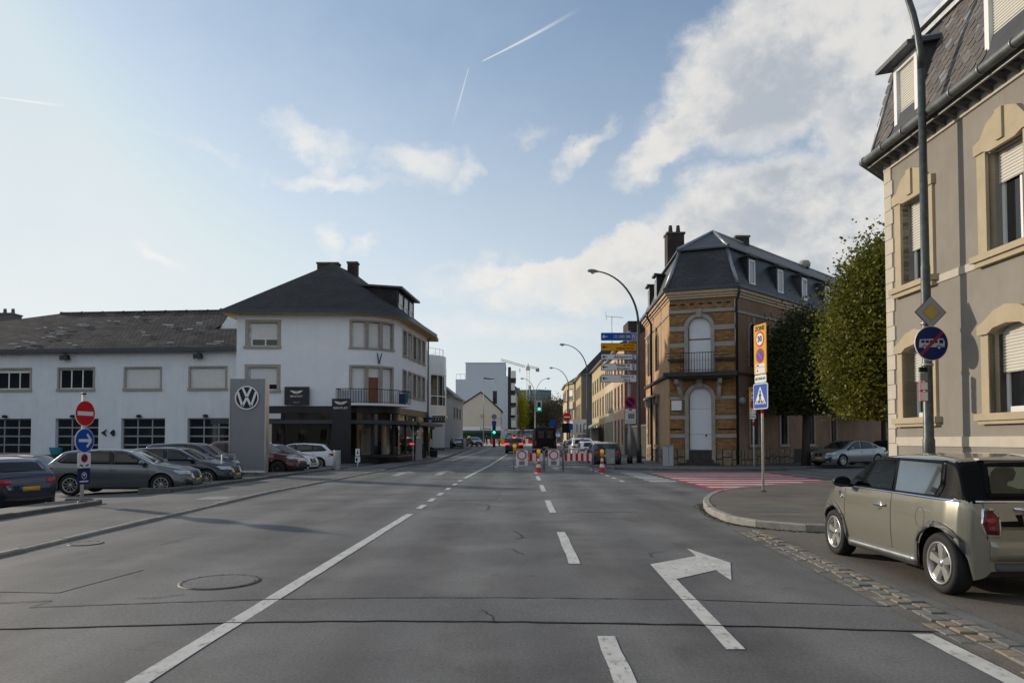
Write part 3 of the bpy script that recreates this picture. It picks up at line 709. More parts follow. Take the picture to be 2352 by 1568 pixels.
def window(B, P, u0, u1, z0, z1, dep=.14, sur=None, mull=(.5,), frame='frame_white', fw=.06, shut=0.0, shut_m='shutter', slat=.0, glass='glass', name='window', trans=None):
    """sur = (width, proud, material, sill). Returns the window part; pane and shutter are its children"""
    mb = MB()
    if sur: surround(mb.m(sur[2]), P, u0, u1, z0, z1, sur[0], sur[1], sur[3], dep)
    mb.m(frame); zt = z1 - (z1 - z0) * shut
    if shut < .98:
        bar(mb, P, u0, u0 + fw, -dep - .05, -dep, z0, zt); bar(mb, P, u1 - fw, u1, -dep - .05, -dep, z0, zt)
        bar(mb, P, u0, u1, -dep - .048, -dep - .002, z0, z0 + fw); bar(mb, P, u0, u1, -dep - .048, -dep - .002, zt - fw, zt)
        for k in mull: c = u0 + (u1 - u0) * k; bar(mb, P, c - fw * .5, c + fw * .5, -dep - .046, -dep - .004, z0, zt)
        if trans: bar(mb, P, u0, u1, -dep - .044, -dep - .006, z0 + (zt - z0) * trans - fw * .5, z0 + (zt - z0) * trans + fw * .5)
    else:
        bar(mb, P, u0, u1, -dep - .05, -dep - .03, z0, z0 + .02)
    w = mb.build(name, None, B)
    if shut < .98: panel(MB().m(glass), P, u0, u1, z0, zt, -dep - .03).build('pane', None, w)
    if shut > 0:
        mb = MB().m(shut_m)
        if slat:
            n = max(1, int((z1 - zt) / slat)); h = (z1 - zt) / n
            for k in range(n):
                z = zt + k * h; ks = P.knots(u0, u1)
                for a, b in zip(ks, ks[1:]):
                    prof = [(-dep - .012, z), (-dep + .004, z + h * .35), (-dep + .004, z + h * .7), (-dep - .012, z + h)]
                    for (va, za), (vb, zb) in zip(prof, prof[1:]): mb.add([P.at(a, va, za), P.at(b, va, za), P.at(b, vb, zb), P.at(a, vb, zb)], [(0, 1, 2, 3)])
        else: bar(mb, P, u0, u1, -dep - .02, -dep + .004, zt, z1)
        mb.build('shutter', None, w)
    return w
def ring_roof(mb, ring, ridge, zr):
    """hipped roof: every eave point joins its nearest ridge point; ring = [(x, y, z)], ridge = [(x, y)]"""
    A = [Vector((x, y, zr)) for x, y in ridge]; n = len(ring)
    near = [min(range(len(A)), key=lambda i: (A[i] - Vector(p)).length) for p in ring]
    for i in range(n):
        j = (i + 1) % n
        if near[i] == near[j]: mb.add([ring[i], ring[j], A[near[i]]], [(0, 1, 2)])
        else: mb.add([ring[i], ring[j], A[near[j]], A[near[i]]], [(0, 1, 2, 3)])
    return mb
def chimney(B, x0, x1, y0, y1, z0, z1, mt='brick_dark', pots=2, parent=None, cap='kerb_dark'):
    mb = MB().m(mt).box(x0, x1, y0, y1, z0, z1); mb.m(cap).box(x0 - .06, x1 + .06, y0 - .06, y1 + .06, z1, z1 + .12)
    c = mb.build('chimney', None, parent or B)
    for k in range(pots):
        x = x0 + (x1 - x0) * (k + .5) / pots
        MB().m('gutter').lathe([(.13, 0), (.15, .05), (.11, .38), (.14, .42), (.10, .44), (.0, .44)], (x, (y0 + y1) / 2, z1 + .12), n=12).build('chimney_pot', None, c)
    return c
def roundel_prism(cx, cz, r, y0, y1, n=36): return [(cx + r * math.cos(2 * math.pi * k / n), y0, cz + r * math.sin(2 * math.pi * k / n)) for k in range(n)], (0, y1 - y0, 0)
mat_rows('brick_dark', (.05, .035, .03), (.075, .05, .042), (1, .2), .26, .09, (.05, .045, .04), .012, .85)
mat_rows('roof_old', (.060, .054, .056), (.100, .086, .086), (1, 0), .32, .22, (.02, .018, .017), .03, .9, .8, .2, moss=(.11, .112, .10))
mat_rows('roof_brown', (.022, .020, .021), (.034, .029, .030), (1, 0), .3, .2, (.012, .011, .011), .02, .7, .5, .3)
mat_rows('roof_slate', (.024, .026, .033), (.040, .042, .050), (.73, .69), .3, .16, (.012, .013, .016), .012, .5, .5, .45)

def strokes(mb, pts, w, y0, y1):
    """thick polyline in the XZ plane"""
    for (ax, az_), (bx, bz) in zip(pts, pts[1:]):
        d = Vector((bx - ax, bz - az_)).normalized(); s = Vector((-d.y, d.x)) * w / 2
        mb.prism([(ax + s.x, y0, az_ + s.y), (ax - s.x, y0, az_ - s.y), (bx - s.x, y0, bz - s.y), (bx + s.x, y0, bz + s.y)], (0, y1 - y0, 0))
    return mb
def wings(mb, cx, cz, w, y0, y1):
    """winged emblem"""
    for s in (-1, 1):
        P = [(.10, .14), (.5, .26), (1.0, .30), (.86, .14), (.70, .02), (.5, -.10), (.28, -.18), (.10, -.20)]
        mb.prism([(cx + s * a * w, y0, cz + b * w) for a, b in P], (0, y1 - y0, 0))
        strokes(mb, [(cx + s * .03 * w, cz + .16 * w), (cx + s * .10 * w, cz + .0 * w), (cx + s * .03 * w, cz - .24 * w)], .03 * w, y0, y1 - .004)
    strokes(mb, [(cx, cz + .18 * w), (cx, cz - .22 * w)], .07 * w, y0, y1 - .008)
    return mb

# ================================================================ long garage building on the left
def garage():
    B = thing('garage_building', 'long white two storey garage with dark patched tile roof and glazed doors', 'building', (-38, 50, 0))
    P = Path([(-58, 51.9), (-18.3, 48.5)]); U = P.x2u
    wins = [(-36.2, -33.7), (-31.55, -29.05), (-26.7, -24.2), (-22.05, -19.55), (-40.8, -38.3), (-45.5, -43)]
    doors = [(-36.8, -33.55), (-31.75, -28.6), (-26.95, -23.8), (-22.2, -19.05), (-41.5, -38.3), (-46.4, -43.2)]
    holes = [(U(a), U(b), 5.1, 6.5) for a, b in wins] + [(U(a), U(b), -.4, 3.05) for a, b in doors]
    mb = wall(MB().m('white_wall'), P, 0, P.len, -.4, 7.75, holes, 0, .35)
    mb.build('wall', None, B)
    us = sorted([h[0] for h in holes[6:]] + [h[1] for h in holes[6:]]); us = [0] + us + [P.len]
    for a, b in zip(us[::2], us[1::2]): pl = MB().m('kerb_dark'); bar(pl, P, a, b, -.05, .035, -.4, .55); pl.build('plinth', None, B)
    for i, (a, b) in enumerate(wins):
        sh = (0.12, 0.0, 1.0, 1.0, 1.0, 0.3)[i]
        window(B, P, U(a), U(b), 5.1, 6.5, .12, (.12, .05, 'stone_tan', .16), (.33, .66), shut=sh, fw=.08)
    for i, (a, b) in enumerate(doors):
        u0, u1 = U(a), U(b); mb = MB().m('frame_grey'); d = -.25
        for k in range(5): z = .62 + k * .6; bar(mb, P, u0, u1, d - .04, d, z - .05, z + .05)
        bar(mb, P, u0, u1, d - .042, d - .002, -.35, .57)
        for k in range(4): c = u0 + (u1 - u0) * k / 3; bar(mb, P, max(u0, c - .045), min(u1, c + .045), d - .038, d - .004, .6, 3.05)
        if i == 1: bar(mb, P, u0 + 1.05, u0 + 1.17, d - .04, d + .01, -.35, 1.85); bar(mb, P, u0 + 1.05, u0 + 2.1, d - .04, d + .012, 1.72, 1.85)
        g = mb.build('garage_door', None, B)
        for r in range(4):
            for c in range(3):
                a2 = u0 + (u1 - u0) * c / 3; b2 = u0 + (u1 - u0) * (c + 1) / 3
                panel(MB().m('glass'), P, a2 + .045, b2 - .045, .67 + r * .6, 1.17 + r * .6, d - .02).build('pane', None, g)
        MB().m('dark_metal').lathe([(.02, 0), (.16, .02), (.18, .12), (.1, .2), (0, .2)], P.at(u0 + (u1 - u0) * .42, .12, 3.1), n=12).build('door_lamp', None, B)
    for x in (-31.0, -21.4):
        u = U(x); mb = MB().m('dark_metal'); c = Vector(P.at(u, .25, 7.25))
        mb.hexa([(c.x - .22, c.y - .22, c.z - .2), (c.x + .3, c.y - .2, c.z - .1), (c.x + .3, c.y + .2, c.z - .1), (c.x - .22, c.y + .2, c.z - .1)], [(c.x - .28, c.y - .16, c.z + .12), (c.x + .2, c.y - .16, c.z + .2), (c.x + .2, c.y + .2, c.z + .2), (c.x - .28, c.y + .2, c.z + .12)])
        mb.tube([(c.x, c.y, c.z + .1), (c.x, c.y + .1, c.z + .4)], .03); mb.build('floodlight', None, B)
    # roof
    e0, e1 = P.at(0, .5, 7.75), P.at(P.len, .5, 7.75); sl = Vector((0, 8.3, 4.05))
    def rp(x, t): f = P.at(U(max(-57.9, min(-18.35, x))), .5, 7.8); return (x, f[1] + sl.y * t, f[2] + sl.z * t)
    mb = MB().m('roof_old')
    mb.poly([rp(-57.5, 0), rp(-18.4, 0), rp(-18.4, .47), rp(-21.9, .47), rp(-20.9, 1), rp(-36.8, 1), rp(-44, .55), rp(-52, 0.1)])
    b0 = rp(-36.8, 1); b1 = rp(-20.9, 1)
    mb.poly([b0, b1, (-19.6, b1[1] + 8, 7.8), (-45, b0[1] + 8, 7.8)]); mb.poly([rp(-52, .1), rp(-44, .55), rp(-36.8, 1), (-45, b0[1] + 8, 7.8)])
    rf = mb.build('roof', None, B)
    rg = MB().m('roof_old')
    a, b = Vector(b0), Vector(b1); rg.tube([a, b], .12, 6)
    for i in range(9): rg.tube([a.lerp(b, i / 9 + .002), a.lerp(b, i / 9 + .01)], .15, 6)
    rg.build('ridge_tiles', None, rf)
    gt = MB().m('fascia'); bar(gt, P, 0, P.len, .35, .62, 7.58, 7.83); gt.build('gutter', None, B)
    # white repair patches: slipped tiles lying bare
    random.seed(5); mat('roof_patch', (.40, .41, .42), .8, var=.3, vs=6); sl_m = MB().m('roof_patch').box(-.42, .42, -.10, .10, -.015, .015).mesh('roof_patch'); ang = math.atan2(sl.z, sl.y)
    for (px, py, k) in ((180, 745, 1.5), (120, 762, 1.3), (100, 775, 1), (60, 785, 1.4), (20, 790, 1.1), (250, 735, 1), (300, 728, .8), (396, 748, 1.4), (392, 790, .8), (458, 745, 1.3), (680, 0, 0), (690, 0, 0), (505, 790, 1.5), (540, 762, 0), (140, 752, .9), (80, 752, .8), (330, 768, .7), (160, 788, .6), (440, 762, .7)):
        if not k: continue
        for _ in range(3):
            t = (800 - py - random.uniform(-2, 6)) / 88; x = (px - 1176 + random.uniform(-14, 14)) / FPX * (49.2 + 8 * t)
            t = max(.05, min(.9, t)); q = Vector(rp(x, t)) - WLOC[B.name]
            o = link('roof_patch', sl_m, rf, q + Vector((0, -.05, .06)), random.uniform(-.05, .05)); o.rotation_euler = (ang, 0, random.uniform(-.06, .06)); o.scale = (k * random.uniform(.25, .65), random.uniform(.3, .7), 1)
    c = chimney(B, -43.2, -41.2, 58.5, 59.7, 8.5, 11.9, 'kerb_dark', 3, rf)
    # white gable of the wing behind, where the lower slope meets it
    mb = MB().m('white_wall_b').prism([(-22.1, 53.1, 9.5), (-18.5, 53.1, 9.5), (-19.6, 53.1, 11.7), (-20.6, 53.1, 11.7)], (0, .3, 0)); mb.build('gable_wall', None, B)
garage()

# ================================================================ white corner building with the showroom
def showroom():
    B = thing('showroom_building', 'white corner building with rounded end, dark showroom front and brown hipped roof', 'building', (-13, 52, 0))
    P = Path([(-18.2, 55.0), (-18.2, 47.0), (-10.8, 47.2)] + arc(-10.8, 50.2, 3.0, 3, 86, 12) + [(-6.9, 57.6), (-7.0, 58)])
    U = P.x2u; uc = P.u[1]; ua = P.u[3]; r3 = 3.0 * math.pi / 180
    ue = P.u[15]                                    # end of the curve
    F = 8.0                                          # first floor window sills etc.
    wl = [(U(-17.4), U(-15.5))]
    tri = (U(-10.65), ua + 57 * r3)
    side = [(ue + .55 + k * 1.38, ue + 1.35 + k * 1.38) for k in range(5)]
    hol = [(a, b, z0, z1) for a, b in wl for z0, z1 in ((7.75, 9.3), (4.85, 6.35))] + [(tri[0], tri[1], 7.72, 9.42), (tri[0], tri[1], 4.0, 6.4)]
    hol += [(a, b, z0, z1) for a, b in side for z0, z1 in ((7.6, 9.3), (4.75, 6.45))]
    wall(MB().m('white_wall_b'), P, 0, P.len, 3.8, 9.9, hol, 0, .3).build('wall', None, B)
    for a, b in wl:
        window(B, P, a, b, 7.75, 9.3, .12, (.2, .04, 'stone_tan', .16), shut=.66, fw=.07)
        window(B, P, a, b, 4.85, 6.35, .12, (.2, .04, 'stone_tan', .16), shut=.70, fw=.07)
    w3 = (tri[1] - tri[0]) / 3
    for k in range(3):
        a, b = tri[0] + k * w3 + (.0 if k == 0 else .12), tri[0] + (k + 1) * w3 - (0 if k == 2 else .12)
        window(B, P, a, b, 7.72, 9.42, .16, (.14, .05, 'stone_tan', .12), shut=1.0)
        if k == 1:
            mb = MB().m('stone_tan'); surround(mb, P, a, b, 4.0, 6.4, .14, .05, None)
            w = mb.build('balcony_door', None, B)
            bar(MB().m('door_brown'), P, a, b, -.2, -.14, 4.0, 5.75).build('door_leaf', None, w); bar(MB().m('shutter'), P, a, b, -.2, -.13, 5.75, 6.4).build('shutter', None, w)
        else: window(B, P, a, b, 4.0, 6.4, .16, (.14, .05, 'stone_tan', None), shut=1.0)
    for a, b in side:
        for z0, z1 in ((7.6, 9.3), (4.75, 6.45)): window(B, P, a, b, z0, z1, .2, (.13, .05, 'stone_tan', .12), shut=.85, fw=.05, mull=(), shut_m='stone_tan')
    # showroom front
    dk = MB().m('black_panel'); bar(dk, P, uc, P.len, -.1, .03, 3.35, 3.8); bar(dk, P, uc, P.len, -.1, .02, 0, .5); dk.build('fascia_band', None, B)
    for k, (a, b) in enumerate(((uc + .05, uc + 3.0), (uc + 3.1, uc + 6.2), (uc + 6.3, ua + 1.4), (ua + 1.5, ua + 3.2), (ua + 3.3, ue + 1.5), (ue + 1.6, ue + 4.3), (ue + 4.4, P.len - .5))):
        mb = MB().m('dark_metal'); bar(mb, P, a - .05, a + .05, -.12, .0, .5, 3.35); bar(mb, P, b - .05, b + .05, -.12, .0, .5, 3.35); bar(mb, P, a, b, -.1, -.02, .5, .58); bar(mb, P, a, b, -.1, -.02, 2.62, 2.82)
        w = mb.build('shop_window', None, B)
        panel(MB().m('glass_clear'), P, a, b, .5, 2.62, -.06).build('pane', None, w); panel(MB().m('glass_shop'), P, a, b, 2.82, 3.35, -.06).build('pane', None, w)
    mb = MB().m('black_panel'); bar(mb, P, P.len - .55, P.len, -.3, .015, .5, 3.35); bar(mb, P, uc, uc + .03, -.3, .015, .5, 3.35); mb.build('pier', None, B)
    # room behind the glass, with its lit-by-day fittings
    rm = MB().m('room_wall'); rm.poly([(-18, 53.5, .3), (-8, 53.5, .3), (-8, 53.5, 3.3), (-18, 53.5, 3.3)]); rm.m('room_floor').poly([(-18, 47.2, .45), (-7.2, 47.2, .45), (-7, 57.5, .45), (-18, 57.5, .45)]); rm.m('room_wall').poly([(-18, 47.3, 3.34), (-7.9, 47.3, 3.34), (-7.2, 57.5, 3.34), (-18, 57.5, 3.34)])
    rm.m('white_wall'); rm.lathe([(.28, .45), (.28, 3.3)], (-8.9, 50.2, 0), n=16); rm.lathe([(.28, .45), (.28, 3.3)], (-12, 49.5, 0), n=16); rm.m('shutter').box(-10.7, -9.9, 50.8, 50.9, .45, 2.4); rm.box(-8.6, -8.3, 52, 54.5, .45, 1.1); rm.m('room_wall').box(-11.6, -10.8, 50.5, 51.2, .45, 2.6)
    rm.build('showroom_interior', None, B)
    # canopy slab
    mb = MB().m('fascia'); bar(mb, P, uc, P.len - .02, .03, 1.15, 2.6, 2.85); mb.build('canopy', None, B)
    MB().m('shutter').box(-16.4, -15.2, 46.9, 46.96, 2.95, 3.3).build('lit_panel', None, B)
    # balcony
    b0, b1 = U(-11.4), ua + 74 * r3
    sl = MB().m('white_wall_b'); bar(sl, P, b0, b1, 0, .95, 3.82, 3.96); bal = sl.build('balcony', None, B)
    rl = MB().m('dark_metal'); bar(rl, P, b0, b1, .87, .92, 4.86, 4.91); bar(rl, P, b0, b1, .88, .91, 4.02, 4.05); bar(rl, P, b0, b0 + .05, 0, .9, 4.85, 4.9); bar(rl, P, b1 - .05, b1, 0, .9, 4.85, 4.9)
    rl.build('handrail', None, bal)
    n = 34
    for k in range(n + 1):
        u = b0 + .02 + (b1 - b0 - .04) * k / n; x, y, z = P.at(u, .895, 0); MB().m('dark_metal').box(x - .012, x + .012, y - .012, y + .012, 3.96, 4.87).build('baluster', None, bal, fix=False)
    mb = MB().m('frosted'); bar(mb, P, b0 + .05, b0 + 1.5, .85, .865, 4.05, 4.8); mb.build('balcony_screen', None, bal); mb = MB().m('denim'); bar(mb, P, b1 - .9, b1 - .3, .6, .7, 4.0, 4.7); mb.build('laundry', None, bal); mb = MB().m('cloth_teal'); bar(mb, P, b1 - .5, b1 - .2, .72, .8, 4.1, 4.75); mb.build('laundry', None, bal)
    # small black bracket on the curved wall, wall sign, downpipe
    q = P.at(ua + 35 * r3, .05, 7.0)
    strokes(MB().m('dark_metal'), [(q[0] - .12, q[2] + .38), (q[0], q[2] - .35), (q[0] + .2, q[2] + .38)], .06, q[1] - .06, q[1] - .01).build('wall_bracket', None, B)
    px, py, _ = P.at(P.len - .35, .12, 0); MB().m('gutter').tube([(px, py, .2), (px, py, 9.6), (px + .3, py + .1, 9.95)], .07).build('downpipe', None, B)
    # roof
    ring = [P.at(k, .82, 10.0) for k in P.u[1:]]; ring = [ring[0]] + ring[1:]; ring += [(-6.2, 60, 10.0), (-19.2, 60, 10.0)]
    mb = MB().m('roof_brown'); ring_roof(mb, ring, [(-13.6, 53.6), (-12.6, 57.2)], 14.9); rf = mb.build('roof', None, B)
    so = MB().m('soffit'); so.poly([(p[0], p[1], 9.84) for p in ring[::-1]]); so.build('soffit', None, rf)
    fa = MB().m('fascia')
    for i in range(len(ring) - 1):
        a, b = ring[i], ring[i + 1]; fa.add([(a[0], a[1], 9.83), (b[0], b[1], 9.83), (b[0], b[1], 10.1), (a[0], a[1], 10.1)], [(0, 1, 2, 3)])
    fa.build('gutter', None, rf)
    chimney(B, -15.0, -13.4, 54.5, 55.3, 13.0, 15.1, 'brick_dark', 0, rf); chimney(B, -12.9, -12.15, 55.5, 56.2, 13, 15.4, 'brick_dark', 0, rf)
    # dormer on the road side
    mb = MB().m('roof_brown').hexa([(-11.6, 51.3, 10.9), (-8.3, 51.3, 10.9), (-7.8, 56.5, 10.9), (-11.8, 56.5, 10.9)], [(-11.6, 51.3, 12.7), (-8.3, 51.3, 12.45), (-7.8, 56.5, 12.45), (-11.8, 56.5, 12.7)]); mb.m('fascia').hexa([(-11.9, 51.0, 12.72), (-7.9, 51.0, 12.46), (-7.35, 56.8, 12.46), (-12.1, 56.8, 12.72)], [(-11.9, 51.0, 12.86), (-7.9, 51.0, 12.6), (-7.35, 56.8, 12.6), (-12.1, 56.8, 12.86)])
    dm = mb.build('dormer', None, rf)
    Pd = Path([(-8.27, 51.3), (-7.77, 56.5)])
    for k in range(3): window(dm, Pd, .35 + k * 1.6, 1.35 + k * 1.6, 11.15, 12.2, -.02, None, (), shut=.6, fw=.07)
    MB().m('roof_brown').hexa([(-17.2, 54, 11.0), (-15.6, 54, 11.0), (-15.6, 57, 11.0), (-17.2, 57, 11.0)], [(-17.3, 54, 12.3), (-15.6, 54, 12.6), (-15.6, 57, 12.6), (-17.3, 57, 12.3)]).build('dormer', None, rf)
    # wall sign
    sg = thing('wall_sign', 'dark square sign with winged emblem on the white wall above the showroom', 'sign', (-14.1, 46.95, 4.5))
    MB().m('black_panel').box(-14.95, -13.35, 46.82, 47.0, 3.86, 5.05).build('board', None, sg)
    wings(MB().m('silver'), -14.15, 4.68, .42, 46.79, 46.82).build('emblem', None, sg)
    text(sg, 'BENTLEY', .16, (-14.15, 46.81, 4.42), mt='logo_white', sx=1.25); text(sg, 'SERVICE', .09, (-14.15, 46.81, 4.02), mt='silver', sx=1.2)
    tt = thing('sign_pylon', 'dark slim sign pylon with winged emblem in front of the showroom', 'sign', (-10.5, 44.2, 0))
    MB().m('black_panel').hexa([(-11.06, 43.95, 0), (-10.0, 43.95, 0), (-10.0, 44.25, 0), (-11.06, 44.25, 0)], [(-11.1, 43.95, 4.1), (-9.98, 43.95, 4.1), (-9.98, 44.25, 4.1), (-11.1, 44.25, 4.1)]).build('board', None, tt)
    wings(MB().m('silver'), -10.55, 3.82, .42, 43.92, 43.95).build('emblem', None, tt); text(tt, 'BENTLEY', .17, (-10.55, 43.94, 3.52), mt='logo_white', sx=1.25)
    MB().m('kerb_dark').box(-11.3, -9.8, 43.8, 44.4, -.05, .1).build('base', None, tt)
mat('door_brown', (.19, .06, .025), .5, var=.15, vs=4); mat('room_wall', (.07, .065, .055), .8); mat('room_floor', (.12, .10, .08), .4); mat('frosted', (.40, .42, .46), .5)
def glass_clear():
    mt = bpy.data.materials.new('glass_clear'); mt.use_nodes = True; MATS['glass_clear'] = mt
    N, L = mt.node_tree.nodes, mt.node_tree.links; b = N['Principled BSDF']; N.remove(b)
    t = N.new('ShaderNodeBsdfTransparent'); t.inputs[0].default_value = (.62, .64, .62, 1); g = N.new('ShaderNodeBsdfGlossy'); g.inputs['Roughness'].default_value = .03
    f = N.new('ShaderNodeFresnel'); f.inputs[0].default_value = 1.5; m = N.new('ShaderNodeMixShader'); L.new(f.outputs[0], m.inputs[0]); L.new(t.outputs[0], m.inputs[1]); L.new(g.outputs[0], m.inputs[2])
    L.new(m.outputs[0], N['Material Output'].inputs[0])
glass_clear()
showroom()

# ================================================================ big grey sign pylon on the island
def pylon():
    x0, x1, y0, y1, h = -11.85, -10.3, 29.9, 30.25, 4.12; cx = (x0 + x1) / 2 - .03; cz = 3.32; r = .5
    t = thing('sign_pylon', 'tall grey metal sign pylon with round white letter emblem on the island', 'sign', (cx, 30, .12))
    MB().m('pylon_grey').box(x0 + .05, x1 - .06, y0, y1, .28, h).build('board', None, t)
    for a, b in ((x0, x0 + .045), (x1 - .055, x1)): MB().m('silver').box(a, b, y0 - .02, y1, .26, h + .03).build('edge_strip', None, t)
    MB().m('pole_white').box(x0 + .02, x1 - .03, y0 - .05, y1, .2, .28).build('bottom_strip', None, t)
    MB().m('kerb').box(cx - .5, cx + .35, 29.95, 30.2, .08, .2).build('base', None, t)
    mb = MB().m('logo_black'); p, d = roundel_prism(cx, cz, r, y0 - .035, y0, 48); mb.prism(p, d)
    e = mb.build('emblem', None, t); mb = MB().m('logo_white')
    n = 48; ya, yb = y0 - .052, y0 - .034
    for k in range(n):
        a, b = 2 * math.pi * k / n, 2 * math.pi * (k + 1) / n
        f = [(cx + q * r * math.cos(w), cz + q * r * math.sin(w)) for q, w in ((.9, a), (1.0, a), (1.0, b), (.9, b))]
        mb.prism([(x, ya, z) for x, z in f], (0, yb - ya, 0))
    w = .135 * r * 1.35
    T = lambda q: [(cx + a * r, cz + b * r) for a, b in q]
    strokes(mb, T([(-.36, .84), (-.02, .10)]), w, ya, yb); strokes(mb, T([(.36, .84), (.02, .10)]), w, ya + .002, yb)
    strokes(mb, T([(-.76, .50), (-.36, -.72), (-.02, .0)]), w, ya, yb); strokes(mb, T([(.76, .50), (.36, -.72), (.02, .0)]), w, ya + .002, yb)
    mb.build('lettering', None, e)
    # railing beside it
    for k, x in enumerate(()): pass
    q = thing('hoop_rail', 'low white hoop rail beside the grey sign pylon', 'rail', (-11.0, 26.2, .12))
    mb = MB().m('pole_white'); xa, xb = -10.55, -10.22
    mb.tube([(xa, 26.0, 0), (xa, 26.0, 1.02), (xb, 26.35, 1.02), (xb, 26.35, 0)], .028, 8); mb.build('hoop', None, q)
    MB().m('pole_white').tube([(xa, 26.0, .5), (xb, 26.35, .5)], .022, 8).build('crossbar', None, q)
pylon()

# ================================================================ grey rendered house on the right
mat('slate_scale_a', (.105, .095, .090), .7, var=.3, vs=7); mat('slate_scale_b', (.150, .130, .118), .7, var=.3, vs=7); mat('slate_scale_c', (.19, .19, .20), .6, var=.2, vs=7)
mat('curtain', (.10, .12, .06), .9, var=.3, vs=2)
def end_house():
    B = thing('end_house', 'grey rendered house with cream stone window surrounds and slate mansard roof', 'house', (9.2, 12, .1))
    P = Path([(20, 27.4), (9, 17), (9, -1)]); uc = P.u[1]
    cols = [.72, 3.68, 6.64, 9.6, 12.5]; ww = 1.0; g0, g1, h0, h1 = 2.05, 3.52, 5.06, 6.95
    hol = [(uc + c, uc + c + ww, a, b) for c in cols for a, b in ((g0, g1 + .16), (h0, h1))]
    mb = wall(MB().m('render_grey'), P, 0, P.len, .1, 8.02, hol, 0, .28)
    for c in cols: arch_fill(mb, P, uc + c, uc + c + ww, g1, .16, 0, .28)
    mb.build('wall', None, B)
    bd = MB().m('quoin'); bar(bd, P, uc + .3, P.len, -.02, .02, 1.42, 1.62); bd.build('string_course', None, B)
    bd = MB().m('quoin'); bar(bd, P, uc + .3, P.len, -.02, .02, 4.86, 5.02); bd.build('string_course', None, B)
    # corner stones
    q = .345; k = 0; z = .1
    while z < 7.95:
        ln = .36 if k % 2 else .30
        mb = MB().m('quoin'); z1 = min(7.98, z + q - .012)
        bar(mb, P, uc - ln, uc + ln, -.02, .032, z, z1); mb.build('quoin', None, B); z += q; k += 1
    for j, c in enumerate(cols):
        a, b = uc + c, uc + c + ww; w = .25
        # lower window: segmental head with a swept cap
        mb = MB().m('render_cream')
        bar(mb, P, a - w, a, -.1, .05, g0, g1); bar(mb, P, b, b + w, -.1, .05, g0, g1)
        for s in (.05,):
            top = [(a - w - .06, 3.72), (a - .1, 3.80), (a + .15, 3.95), ((a + b) / 2, 4.02), (b - .15, 3.95), (b + .1, 3.80), (b + w + .06, 3.72)]
            low = [(a - w - .06, 3.55), (a - .02, 3.54)] + arch_pts(a, b, g1, .16, 4)[1:4] + [(b + .02, 3.54), (b + w + .06, 3.55)]
            for (p0, p1), (q0, q1) in zip(zip(top, top[1:]), zip(low, low[1:])):
                f = [q0, q1, p1, p0]; mb.add([P.at(u, -.05, zz) for u, zz in f] + [P.at(u, .075, zz) for u, zz in f], [(0, 1, 2, 3), (4, 7, 6, 5), (0, 4, 5, 1), (1, 5, 6, 2), (2, 6, 7, 3), (3, 7, 4, 0)])
        bar(mb, P, a - w - .1, b + w + .1, -.25, .13, 1.92, 2.05); bar(mb, P, a - w - .05, b + w + .05, -.05, .09, 1.85, 1.92)
        for e in (a, b): bar(mb, P, e - .02 if e == a else e, e if e == a else e + .02, -.27, .07, g0, g1)
        wd = mb.build('window', None, B)
        fr = MB().m('frame_white'); d = -.2
        bar(fr, P, a, a + .07, d - .05, d, g0, g1 + .1); bar(fr, P, b - .07, b, d - .05, d, g0, g1 + .1); bar(fr, P, a, b, d - .048, d - .002, g0, g0 + .12); bar(fr, P, (a + b) / 2 - .03, (a + b) / 2 + .03, d - .046, d - .004, g0, g1)
        fr.build('window_frame', None, wd); panel(MB().m('glass'), P, a, b, g0, g1 + .16, d - .03).build('pane', None, wd)
        shutter_slats(wd, P, a, b, (2.86, 2.80, 2.6, 2.9, 2.5)[j], g1 + .16, d + .03)
        # upper window: moulded crest
        mb = MB().m('render_cream')
        bar(mb, P, a - w, a, -.1, .05, h0, h1 + .06); bar(mb, P, b, b + w, -.1, .05, h0, h1 + .06)
        m = (a + b) / 2
        top = [(a - w - .04, 7.22), (a - .1, 7.26), (a + .10, 7.50), (m, 7.66), (b - .10, 7.50), (b + .1, 7.26), (b + w + .04, 7.22)]
        low = [(a - w - .04, h1 + .06), (a - .02, h1 + .06), (a + .15, h1), (m, h1), (b - .15, h1), (b + .02, h1 + .06), (b + w + .04, h1 + .06)]
        for (p0, p1), (q0, q1) in zip(zip(top, top[1:]), zip(low, low[1:])):
            f = [q0, q1, p1, p0]; mb.add([P.at(u, -.05, zz) for u, zz in f] + [P.at(u, .08, zz) for u, zz in f], [(0, 1, 2, 3), (4, 7, 6, 5), (0, 4, 5, 1), (1, 5, 6, 2), (2, 6, 7, 3), (3, 7, 4, 0)])
        bar(mb, P, m - .09, m + .09, .0, .12, h1 + .1, 7.62)
        bar(mb, P, a - w - .1, b + w + .1, -.25, .15, 4.94, 5.06); bar(mb, P, a - w - .03, b + w + .03, -.05, .10, 4.84, 4.94)
        wd = mb.build('window', None, B)
        fr = MB().m('frame_white'); bar(fr, P, a, a + .07, d - .05, d, h0, h1); bar(fr, P, b - .07, b, d - .05, d, h0, h1); bar(fr, P, a, b, d - .048, d - .002, h0, h0 + .1); bar(fr, P, m - .03, m + .03, d - .046, d - .004, h0, h1)
        fr.build('window_frame', None, wd); panel(MB().m('glass'), P, a, b, h0, h1, d - .03).build('pane', None, wd)
        shutter_slats(wd, P, a, b, (5.85, 6.35, 6.2, 5.5, 6.4)[j], h1, d + .03)
    # cornice, brackets, gutter
    mb = MB().m('quoin'); bar(mb, P, 0, P.len, -.05, .04, 7.98, 8.14); mb.build('cornice', None, B)
    bk = MB().m('kerb_dark'); bk.prism([(0, 0, 0), (0, -.30, .16), (0, -.30, .2), (0, 0, .2)], (.09, 0, 0)); bme = bk.mesh('bracket')
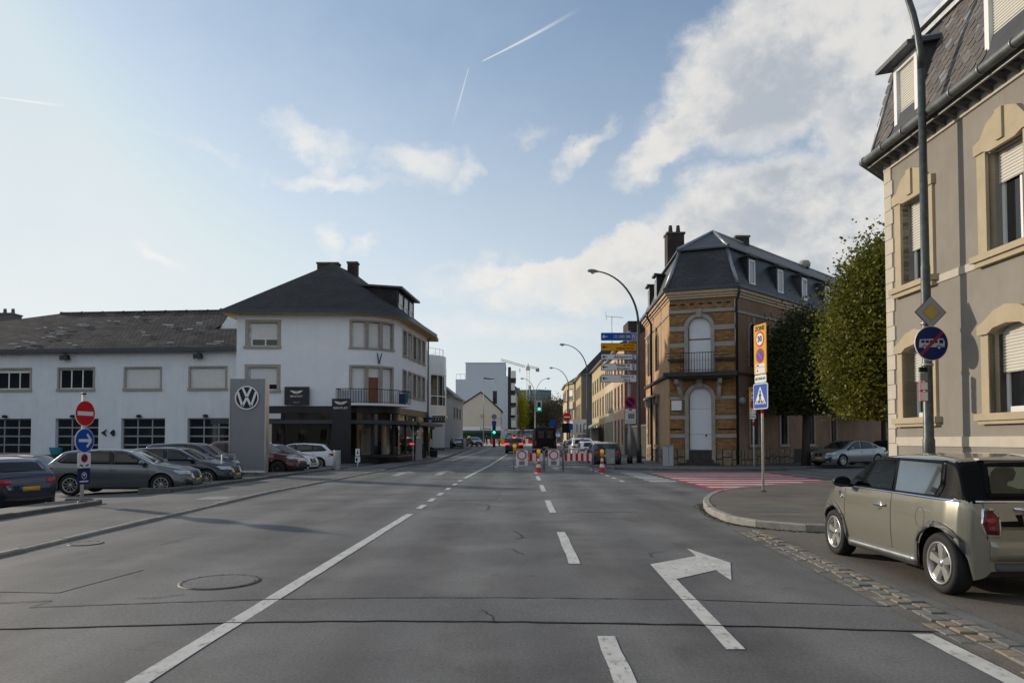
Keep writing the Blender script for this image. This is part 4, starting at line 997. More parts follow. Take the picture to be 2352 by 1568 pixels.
    for k in range(48):
        u = uc + .25 + k * .36
        if u < P.len - .2: x, y, z = P.at(u, .035, 8.02); o = link('bracket', bme, B, Vector((x, y, z)) - WLOC[B.name], P.ang(u))
    mb = MB().m('gutter'); bar(mb, P, 0, P.len, -.1, .40, 8.23, 8.27); bar(mb, P, 0, P.len, .30, .34, 8.14, 8.24); mb.build('eaves_board', None, B)
    gut = [P.at(u, .44, 8.30) for u in (0.0, uc, P.len)]
    gu = MB().m('gutter').tube(gut, .095, 10).build('gutter', None, B)
    for k in range(14):
        u = uc + .1 + k * .85; p = P.at(u, .44, 8.30); MB().m('zinc').tube([(p[0], p[1] - .02, p[2]), (p[0], p[1] + .02, p[2])], .108, 10).build('gutter_clip', None, gu)
    # mansard with scale slates
    v0, z0, v1, z1 = .28, 8.32, -.35, 10.75
    mb = MB().m('slate'); ks = [0, uc, P.len]
    for a, b in zip(ks, ks[1:]): mb.add([P.at(a, v0, z0), P.at(b, v0, z0), P.at(b, v1, z1), P.at(a, v1, z1)], [(0, 1, 2, 3)])
    rf = mb.build('roof', None, B)
    mb = MB().m('zinc'); bar(mb, P, 0, P.len, v1 - .3, v1 + .22, z1, z1 + .10); bar(mb, P, 0, P.len, v1 - .3, v1 + .12, z1 - .14, z1); mb.build('roof_cornice', None, rf)
    mb = MB().m('slate'); mb.add([P.at(0, v1 - .1, z1 + .1), P.at(uc, v1 - .1, z1 + .1), P.at(P.len, v1 - .1, z1 + .1), (15, -1, 12.6), (15, 18, 12.6), (24, 26, 12.6)], [(0, 1, 4, 5), (1, 2, 3, 4)]); mb.build('upper_roof', None, rf)
    dorm = [(.80, 1.75), (3.95, 5.2), (7.1, 8.3)]
    sl = Vector((P.at(uc + 1, v1, z1))) - Vector(P.at(uc + 1, v0, z0)); L_ = sl.length; sl.normalize()
    out = Vector((-1, 0, 0)); nrm = Vector((0, -1, 0)).cross(sl); nrm = nrm if nrm.x < 0 else -nrm
    tm = []
    for mt in ('slate_scale_a', 'slate_scale_b', 'slate_scale_a', 'slate_scale_c'):
        t = MB().m(mt); W_, H_ = .125, .27
        pts = [(-W_, H_), (W_, H_), (W_, .10), (W_ * .55, .02), (0, 0), (-W_ * .55, .02), (-W_, .10)]
        fv = lambda a, b, n: Vector((0, -1, 0)) * a + sl * b + nrm * n
        t.add([fv(a, b, .020 - .016 * b / H_) for a, b in pts] + [fv(a, b, .004 - .006 * b / H_) for a, b in pts], [tuple(range(7))] + [(i, (i + 1) % 7, 7 + (i + 1) % 7, 7 + i) for i in range(7)])
        tm.append(t.mesh('slate_scale'))
    random.seed(21); rows = int(L_ / .142)
    for r in range(rows):
        for c in range(34):
            u = uc - .12 + c * .25 + (.125 if r % 2 else 0); s = r * .142 + .01
            zz = z0 + sl.z * s
            if u > uc + 6.2 or any(a - .05 < u - uc < b + .05 for a, b in dorm): continue
            p = Vector(P.at(u, v0 + (v1 - v0) * s / L_, zz)) if u >= uc else Vector((9 - v0 - (v1 - v0) * s / L_, 17 + (uc - u), zz))
            o = link('slate_scale', random.choices(tm, (5, 3, 3, 1))[0], rf, p - WLOC[B.name] + nrm * random.uniform(0, .006)); o.rotation_euler = (random.uniform(-.02, .02), random.uniform(-.03, .03), 0)
    hp = MB().m('zinc').tube([P.at(uc, v0 + .02, z0), P.at(uc, v1 + .02, z1)], .05, 6).build('hip_cover', None, rf)
    for a, b in dorm:
        a, b = uc + a, uc + b; vf = .16
        mb = MB().m('frame_white'); bar(mb, P, a, a + .12, vf - 1.2, vf, 8.45, 10.12); bar(mb, P, b - .12, b, vf - 1.2, vf, 8.45, 10.12); bar(mb, P, a, b, vf - 1.2, vf - .004, 10.0, 10.14); bar(mb, P, a, b, vf - .2, vf + .03, 8.40, 8.47)
        dm = mb.build('dormer', None, rf)
        mb = MB().m('slate'); bar(mb, P, a - .03, a, vf - 1.2, vf - .03, 8.45, 10.12); bar(mb, P, b, b + .03, vf - 1.2, vf - .03, 8.45, 10.12); mb.m('fascia'); bar(mb, P, a - .2, b + .2, vf - 1.2, vf + .26, 10.14, 10.24); mb.m('zinc'); bar(mb, P, a - .14, b + .14, vf - 1.0, vf + .15, 10.24, 10.3); mb.build('dormer_hood', None, dm)
        shutter_slats(dm, P, a + .12, b - .12, 8.47, 10.0, vf - .08, 'shutter_cream', .055)
    # a few curtains behind the glass
    for c in cols[:3]:
        mb = MB().m('curtain'); bar(mb, P, uc + c, uc + c + 1, -.7, -.68, g0, g1); mb.build('curtain', None, B)
def shutter_slats(parent, P, a, b, z0, z1, v, mt='shutter_cream', h=.06):
    n = max(1, round((z1 - z0) / h)); h = (z1 - z0) / n
    me = None
    for k in range(n):
        if me is None:
            t = MB().m(mt); o = Vector(P.at(a, v, 0)); p = Vector(P.at(b, v, 0)); w = P.ns[P.seg((a + b) / 2)]; w = Vector((w.x, w.y, 0))
            pr = [(0, .004), (.016, h * .4), (.016, h * .75), (.0, h - .002)]
            for (va, za), (vb, zb) in zip(pr, pr[1:]): t.add([w * va + Vector((0, 0, za)), (p - o) + w * va + Vector((0, 0, za)), (p - o) + w * vb + Vector((0, 0, zb)), w * vb + Vector((0, 0, zb))], [(0, 1, 2, 3)])
            t.add([(0, 0, 0), p - o, (p - o) + Vector((0, 0, h)), (0, 0, h)], [(0, 1, 2, 3)])
            me = t.mesh('shutter_slat')
        link('shutter_slat', me, parent, o + Vector((0, 0, z0 + k * h)) - WLOC[parent.name])
end_house()

# ================================================================ brick corner house
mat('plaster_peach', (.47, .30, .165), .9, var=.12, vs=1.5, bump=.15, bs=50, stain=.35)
mat('plaster_pinkbrown', (.24, .145, .090), .9, var=.15, vs=1.2, bump=.15, bs=50, stain=.5)  # plaster with the shade of the side street front darkened into its colour
mat('stone_grey', (.33, .29, .24), .85, var=.2, vs=3, bump=.2, bs=40, stain=.4)
mat('stone_rough', (.23, .17, .12), .9, var=.35, vs=4, bump=.8, bs=9)
mat('stone_sooty', (.050, .045, .040), .9, var=.3, vs=4, bump=.3, bs=30)
mat('brick_a', (.29, .155, .060), .85, var=.15, vs=30); mat('brick_b', (.23, .118, .048), .85, var=.15, vs=30); mat('brick_c', (.34, .195, .080), .85, var=.15, vs=30); mat('brick_black', (.035, .02, .016), .85)
mat('mortar', (.16, .115, .065), .95); mat('door_white', (.66, .68, .73), .5, var=.05, vs=2)
mat('stone_light', (.33, .30, .265), .85, var=.12, vs=3, bump=.15, bs=40)
def corner_house():
    B = thing('corner_house', 'ochre brick corner house with white boarded door, balcony and slate mansard', 'house', (12, 43, .1))
    P = Path([(9.62, 51.2), (9.1, 41.0), (12.5, 39.8), (18.2, 45.2), (31, 57.3)])
    u1, u2, u3 = P.u[1], P.u[2], P.u[3]; W_ = u2 - u1; c = u1 + 1.66; hw = .62
    gd = (c - hw, c + hw, .45, 4.55); up = (c - hw, c + hw, 5.4, 8.55)
    lw = [(u1 - 5.4, u1 - 4.3), (u1 - 8.9, u1 - 8.2), (u1 - 8.0, u1 - 7.3)]
    rw = [(u2 + 1.55, u2 + 2.45), (u2 + 5.2, u2 + 6.1), (u2 + 9, u2 + 9.9), (u2 + 12.5, u2 + 13.4)]
    # plastered wings
    hl = [(a, b, z0, z1) for a, b in lw for z0, z1 in ((1.25, 4.0), (6.0, 8.4))] + [(a, b, z0, z1) for a, b in rw for z0, z1 in ((1.3, 4.1), (5.75, 8.25))]
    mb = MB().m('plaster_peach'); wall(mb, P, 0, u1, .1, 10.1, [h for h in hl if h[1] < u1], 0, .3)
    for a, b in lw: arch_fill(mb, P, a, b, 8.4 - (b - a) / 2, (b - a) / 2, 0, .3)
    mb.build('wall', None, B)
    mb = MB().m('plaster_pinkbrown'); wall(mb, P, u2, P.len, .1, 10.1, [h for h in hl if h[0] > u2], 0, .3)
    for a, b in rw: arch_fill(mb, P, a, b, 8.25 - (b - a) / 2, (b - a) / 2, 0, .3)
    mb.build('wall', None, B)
    # brick corner: mortar bed with every brick laid
    mb = MB().m('mortar'); wall(mb, P, u1, u2, .1, 10.1, [gd, up], -.012, .3)
    arch_fill(mb, P, gd[0], gd[1], 3.93, .62, -.012, .3); arch_fill(mb, P, up[0], up[1], 7.93, .62, -.012, .3); mb.build('wall', None, B)
    random.seed(9); bk = MB(); bl, bh = .25, .105
    bands = [(7.78, 8.06), (6.84, 7.10), (3.85, 4.05), (2.74, 2.95), (1.68, 1.90), (8.78, 9.02), (4.95, 5.4), (9.55, 10.1)]
    def free(a, b, z):
        if any(z + bh > q0 and z < q1 for q0, q1 in bands): return False
        for (h0, h1, z0, z1), sp in ((gd, 3.93), (up, 7.93)):
            if z0 - .05 < z + bh and z < z1 + .3:
                k = .22 if z < sp else math.sqrt(max(0, .84 ** 2 - max(0, z - sp) ** 2)) - hw
                if b > h0 - k and a < h1 + k and k > -hw: return False
        return True
    z = 1.06; r = 0
    while z < 9.5:
        u = u1 - .0 + (0 if r % 2 else -bl / 2)
        while u < u2:
            a, b = max(u1 + .005, u + .006), min(u2 - .005, u + bl - .006)
            if b - a > .05 and free(a, b, z):
                dark = (9.2 < z < 9.32 and (r + int((u - u1) / bl)) % 2 == 0 and False) or (2.04 < z < 2.14) or (2.22 < z < 2.32) or (9.22 < z < 9.34 and int((u - u1) / .25) % 2 == 0) or (9.42 < z < 9.53)
                bk.m('brick_black' if dark else random.choices(('brick_a', 'brick_b', 'brick_c'), (4, 3, 2))[0])
                p = [P.at(a, -.012, z + .005), P.at(b, -.012, z + .005), P.at(b, -.012, z + bh - .005), P.at(a, -.012, z + bh - .005)]
                e = random.uniform(.0, .006); q = [P.at(a + .004, e, z + .009), P.at(b - .004, e, z + .009), P.at(b - .004, e, z + bh - .009), P.at(a + .004, e, z + bh - .009)]
                bk.add(p + q, [(4, 5, 6, 7), (0, 1, 5, 4), (1, 2, 6, 5), (2, 3, 7, 6), (3, 0, 4, 7)])
            u += bl
        z += bh; r += 1
    tag(bk.build('brickwork', None, B), kind='stuff')
    # brick edges on the left wing
    for k in range(26):
        z = 1.1 + k * .32
        if z > 9.3: break
        mb = MB().m('brick_c' if k % 3 else 'brick_a'); bar(mb, P, u1 - (.34 if k % 2 else .24), u1 - .005, -.02, .02, z, z + .29); mb.build('corner_bricks', None, B)
        if k % 4 != 3: mb = MB().m('brick_c' if k % 3 else 'stone_light'); bar(mb, P, u1 - 9.9, u1 - (9.4 if k % 2 else 9.5), -.02, .02, z, z + .29); mb.build('corner_bricks', None, B)
    # stone bands beside the openings
    for z0, z1 in bands[:5]:
        for a, b in ((u1, gd[0] - .2), (gd[1] + .2, u2)):
            mb = MB().m('stone_light'); bar(mb, P, a, b, -.05, .022, z0, z1); mb.build('stone_band', None, B)
    # rough stone base
    random.seed(4)
    for (a0, b0) in ((u1 - 9.8, u1 - 5.5), (u1 - 4.2, u1), (u1, gd[0] - .22), (gd[1] + .22, u2), (u2, u2 + 7)):
        u = a0
        while u < b0 - .05:
            w = min(b0 - u, random.uniform(.35, .7)); zz = .1
            for z1 in (random.uniform(.42, .6), 1.02):
                mb = MB().m('stone_rough'); e = random.uniform(.03, .07); g = .012
                p = [P.at(u + g, -.02, zz + g), P.at(u + w - g, -.02, zz + g), P.at(u + w - g, -.02, z1 - g), P.at(u + g, -.02, z1 - g)]; q = [P.at(u + .04, e, zz + .04), P.at(u + w - .04, e, zz + .04), P.at(u + w - .04, e, z1 - .04), P.at(u + .04, e, z1 - .04)]
                mb.add(p + q, [(4, 5, 6, 7), (0, 1, 5, 4), (1, 2, 6, 5), (2, 3, 7, 6), (3, 0, 4, 7)]); mb.build('base_stone', None, B); zz = z1
            u += w
    mb = MB().m('stone_sooty'); bar(mb, P, u1 - 9.9, u1, -.03, .015, .1, 1.0); bar(mb, P, u1, u2, -.03, .01, .1, 1.0); bar(mb, P, u2, u2 + 18, -.03, .012, .1, 1.0); mb.build('base_course', None, B)
    # door and upper opening with their stone frames
    for (h0, h1, z0, z1), sp, nm in ((gd, 3.93, 'door'), (up, 7.93, 'balcony_door')):
        mb = MB().m('stone_light' if nm != 'door' else 'stone_grey'); bar(mb, P, h0 - .2, h0, -.2, .06, z0 - .3 if nm == 'door' else z0, sp); bar(mb, P, h1, h1 + .2, -.2, .06, z0 - .3 if nm == 'door' else z0, sp); arch_ring(mb, P, h0, h1, sp, .62, .22, -.2, .06)
        mb.prism([P.at(c - .12, .02, z1 - .02), P.at(c + .12, .02, z1 - .02), P.at(c + .17, .02, z1 + .45), P.at(c - .17, .02, z1 + .45)], tuple(Vector(P.at(c, .13, 0)) - Vector(P.at(c, 0, 0))))
        f = mb.build(nm, None, B)
        mb = MB().m('door_white'); q = arch_pts(h0, h1, sp, .62); mb.add([P.at(a, -.14, z) for a, z in [(h0, sp - .6), (h1, sp - .6)] + q[::-1]], [tuple(range(2 + len(q)))]); mb.build('boarding', None, f)
        zc = (z0, 1.88, 3.32) if nm == 'door' else (z0, 6.1, 7.25)
        for a, b in zip(zc, zc[1:]):
            mb = MB().m('door_white'); bar(mb, P, h0, h1, -.16, -.125, a + .008, b - .008); mb.build('boarding', None, f)
    mb = MB().m('logo_black'); bar(mb, P, c + .26, c + .36, -.13, -.11, 1.76, 1.86); mb.build('lock', None, B)
    mb = MB().m('stone_sooty'); bar(mb, P, c - 1.0, c + 1.0, 0, .35, .1, .27); bar(mb, P, c - .7, c + .7, 0, .2, .27, .45); mb.build('door_step', None, B)
    # string courses and cornice
    mb = MB().m('stone_light'); bar(mb, P, u1, u2, -.05, .05, 8.8, 9.0); mb.build('string_course', None, B)
    mb = MB().m('stone_grey'); bar(mb, P, 0, u1, -.05, .05, 8.75, 8.9); bar(mb, P, u2, P.len, -.05, .05, 8.72, 8.86); mb.build('string_course', None, B)
    mb = MB().m('stone_sooty'); bar(mb, P, 0, u1, -.05, .14, 5.2, 5.36); bar(mb, P, u2, P.len, -.05, .08, 5.25, 5.36); mb.build('string_course', None, B)
    mb = MB().m('plaster_cream'); bar(mb, P, 0, P.len, -.1, .06, 9.62, 9.75); bar(mb, P, 0, P.len, -.1, .16, 9.75, 9.88); bar(mb, P, 0, P.len, -.1, .28, 9.88, 10.05); mb.build('cornice', None, B)
    mb = MB().m('fascia'); bar(mb, P, 0, P.len, -.1, .42, 10.05, 10.22); mb.build('gutter', None, B)
    for u in (u2 + .02, u1 - 6.6):
        x, y, _ = P.at(u, .12, 0); x2, y2, _ = P.at(u, .4, 0); MB().m('dark_metal').tube([(x, y, .2), (x, y, 9.3), (x2, y2, 9.75), (x2, y2, 10.1)], .075).build('downpipe', None, B)
    # balcony with stone brackets
    mb = MB().m('stone_sooty'); bar(mb, P, u1 + .2, u2 - .25, -.05, .75, 5.12, 5.36); bar(mb, P, u1 + .3, u2 - .35, -.05, .6, 5.0, 5.12)
    bal = mb.build('balcony', None, B)
    for u in (c - 1.0, c + 1.0):
        mb = MB().m('stone_grey'); o = Vector(P.at(u, 0, 0)); n = Vector(P.at(u, 1, 0)) - o; d = Vector(P.at(u + .2, 0, 0)) - o
        prof = [(0, 5.0), (.55, 5.0), (.52, 4.75), (.3, 4.6), (.22, 4.2), (.1, 3.95), (0, 3.9)]
        mb.prism([tuple(o + n * a - d * .5 + Vector((0, 0, z))) for a, z in prof], tuple(d)); mb.build('bracket', None, bal)
    for a, b in ((u1, c - .84), (c + .84, u2)):
        mb = MB().m('stone_sooty'); bar(mb, P, a, b, -.04, .16, 6.05, 6.2); mb.build('ledge', None, B)
    for a, b in ((c - 1.35, c - .70), (c + .70, c + 1.35)):
        mb = MB().m('dark_metal'); bar(mb, P, a, b, .69, .71, 6.25, 6.28); mb.build('side_rail', None, bal)
    mb = MB().m('dark_metal'); bar(mb, P, c - 1.35, c + 1.35, .68, .72, 6.42, 6.46); bar(mb, P, c - .72, c + .72, .68, .71, 5.45, 5.48); mb.build('handrail', None, bal)
    for k in range(13):
        x, y, _ = P.at(c - .72 + k * .12, .70, 0); MB().m('dark_metal').box(x - .012, x + .012, y - .012, y + .012, 5.36, 6.43).build('baluster', None, bal, fix=False)
    # windows of the wings
    for a, b in lw + rw:
        left = b < u1
        for z0, z1 in (((1.25, 4.0), (6.0, 8.4)) if left else ((1.3, 4.1), (5.75, 8.25))):
            top = z1 > 5; mb = MB().m('stone_grey')
            if top:
                bar(mb, P, a - .12, a, -.1, .05, z0, z1 - (b - a) / 2); bar(mb, P, b, b + .12, -.1, .05, z0, z1 - (b - a) / 2); arch_ring(mb, P, a, b, z1 - (b - a) / 2, (b - a) / 2, .13, -.1, .05); m = (a + b) / 2; bar(mb, P, m - .09, m + .09, .0, .12, z1 - .02, z1 + .38)
            else:
                surround(mb, P, a, b, z0, z1, .14, .06, .16); bar(mb, P, a - .3, b + .3, -.05, .32, z1 + .32, z1 + .46)
                for e in (a - .2, b + .06): bar(mb, P, e, e + .14, 0, .22, z1 - .15, z1 + .32)
            w = mb.build('window', None, B); fr = MB().m('frame_grey')
            bar(fr, P, a, a + .05, -.2, -.15, z0, z1); bar(fr, P, b - .05, b, -.2, -.15, z0, z1); bar(fr, P, (a + b) / 2 - .03, (a + b) / 2 + .03, -.2, -.15, z0, z1); fr.build('window_frame', None, w)
            panel(MB().m('glass'), P, a, b, z0, z1, -.18).build('pane', None, w)
            if left and not top: mb = MB().m('shutter'); bar(mb, P, a + .5, b, -.14, -.1, z0 + 1.2, z1); mb.build('shutter', None, w)
    # mansard
    v0, z0, v1, z1 = .22, 10.2, -.72, 12.65
    mb = MB().m('roof_slate')
    for a, b in zip(P.u, P.u[1:]): mb.add([P.at(a, v0, z0), P.at(b, v0, z0), P.at(b, v1, z1), P.at(a, v1, z1)], [(0, 1, 2, 3)])
    rf = mb.build('roof', None, B)
    ring = [P.at(k, v1 + .16, z1) for k in P.u] + [(25, 62.5, z1), (15.6, 54, z1)]
    mb = MB().m('roof_slate'); ring_roof(mb, ring, [(12.9, 45.4), (26.6, 58.6)], 14.9); mb.build('upper_roof', None, rf)
    mb = MB().m('fascia'); bar(mb, P, 0, P.len, v1 - .1, v1 + .2, z1 - .09, z1 - .005); mb.build('roof_edge', None, rf)
    for k in (1, 2):
        MB().m('zinc').tube([P.at(P.u[k], v0 + .02, z0 + .05), P.at(P.u[k], v1 + .02, z1 - .1)], .11, 6).build('hip_cover', None, rf); MB().m('zinc').tube([P.at(P.u[k], v1 + .17, z1 + .02), (12.9, 45.4, 14.92)], .10, 6).build('hip_cover', None, rf)
    MB().m('zinc').tube([(12.9, 45.4, 14.92), (26.6, 58.6, 14.92)], .08, 6).build('ridge_cover', None, rf)
    for u in (u2 + 1.9, u2 + 5.4, u2 + 8.7, u2 + 12.2, u1 - 4.9, u1 - 8.1):
        a, b, vf = u - .36, u + .36, .08; mb = MB().m('frame_white')
        bar(mb, P, a, a + .08, vf - .1, vf, 10.62, 11.95); bar(mb, P, b - .08, b, vf - .1, vf, 10.62, 11.95); bar(mb, P, a, b, vf - .1, vf, 11.87, 11.97); bar(mb, P, a, b, vf - .1, vf + .02, 10.55, 10.64)
        dm = mb.build('dormer', None, rf); panel(MB().m('frosted'), P, a + .08, b - .08, 10.64, 11.87, vf - .05).build('pane', None, dm)
        mb = MB().m('slate'); bar(mb, P, a - .12, a, vf - 1.3, vf - .02, 10.4, 12.1); bar(mb, P, b, b + .12, vf - 1.3, vf - .02, 10.4, 12.1); bar(mb, P, a - .22, b + .22, vf - 1.5, vf + .15, 12.1, 12.2); bar(mb, P, a - .1, b + .1, vf - .6, vf - .03, 11.97, 12.1); bar(mb, P, a, b, vf - .4, vf - .02, 10.2, 10.55); mb.build('dormer_hood', None, dm)
    ch = MB().m('brick_dark').box(10.15, 11.25, 46.2, 47.1, 11.5, 15.0); ch.m('fascia').box(10.08, 11.32, 46.13, 47.17, 15.0, 15.12); ch = ch.build('chimney', None, rf)
    for x in (10.45, 10.95): MB().m('brick_dark').lathe([(.15, 0), (.16, .05), (.11, .55), (0, .55)], (x, 46.65, 15.12), n=10).build('chimney_pot', None, ch)
    chimney(B, 15.2, 16.1, 48.0, 48.8, 14, 15.3, 'brick_dark', 0, rf); MB().m('frosted').hexa([(16.2, 46.6, 13.55), (16.8, 47.2, 13.55), (16.5, 47.8, 14.1), (15.9, 47.2, 14.1)], [(16.2, 46.6, 13.65), (16.8, 47.2, 13.65), (16.5, 47.8, 14.2), (15.9, 47.2, 14.2)]).build('skylight', None, rf)
    MB().m('kerb').lathe([(.34, 0), (.42, .1), (.45, .35), (.33, .55), (0, .58)], (22.6, 54.75, 14.82), n=16).build('roof_vent', None, rf)
    # small white wall plate and street lamp plate
    mb = MB().m('sign_white'); bar(mb, P, u1 + .15, u1 + .68, .03, .1, 3.25, 3.8); mb.build('letter_box', None, B)
    x, y, _ = P.at(u2 + .55, .1, 0); MB().m('frame_grey').lathe([(0, -.03), (.22, -.03), (.22, .03), (0, .03)], (x, y, 3.75), 'Y', 20).build('round_plate', None, B)
mat('plaster_cream', (.55, .43, .30), .85, var=.1, vs=3, stain=.2)
corner_house()

# ================================================================ houses along the right side, further on
def house(name, label, path, z0, z1, wm, wins, roof=None, sur='stone_light', cat='house', roof_m='roof_slate', ridge=None, shut=(0, .3, .6), eave=.3, fr='frame_white', glass='glass', base=None):
    P = Path(path); B = thing(name, label, cat, (path[0][0], path[0][1], z0))
    wall(MB().m(wm), P, 0, P.len, z0 - .5, z1, [w[:4] for w in wins], 0, .2).build('wall', None, B)
    random.seed(len(name) + int(path[0][1]))
    for w in wins: window(B, P, *w[:4], .12, (w[4] if len(w) > 4 else .1, .05, sur, .12) if sur else None, (.5,) if w[1] - w[0] > .7 else (), shut=random.choice(shut), fw=.05, frame=fr, glass=glass)
    if base:
        mb = MB().m(base); bar(mb, P, 0, P.len, -.05, .04, z0 - .3, z0 + .8); mb.build('plinth', None, B)
    if roof:
        ring = [P.at(k, eave, z1) for k in P.u] + roof
        mb = MB().m(roof_m); ring_roof(mb, ring, ridge[0], ridge[1]); mb.build('roof', None, B)
        mb = MB().m('gutter'); bar(mb, P, 0, P.len, -.05, eave + .06, z1 - .12, z1 + .02); mb.build('gutter', None, B)
    return B, P
mat('plaster_a', (.60, .385, .265), .9, var=.08, vs=1.5, stain=.12); mat('plaster_b', (.62, .53, .38), .9, var=.08, vs=1.5, stain=.12); mat('plaster_c', (.52, .41, .235), .9, var=.08, vs=1.5, stain=.15); mat('plaster_d', (.17, .17, .175), .9, var=.1, vs=1.5); mat('plaster_e', (.48, .37, .22), .9, var=.08, vs=1.5, stain=.12); mat('plaster_rose', (.26, .135, .105), .9, var=.12, vs=1.2, stain=.3)
def grid(u0, u1, n, w, zz): d = (u1 - u0) / n; return [(u0 + d * (k + .5) - w / 2, u0 + d * (k + .5) + w / 2, a, b) for k in range(n) for a, b in zz]
zz3 = [(1.3, 3.4), (4.6, 6.6), (7.7, 9.2)]
B, P = house('row_house', 'peach rendered row house with rose side wall behind the direction signs', [(10.25, 72), (9.95, 63)], .2, 10.2, 'plaster_a', grid(.4, 8.8, 3, 1.1, zz3), [(20, 63, 10.2), (20, 72, 10.2)], ridge=([(15, 63.2), (15, 72)], 13.0), base='stone_grey')
mb = MB().m('plaster_rose').prism([(9.95, 62.99, -.3), (20, 62.99, -.3), (20, 62.99, 10.2), (15, 62.99, 12.9), (9.95, 62.99, 10.2)], (0, .3, 0)); mb.build('side_wall', None, B)
chimney(B, 13, 14.6, 64, 65, 11, 13.9, 'brick_dark', 0)
mb = MB().m('brick_dark'); mb.box(10.4, 13, 63.6, 66.5, 10.4, 12.2); mb.build('roof_extension', None, B)
house('row_house', 'cream row house with paired tall windows between peach and yellow houses', [(10.55, 81), (10.27, 72.02)], .25, 10.0, 'plaster_b', grid(.4, 8.6, 4, .9, zz3), [(20, 72, 10.0), (20, 81, 10.0)], ridge=([(15, 72), (15, 81)], 12.6))
B, P = house('row_house', 'yellow row house with dark awning and hipped slate roof', [(11.0, 98), (10.57, 81.02)], .35, 10.8, 'plaster_c', grid(.4, 16.6, 5, 1.1, zz3), [(20, 81, 10.8), (20, 98, 10.8)], ridge=([(15, 84), (15, 96)], 13.4))
mb = MB().m('shutter').prism([(10.2, 84, 3.6), (8.9, 84, 2.9), (8.9, 84, 2.8), (10.2, 84, 3.4)], (0, 6, 0)); mb.build('awning', None, B)
mb = MB().m('dark_metal').box(9.9, 10.4, 82, 90.5, .3, 3.0); mb.build('shop_front', None, B)
B, P = house('row_house', 'narrow yellow house with tall grey gable wall and steep slate roof', [(9.95, 111), (9.57, 99), (20, 99)], .5, 10.7, 'plaster_e', grid(.6, 11.5, 4, .9, zz3), [(20, 111, 10.7)], ridge=([(13, 100.5), (14.5, 110)], 14.6))
mb = MB().m('plaster_d').box(9.75, 20, 98.93, 99.0, .3, 10.6); mb.build('gable_wall', None, B)
B, P = house('apartment_house', 'ochre apartment house with bay windows beyond the grey gable', [(9.6, 134), (9.2, 121), (10.2, 117), (16, 116.5)], .7, 11.0, 'plaster_c', [(.8, 2.4, 1.7, 3.3), (.8, 2.4, 4.8, 6.6), (.8, 2.4, 8.2, 10), (4.5, 6.5, 4.8, 6.6), (4.5, 6.5, 8.2, 10), (9, 11.5, 4.8, 6.6), (9, 11.5, 8.2, 10), (13.6, 16.4, 1.7, 3.5), (13.6, 16.4, 4.8, 6.6), (13.6, 16.4, 8.2, 10), (18.2, 19.8, 4.8, 6.6), (18.2, 19.8, 8.2, 10), (20.5, 22, 4.8, 6.6)], [(20, 118, 11), (20, 134, 11)], ridge=([(13, 121), (13.5, 133)], 13.6), roof_m='roof_brown')
for z in (4.2, 7.4):
    mb = MB().m('plaster_b'); bar(mb, P, 12.6, 17.4, -.05, .35, z - .7, z + .4); mb.build('bay_band', None, B)
house('row_house', 'dark roofed house between the ochre apartments and the crossing', [(11.2, 150), (10.6, 136)], .8, 9.5, 'plaster_d', grid(.5, 13.5, 4, 1.1, zz3), [(20, 136, 9.5), (20, 150, 9.5)], ridge=([(15, 138), (15, 149)], 12.4))
# low yard wall between corner house and the row
Bw = thing('yard_wall', 'dark low yard wall between the brick house and the rose side wall', 'wall', (10, 57, .1))
MB().m('stone_sooty').box(9.9, 10.2, 51.3, 62.9, 0, 2.6).build('wall', None, Bw); MB().m('kerb_dark').box(9.85, 10.25, 51.3, 62.9, 2.6, 2.72).build('coping', None, Bw)
# house behind the tree in the side street with pale garage doors
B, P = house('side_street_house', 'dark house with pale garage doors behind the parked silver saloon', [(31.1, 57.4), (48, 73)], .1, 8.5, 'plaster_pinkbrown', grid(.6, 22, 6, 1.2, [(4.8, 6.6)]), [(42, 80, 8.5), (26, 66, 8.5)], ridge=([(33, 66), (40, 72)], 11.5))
for k in range(3):
    mb = MB().m('shutter'); bar(mb, P, .8 + k * 3.6, 3.6 + k * 3.6, -.1, .05, .1, 2.5); mb.build('garage_door', None, B)

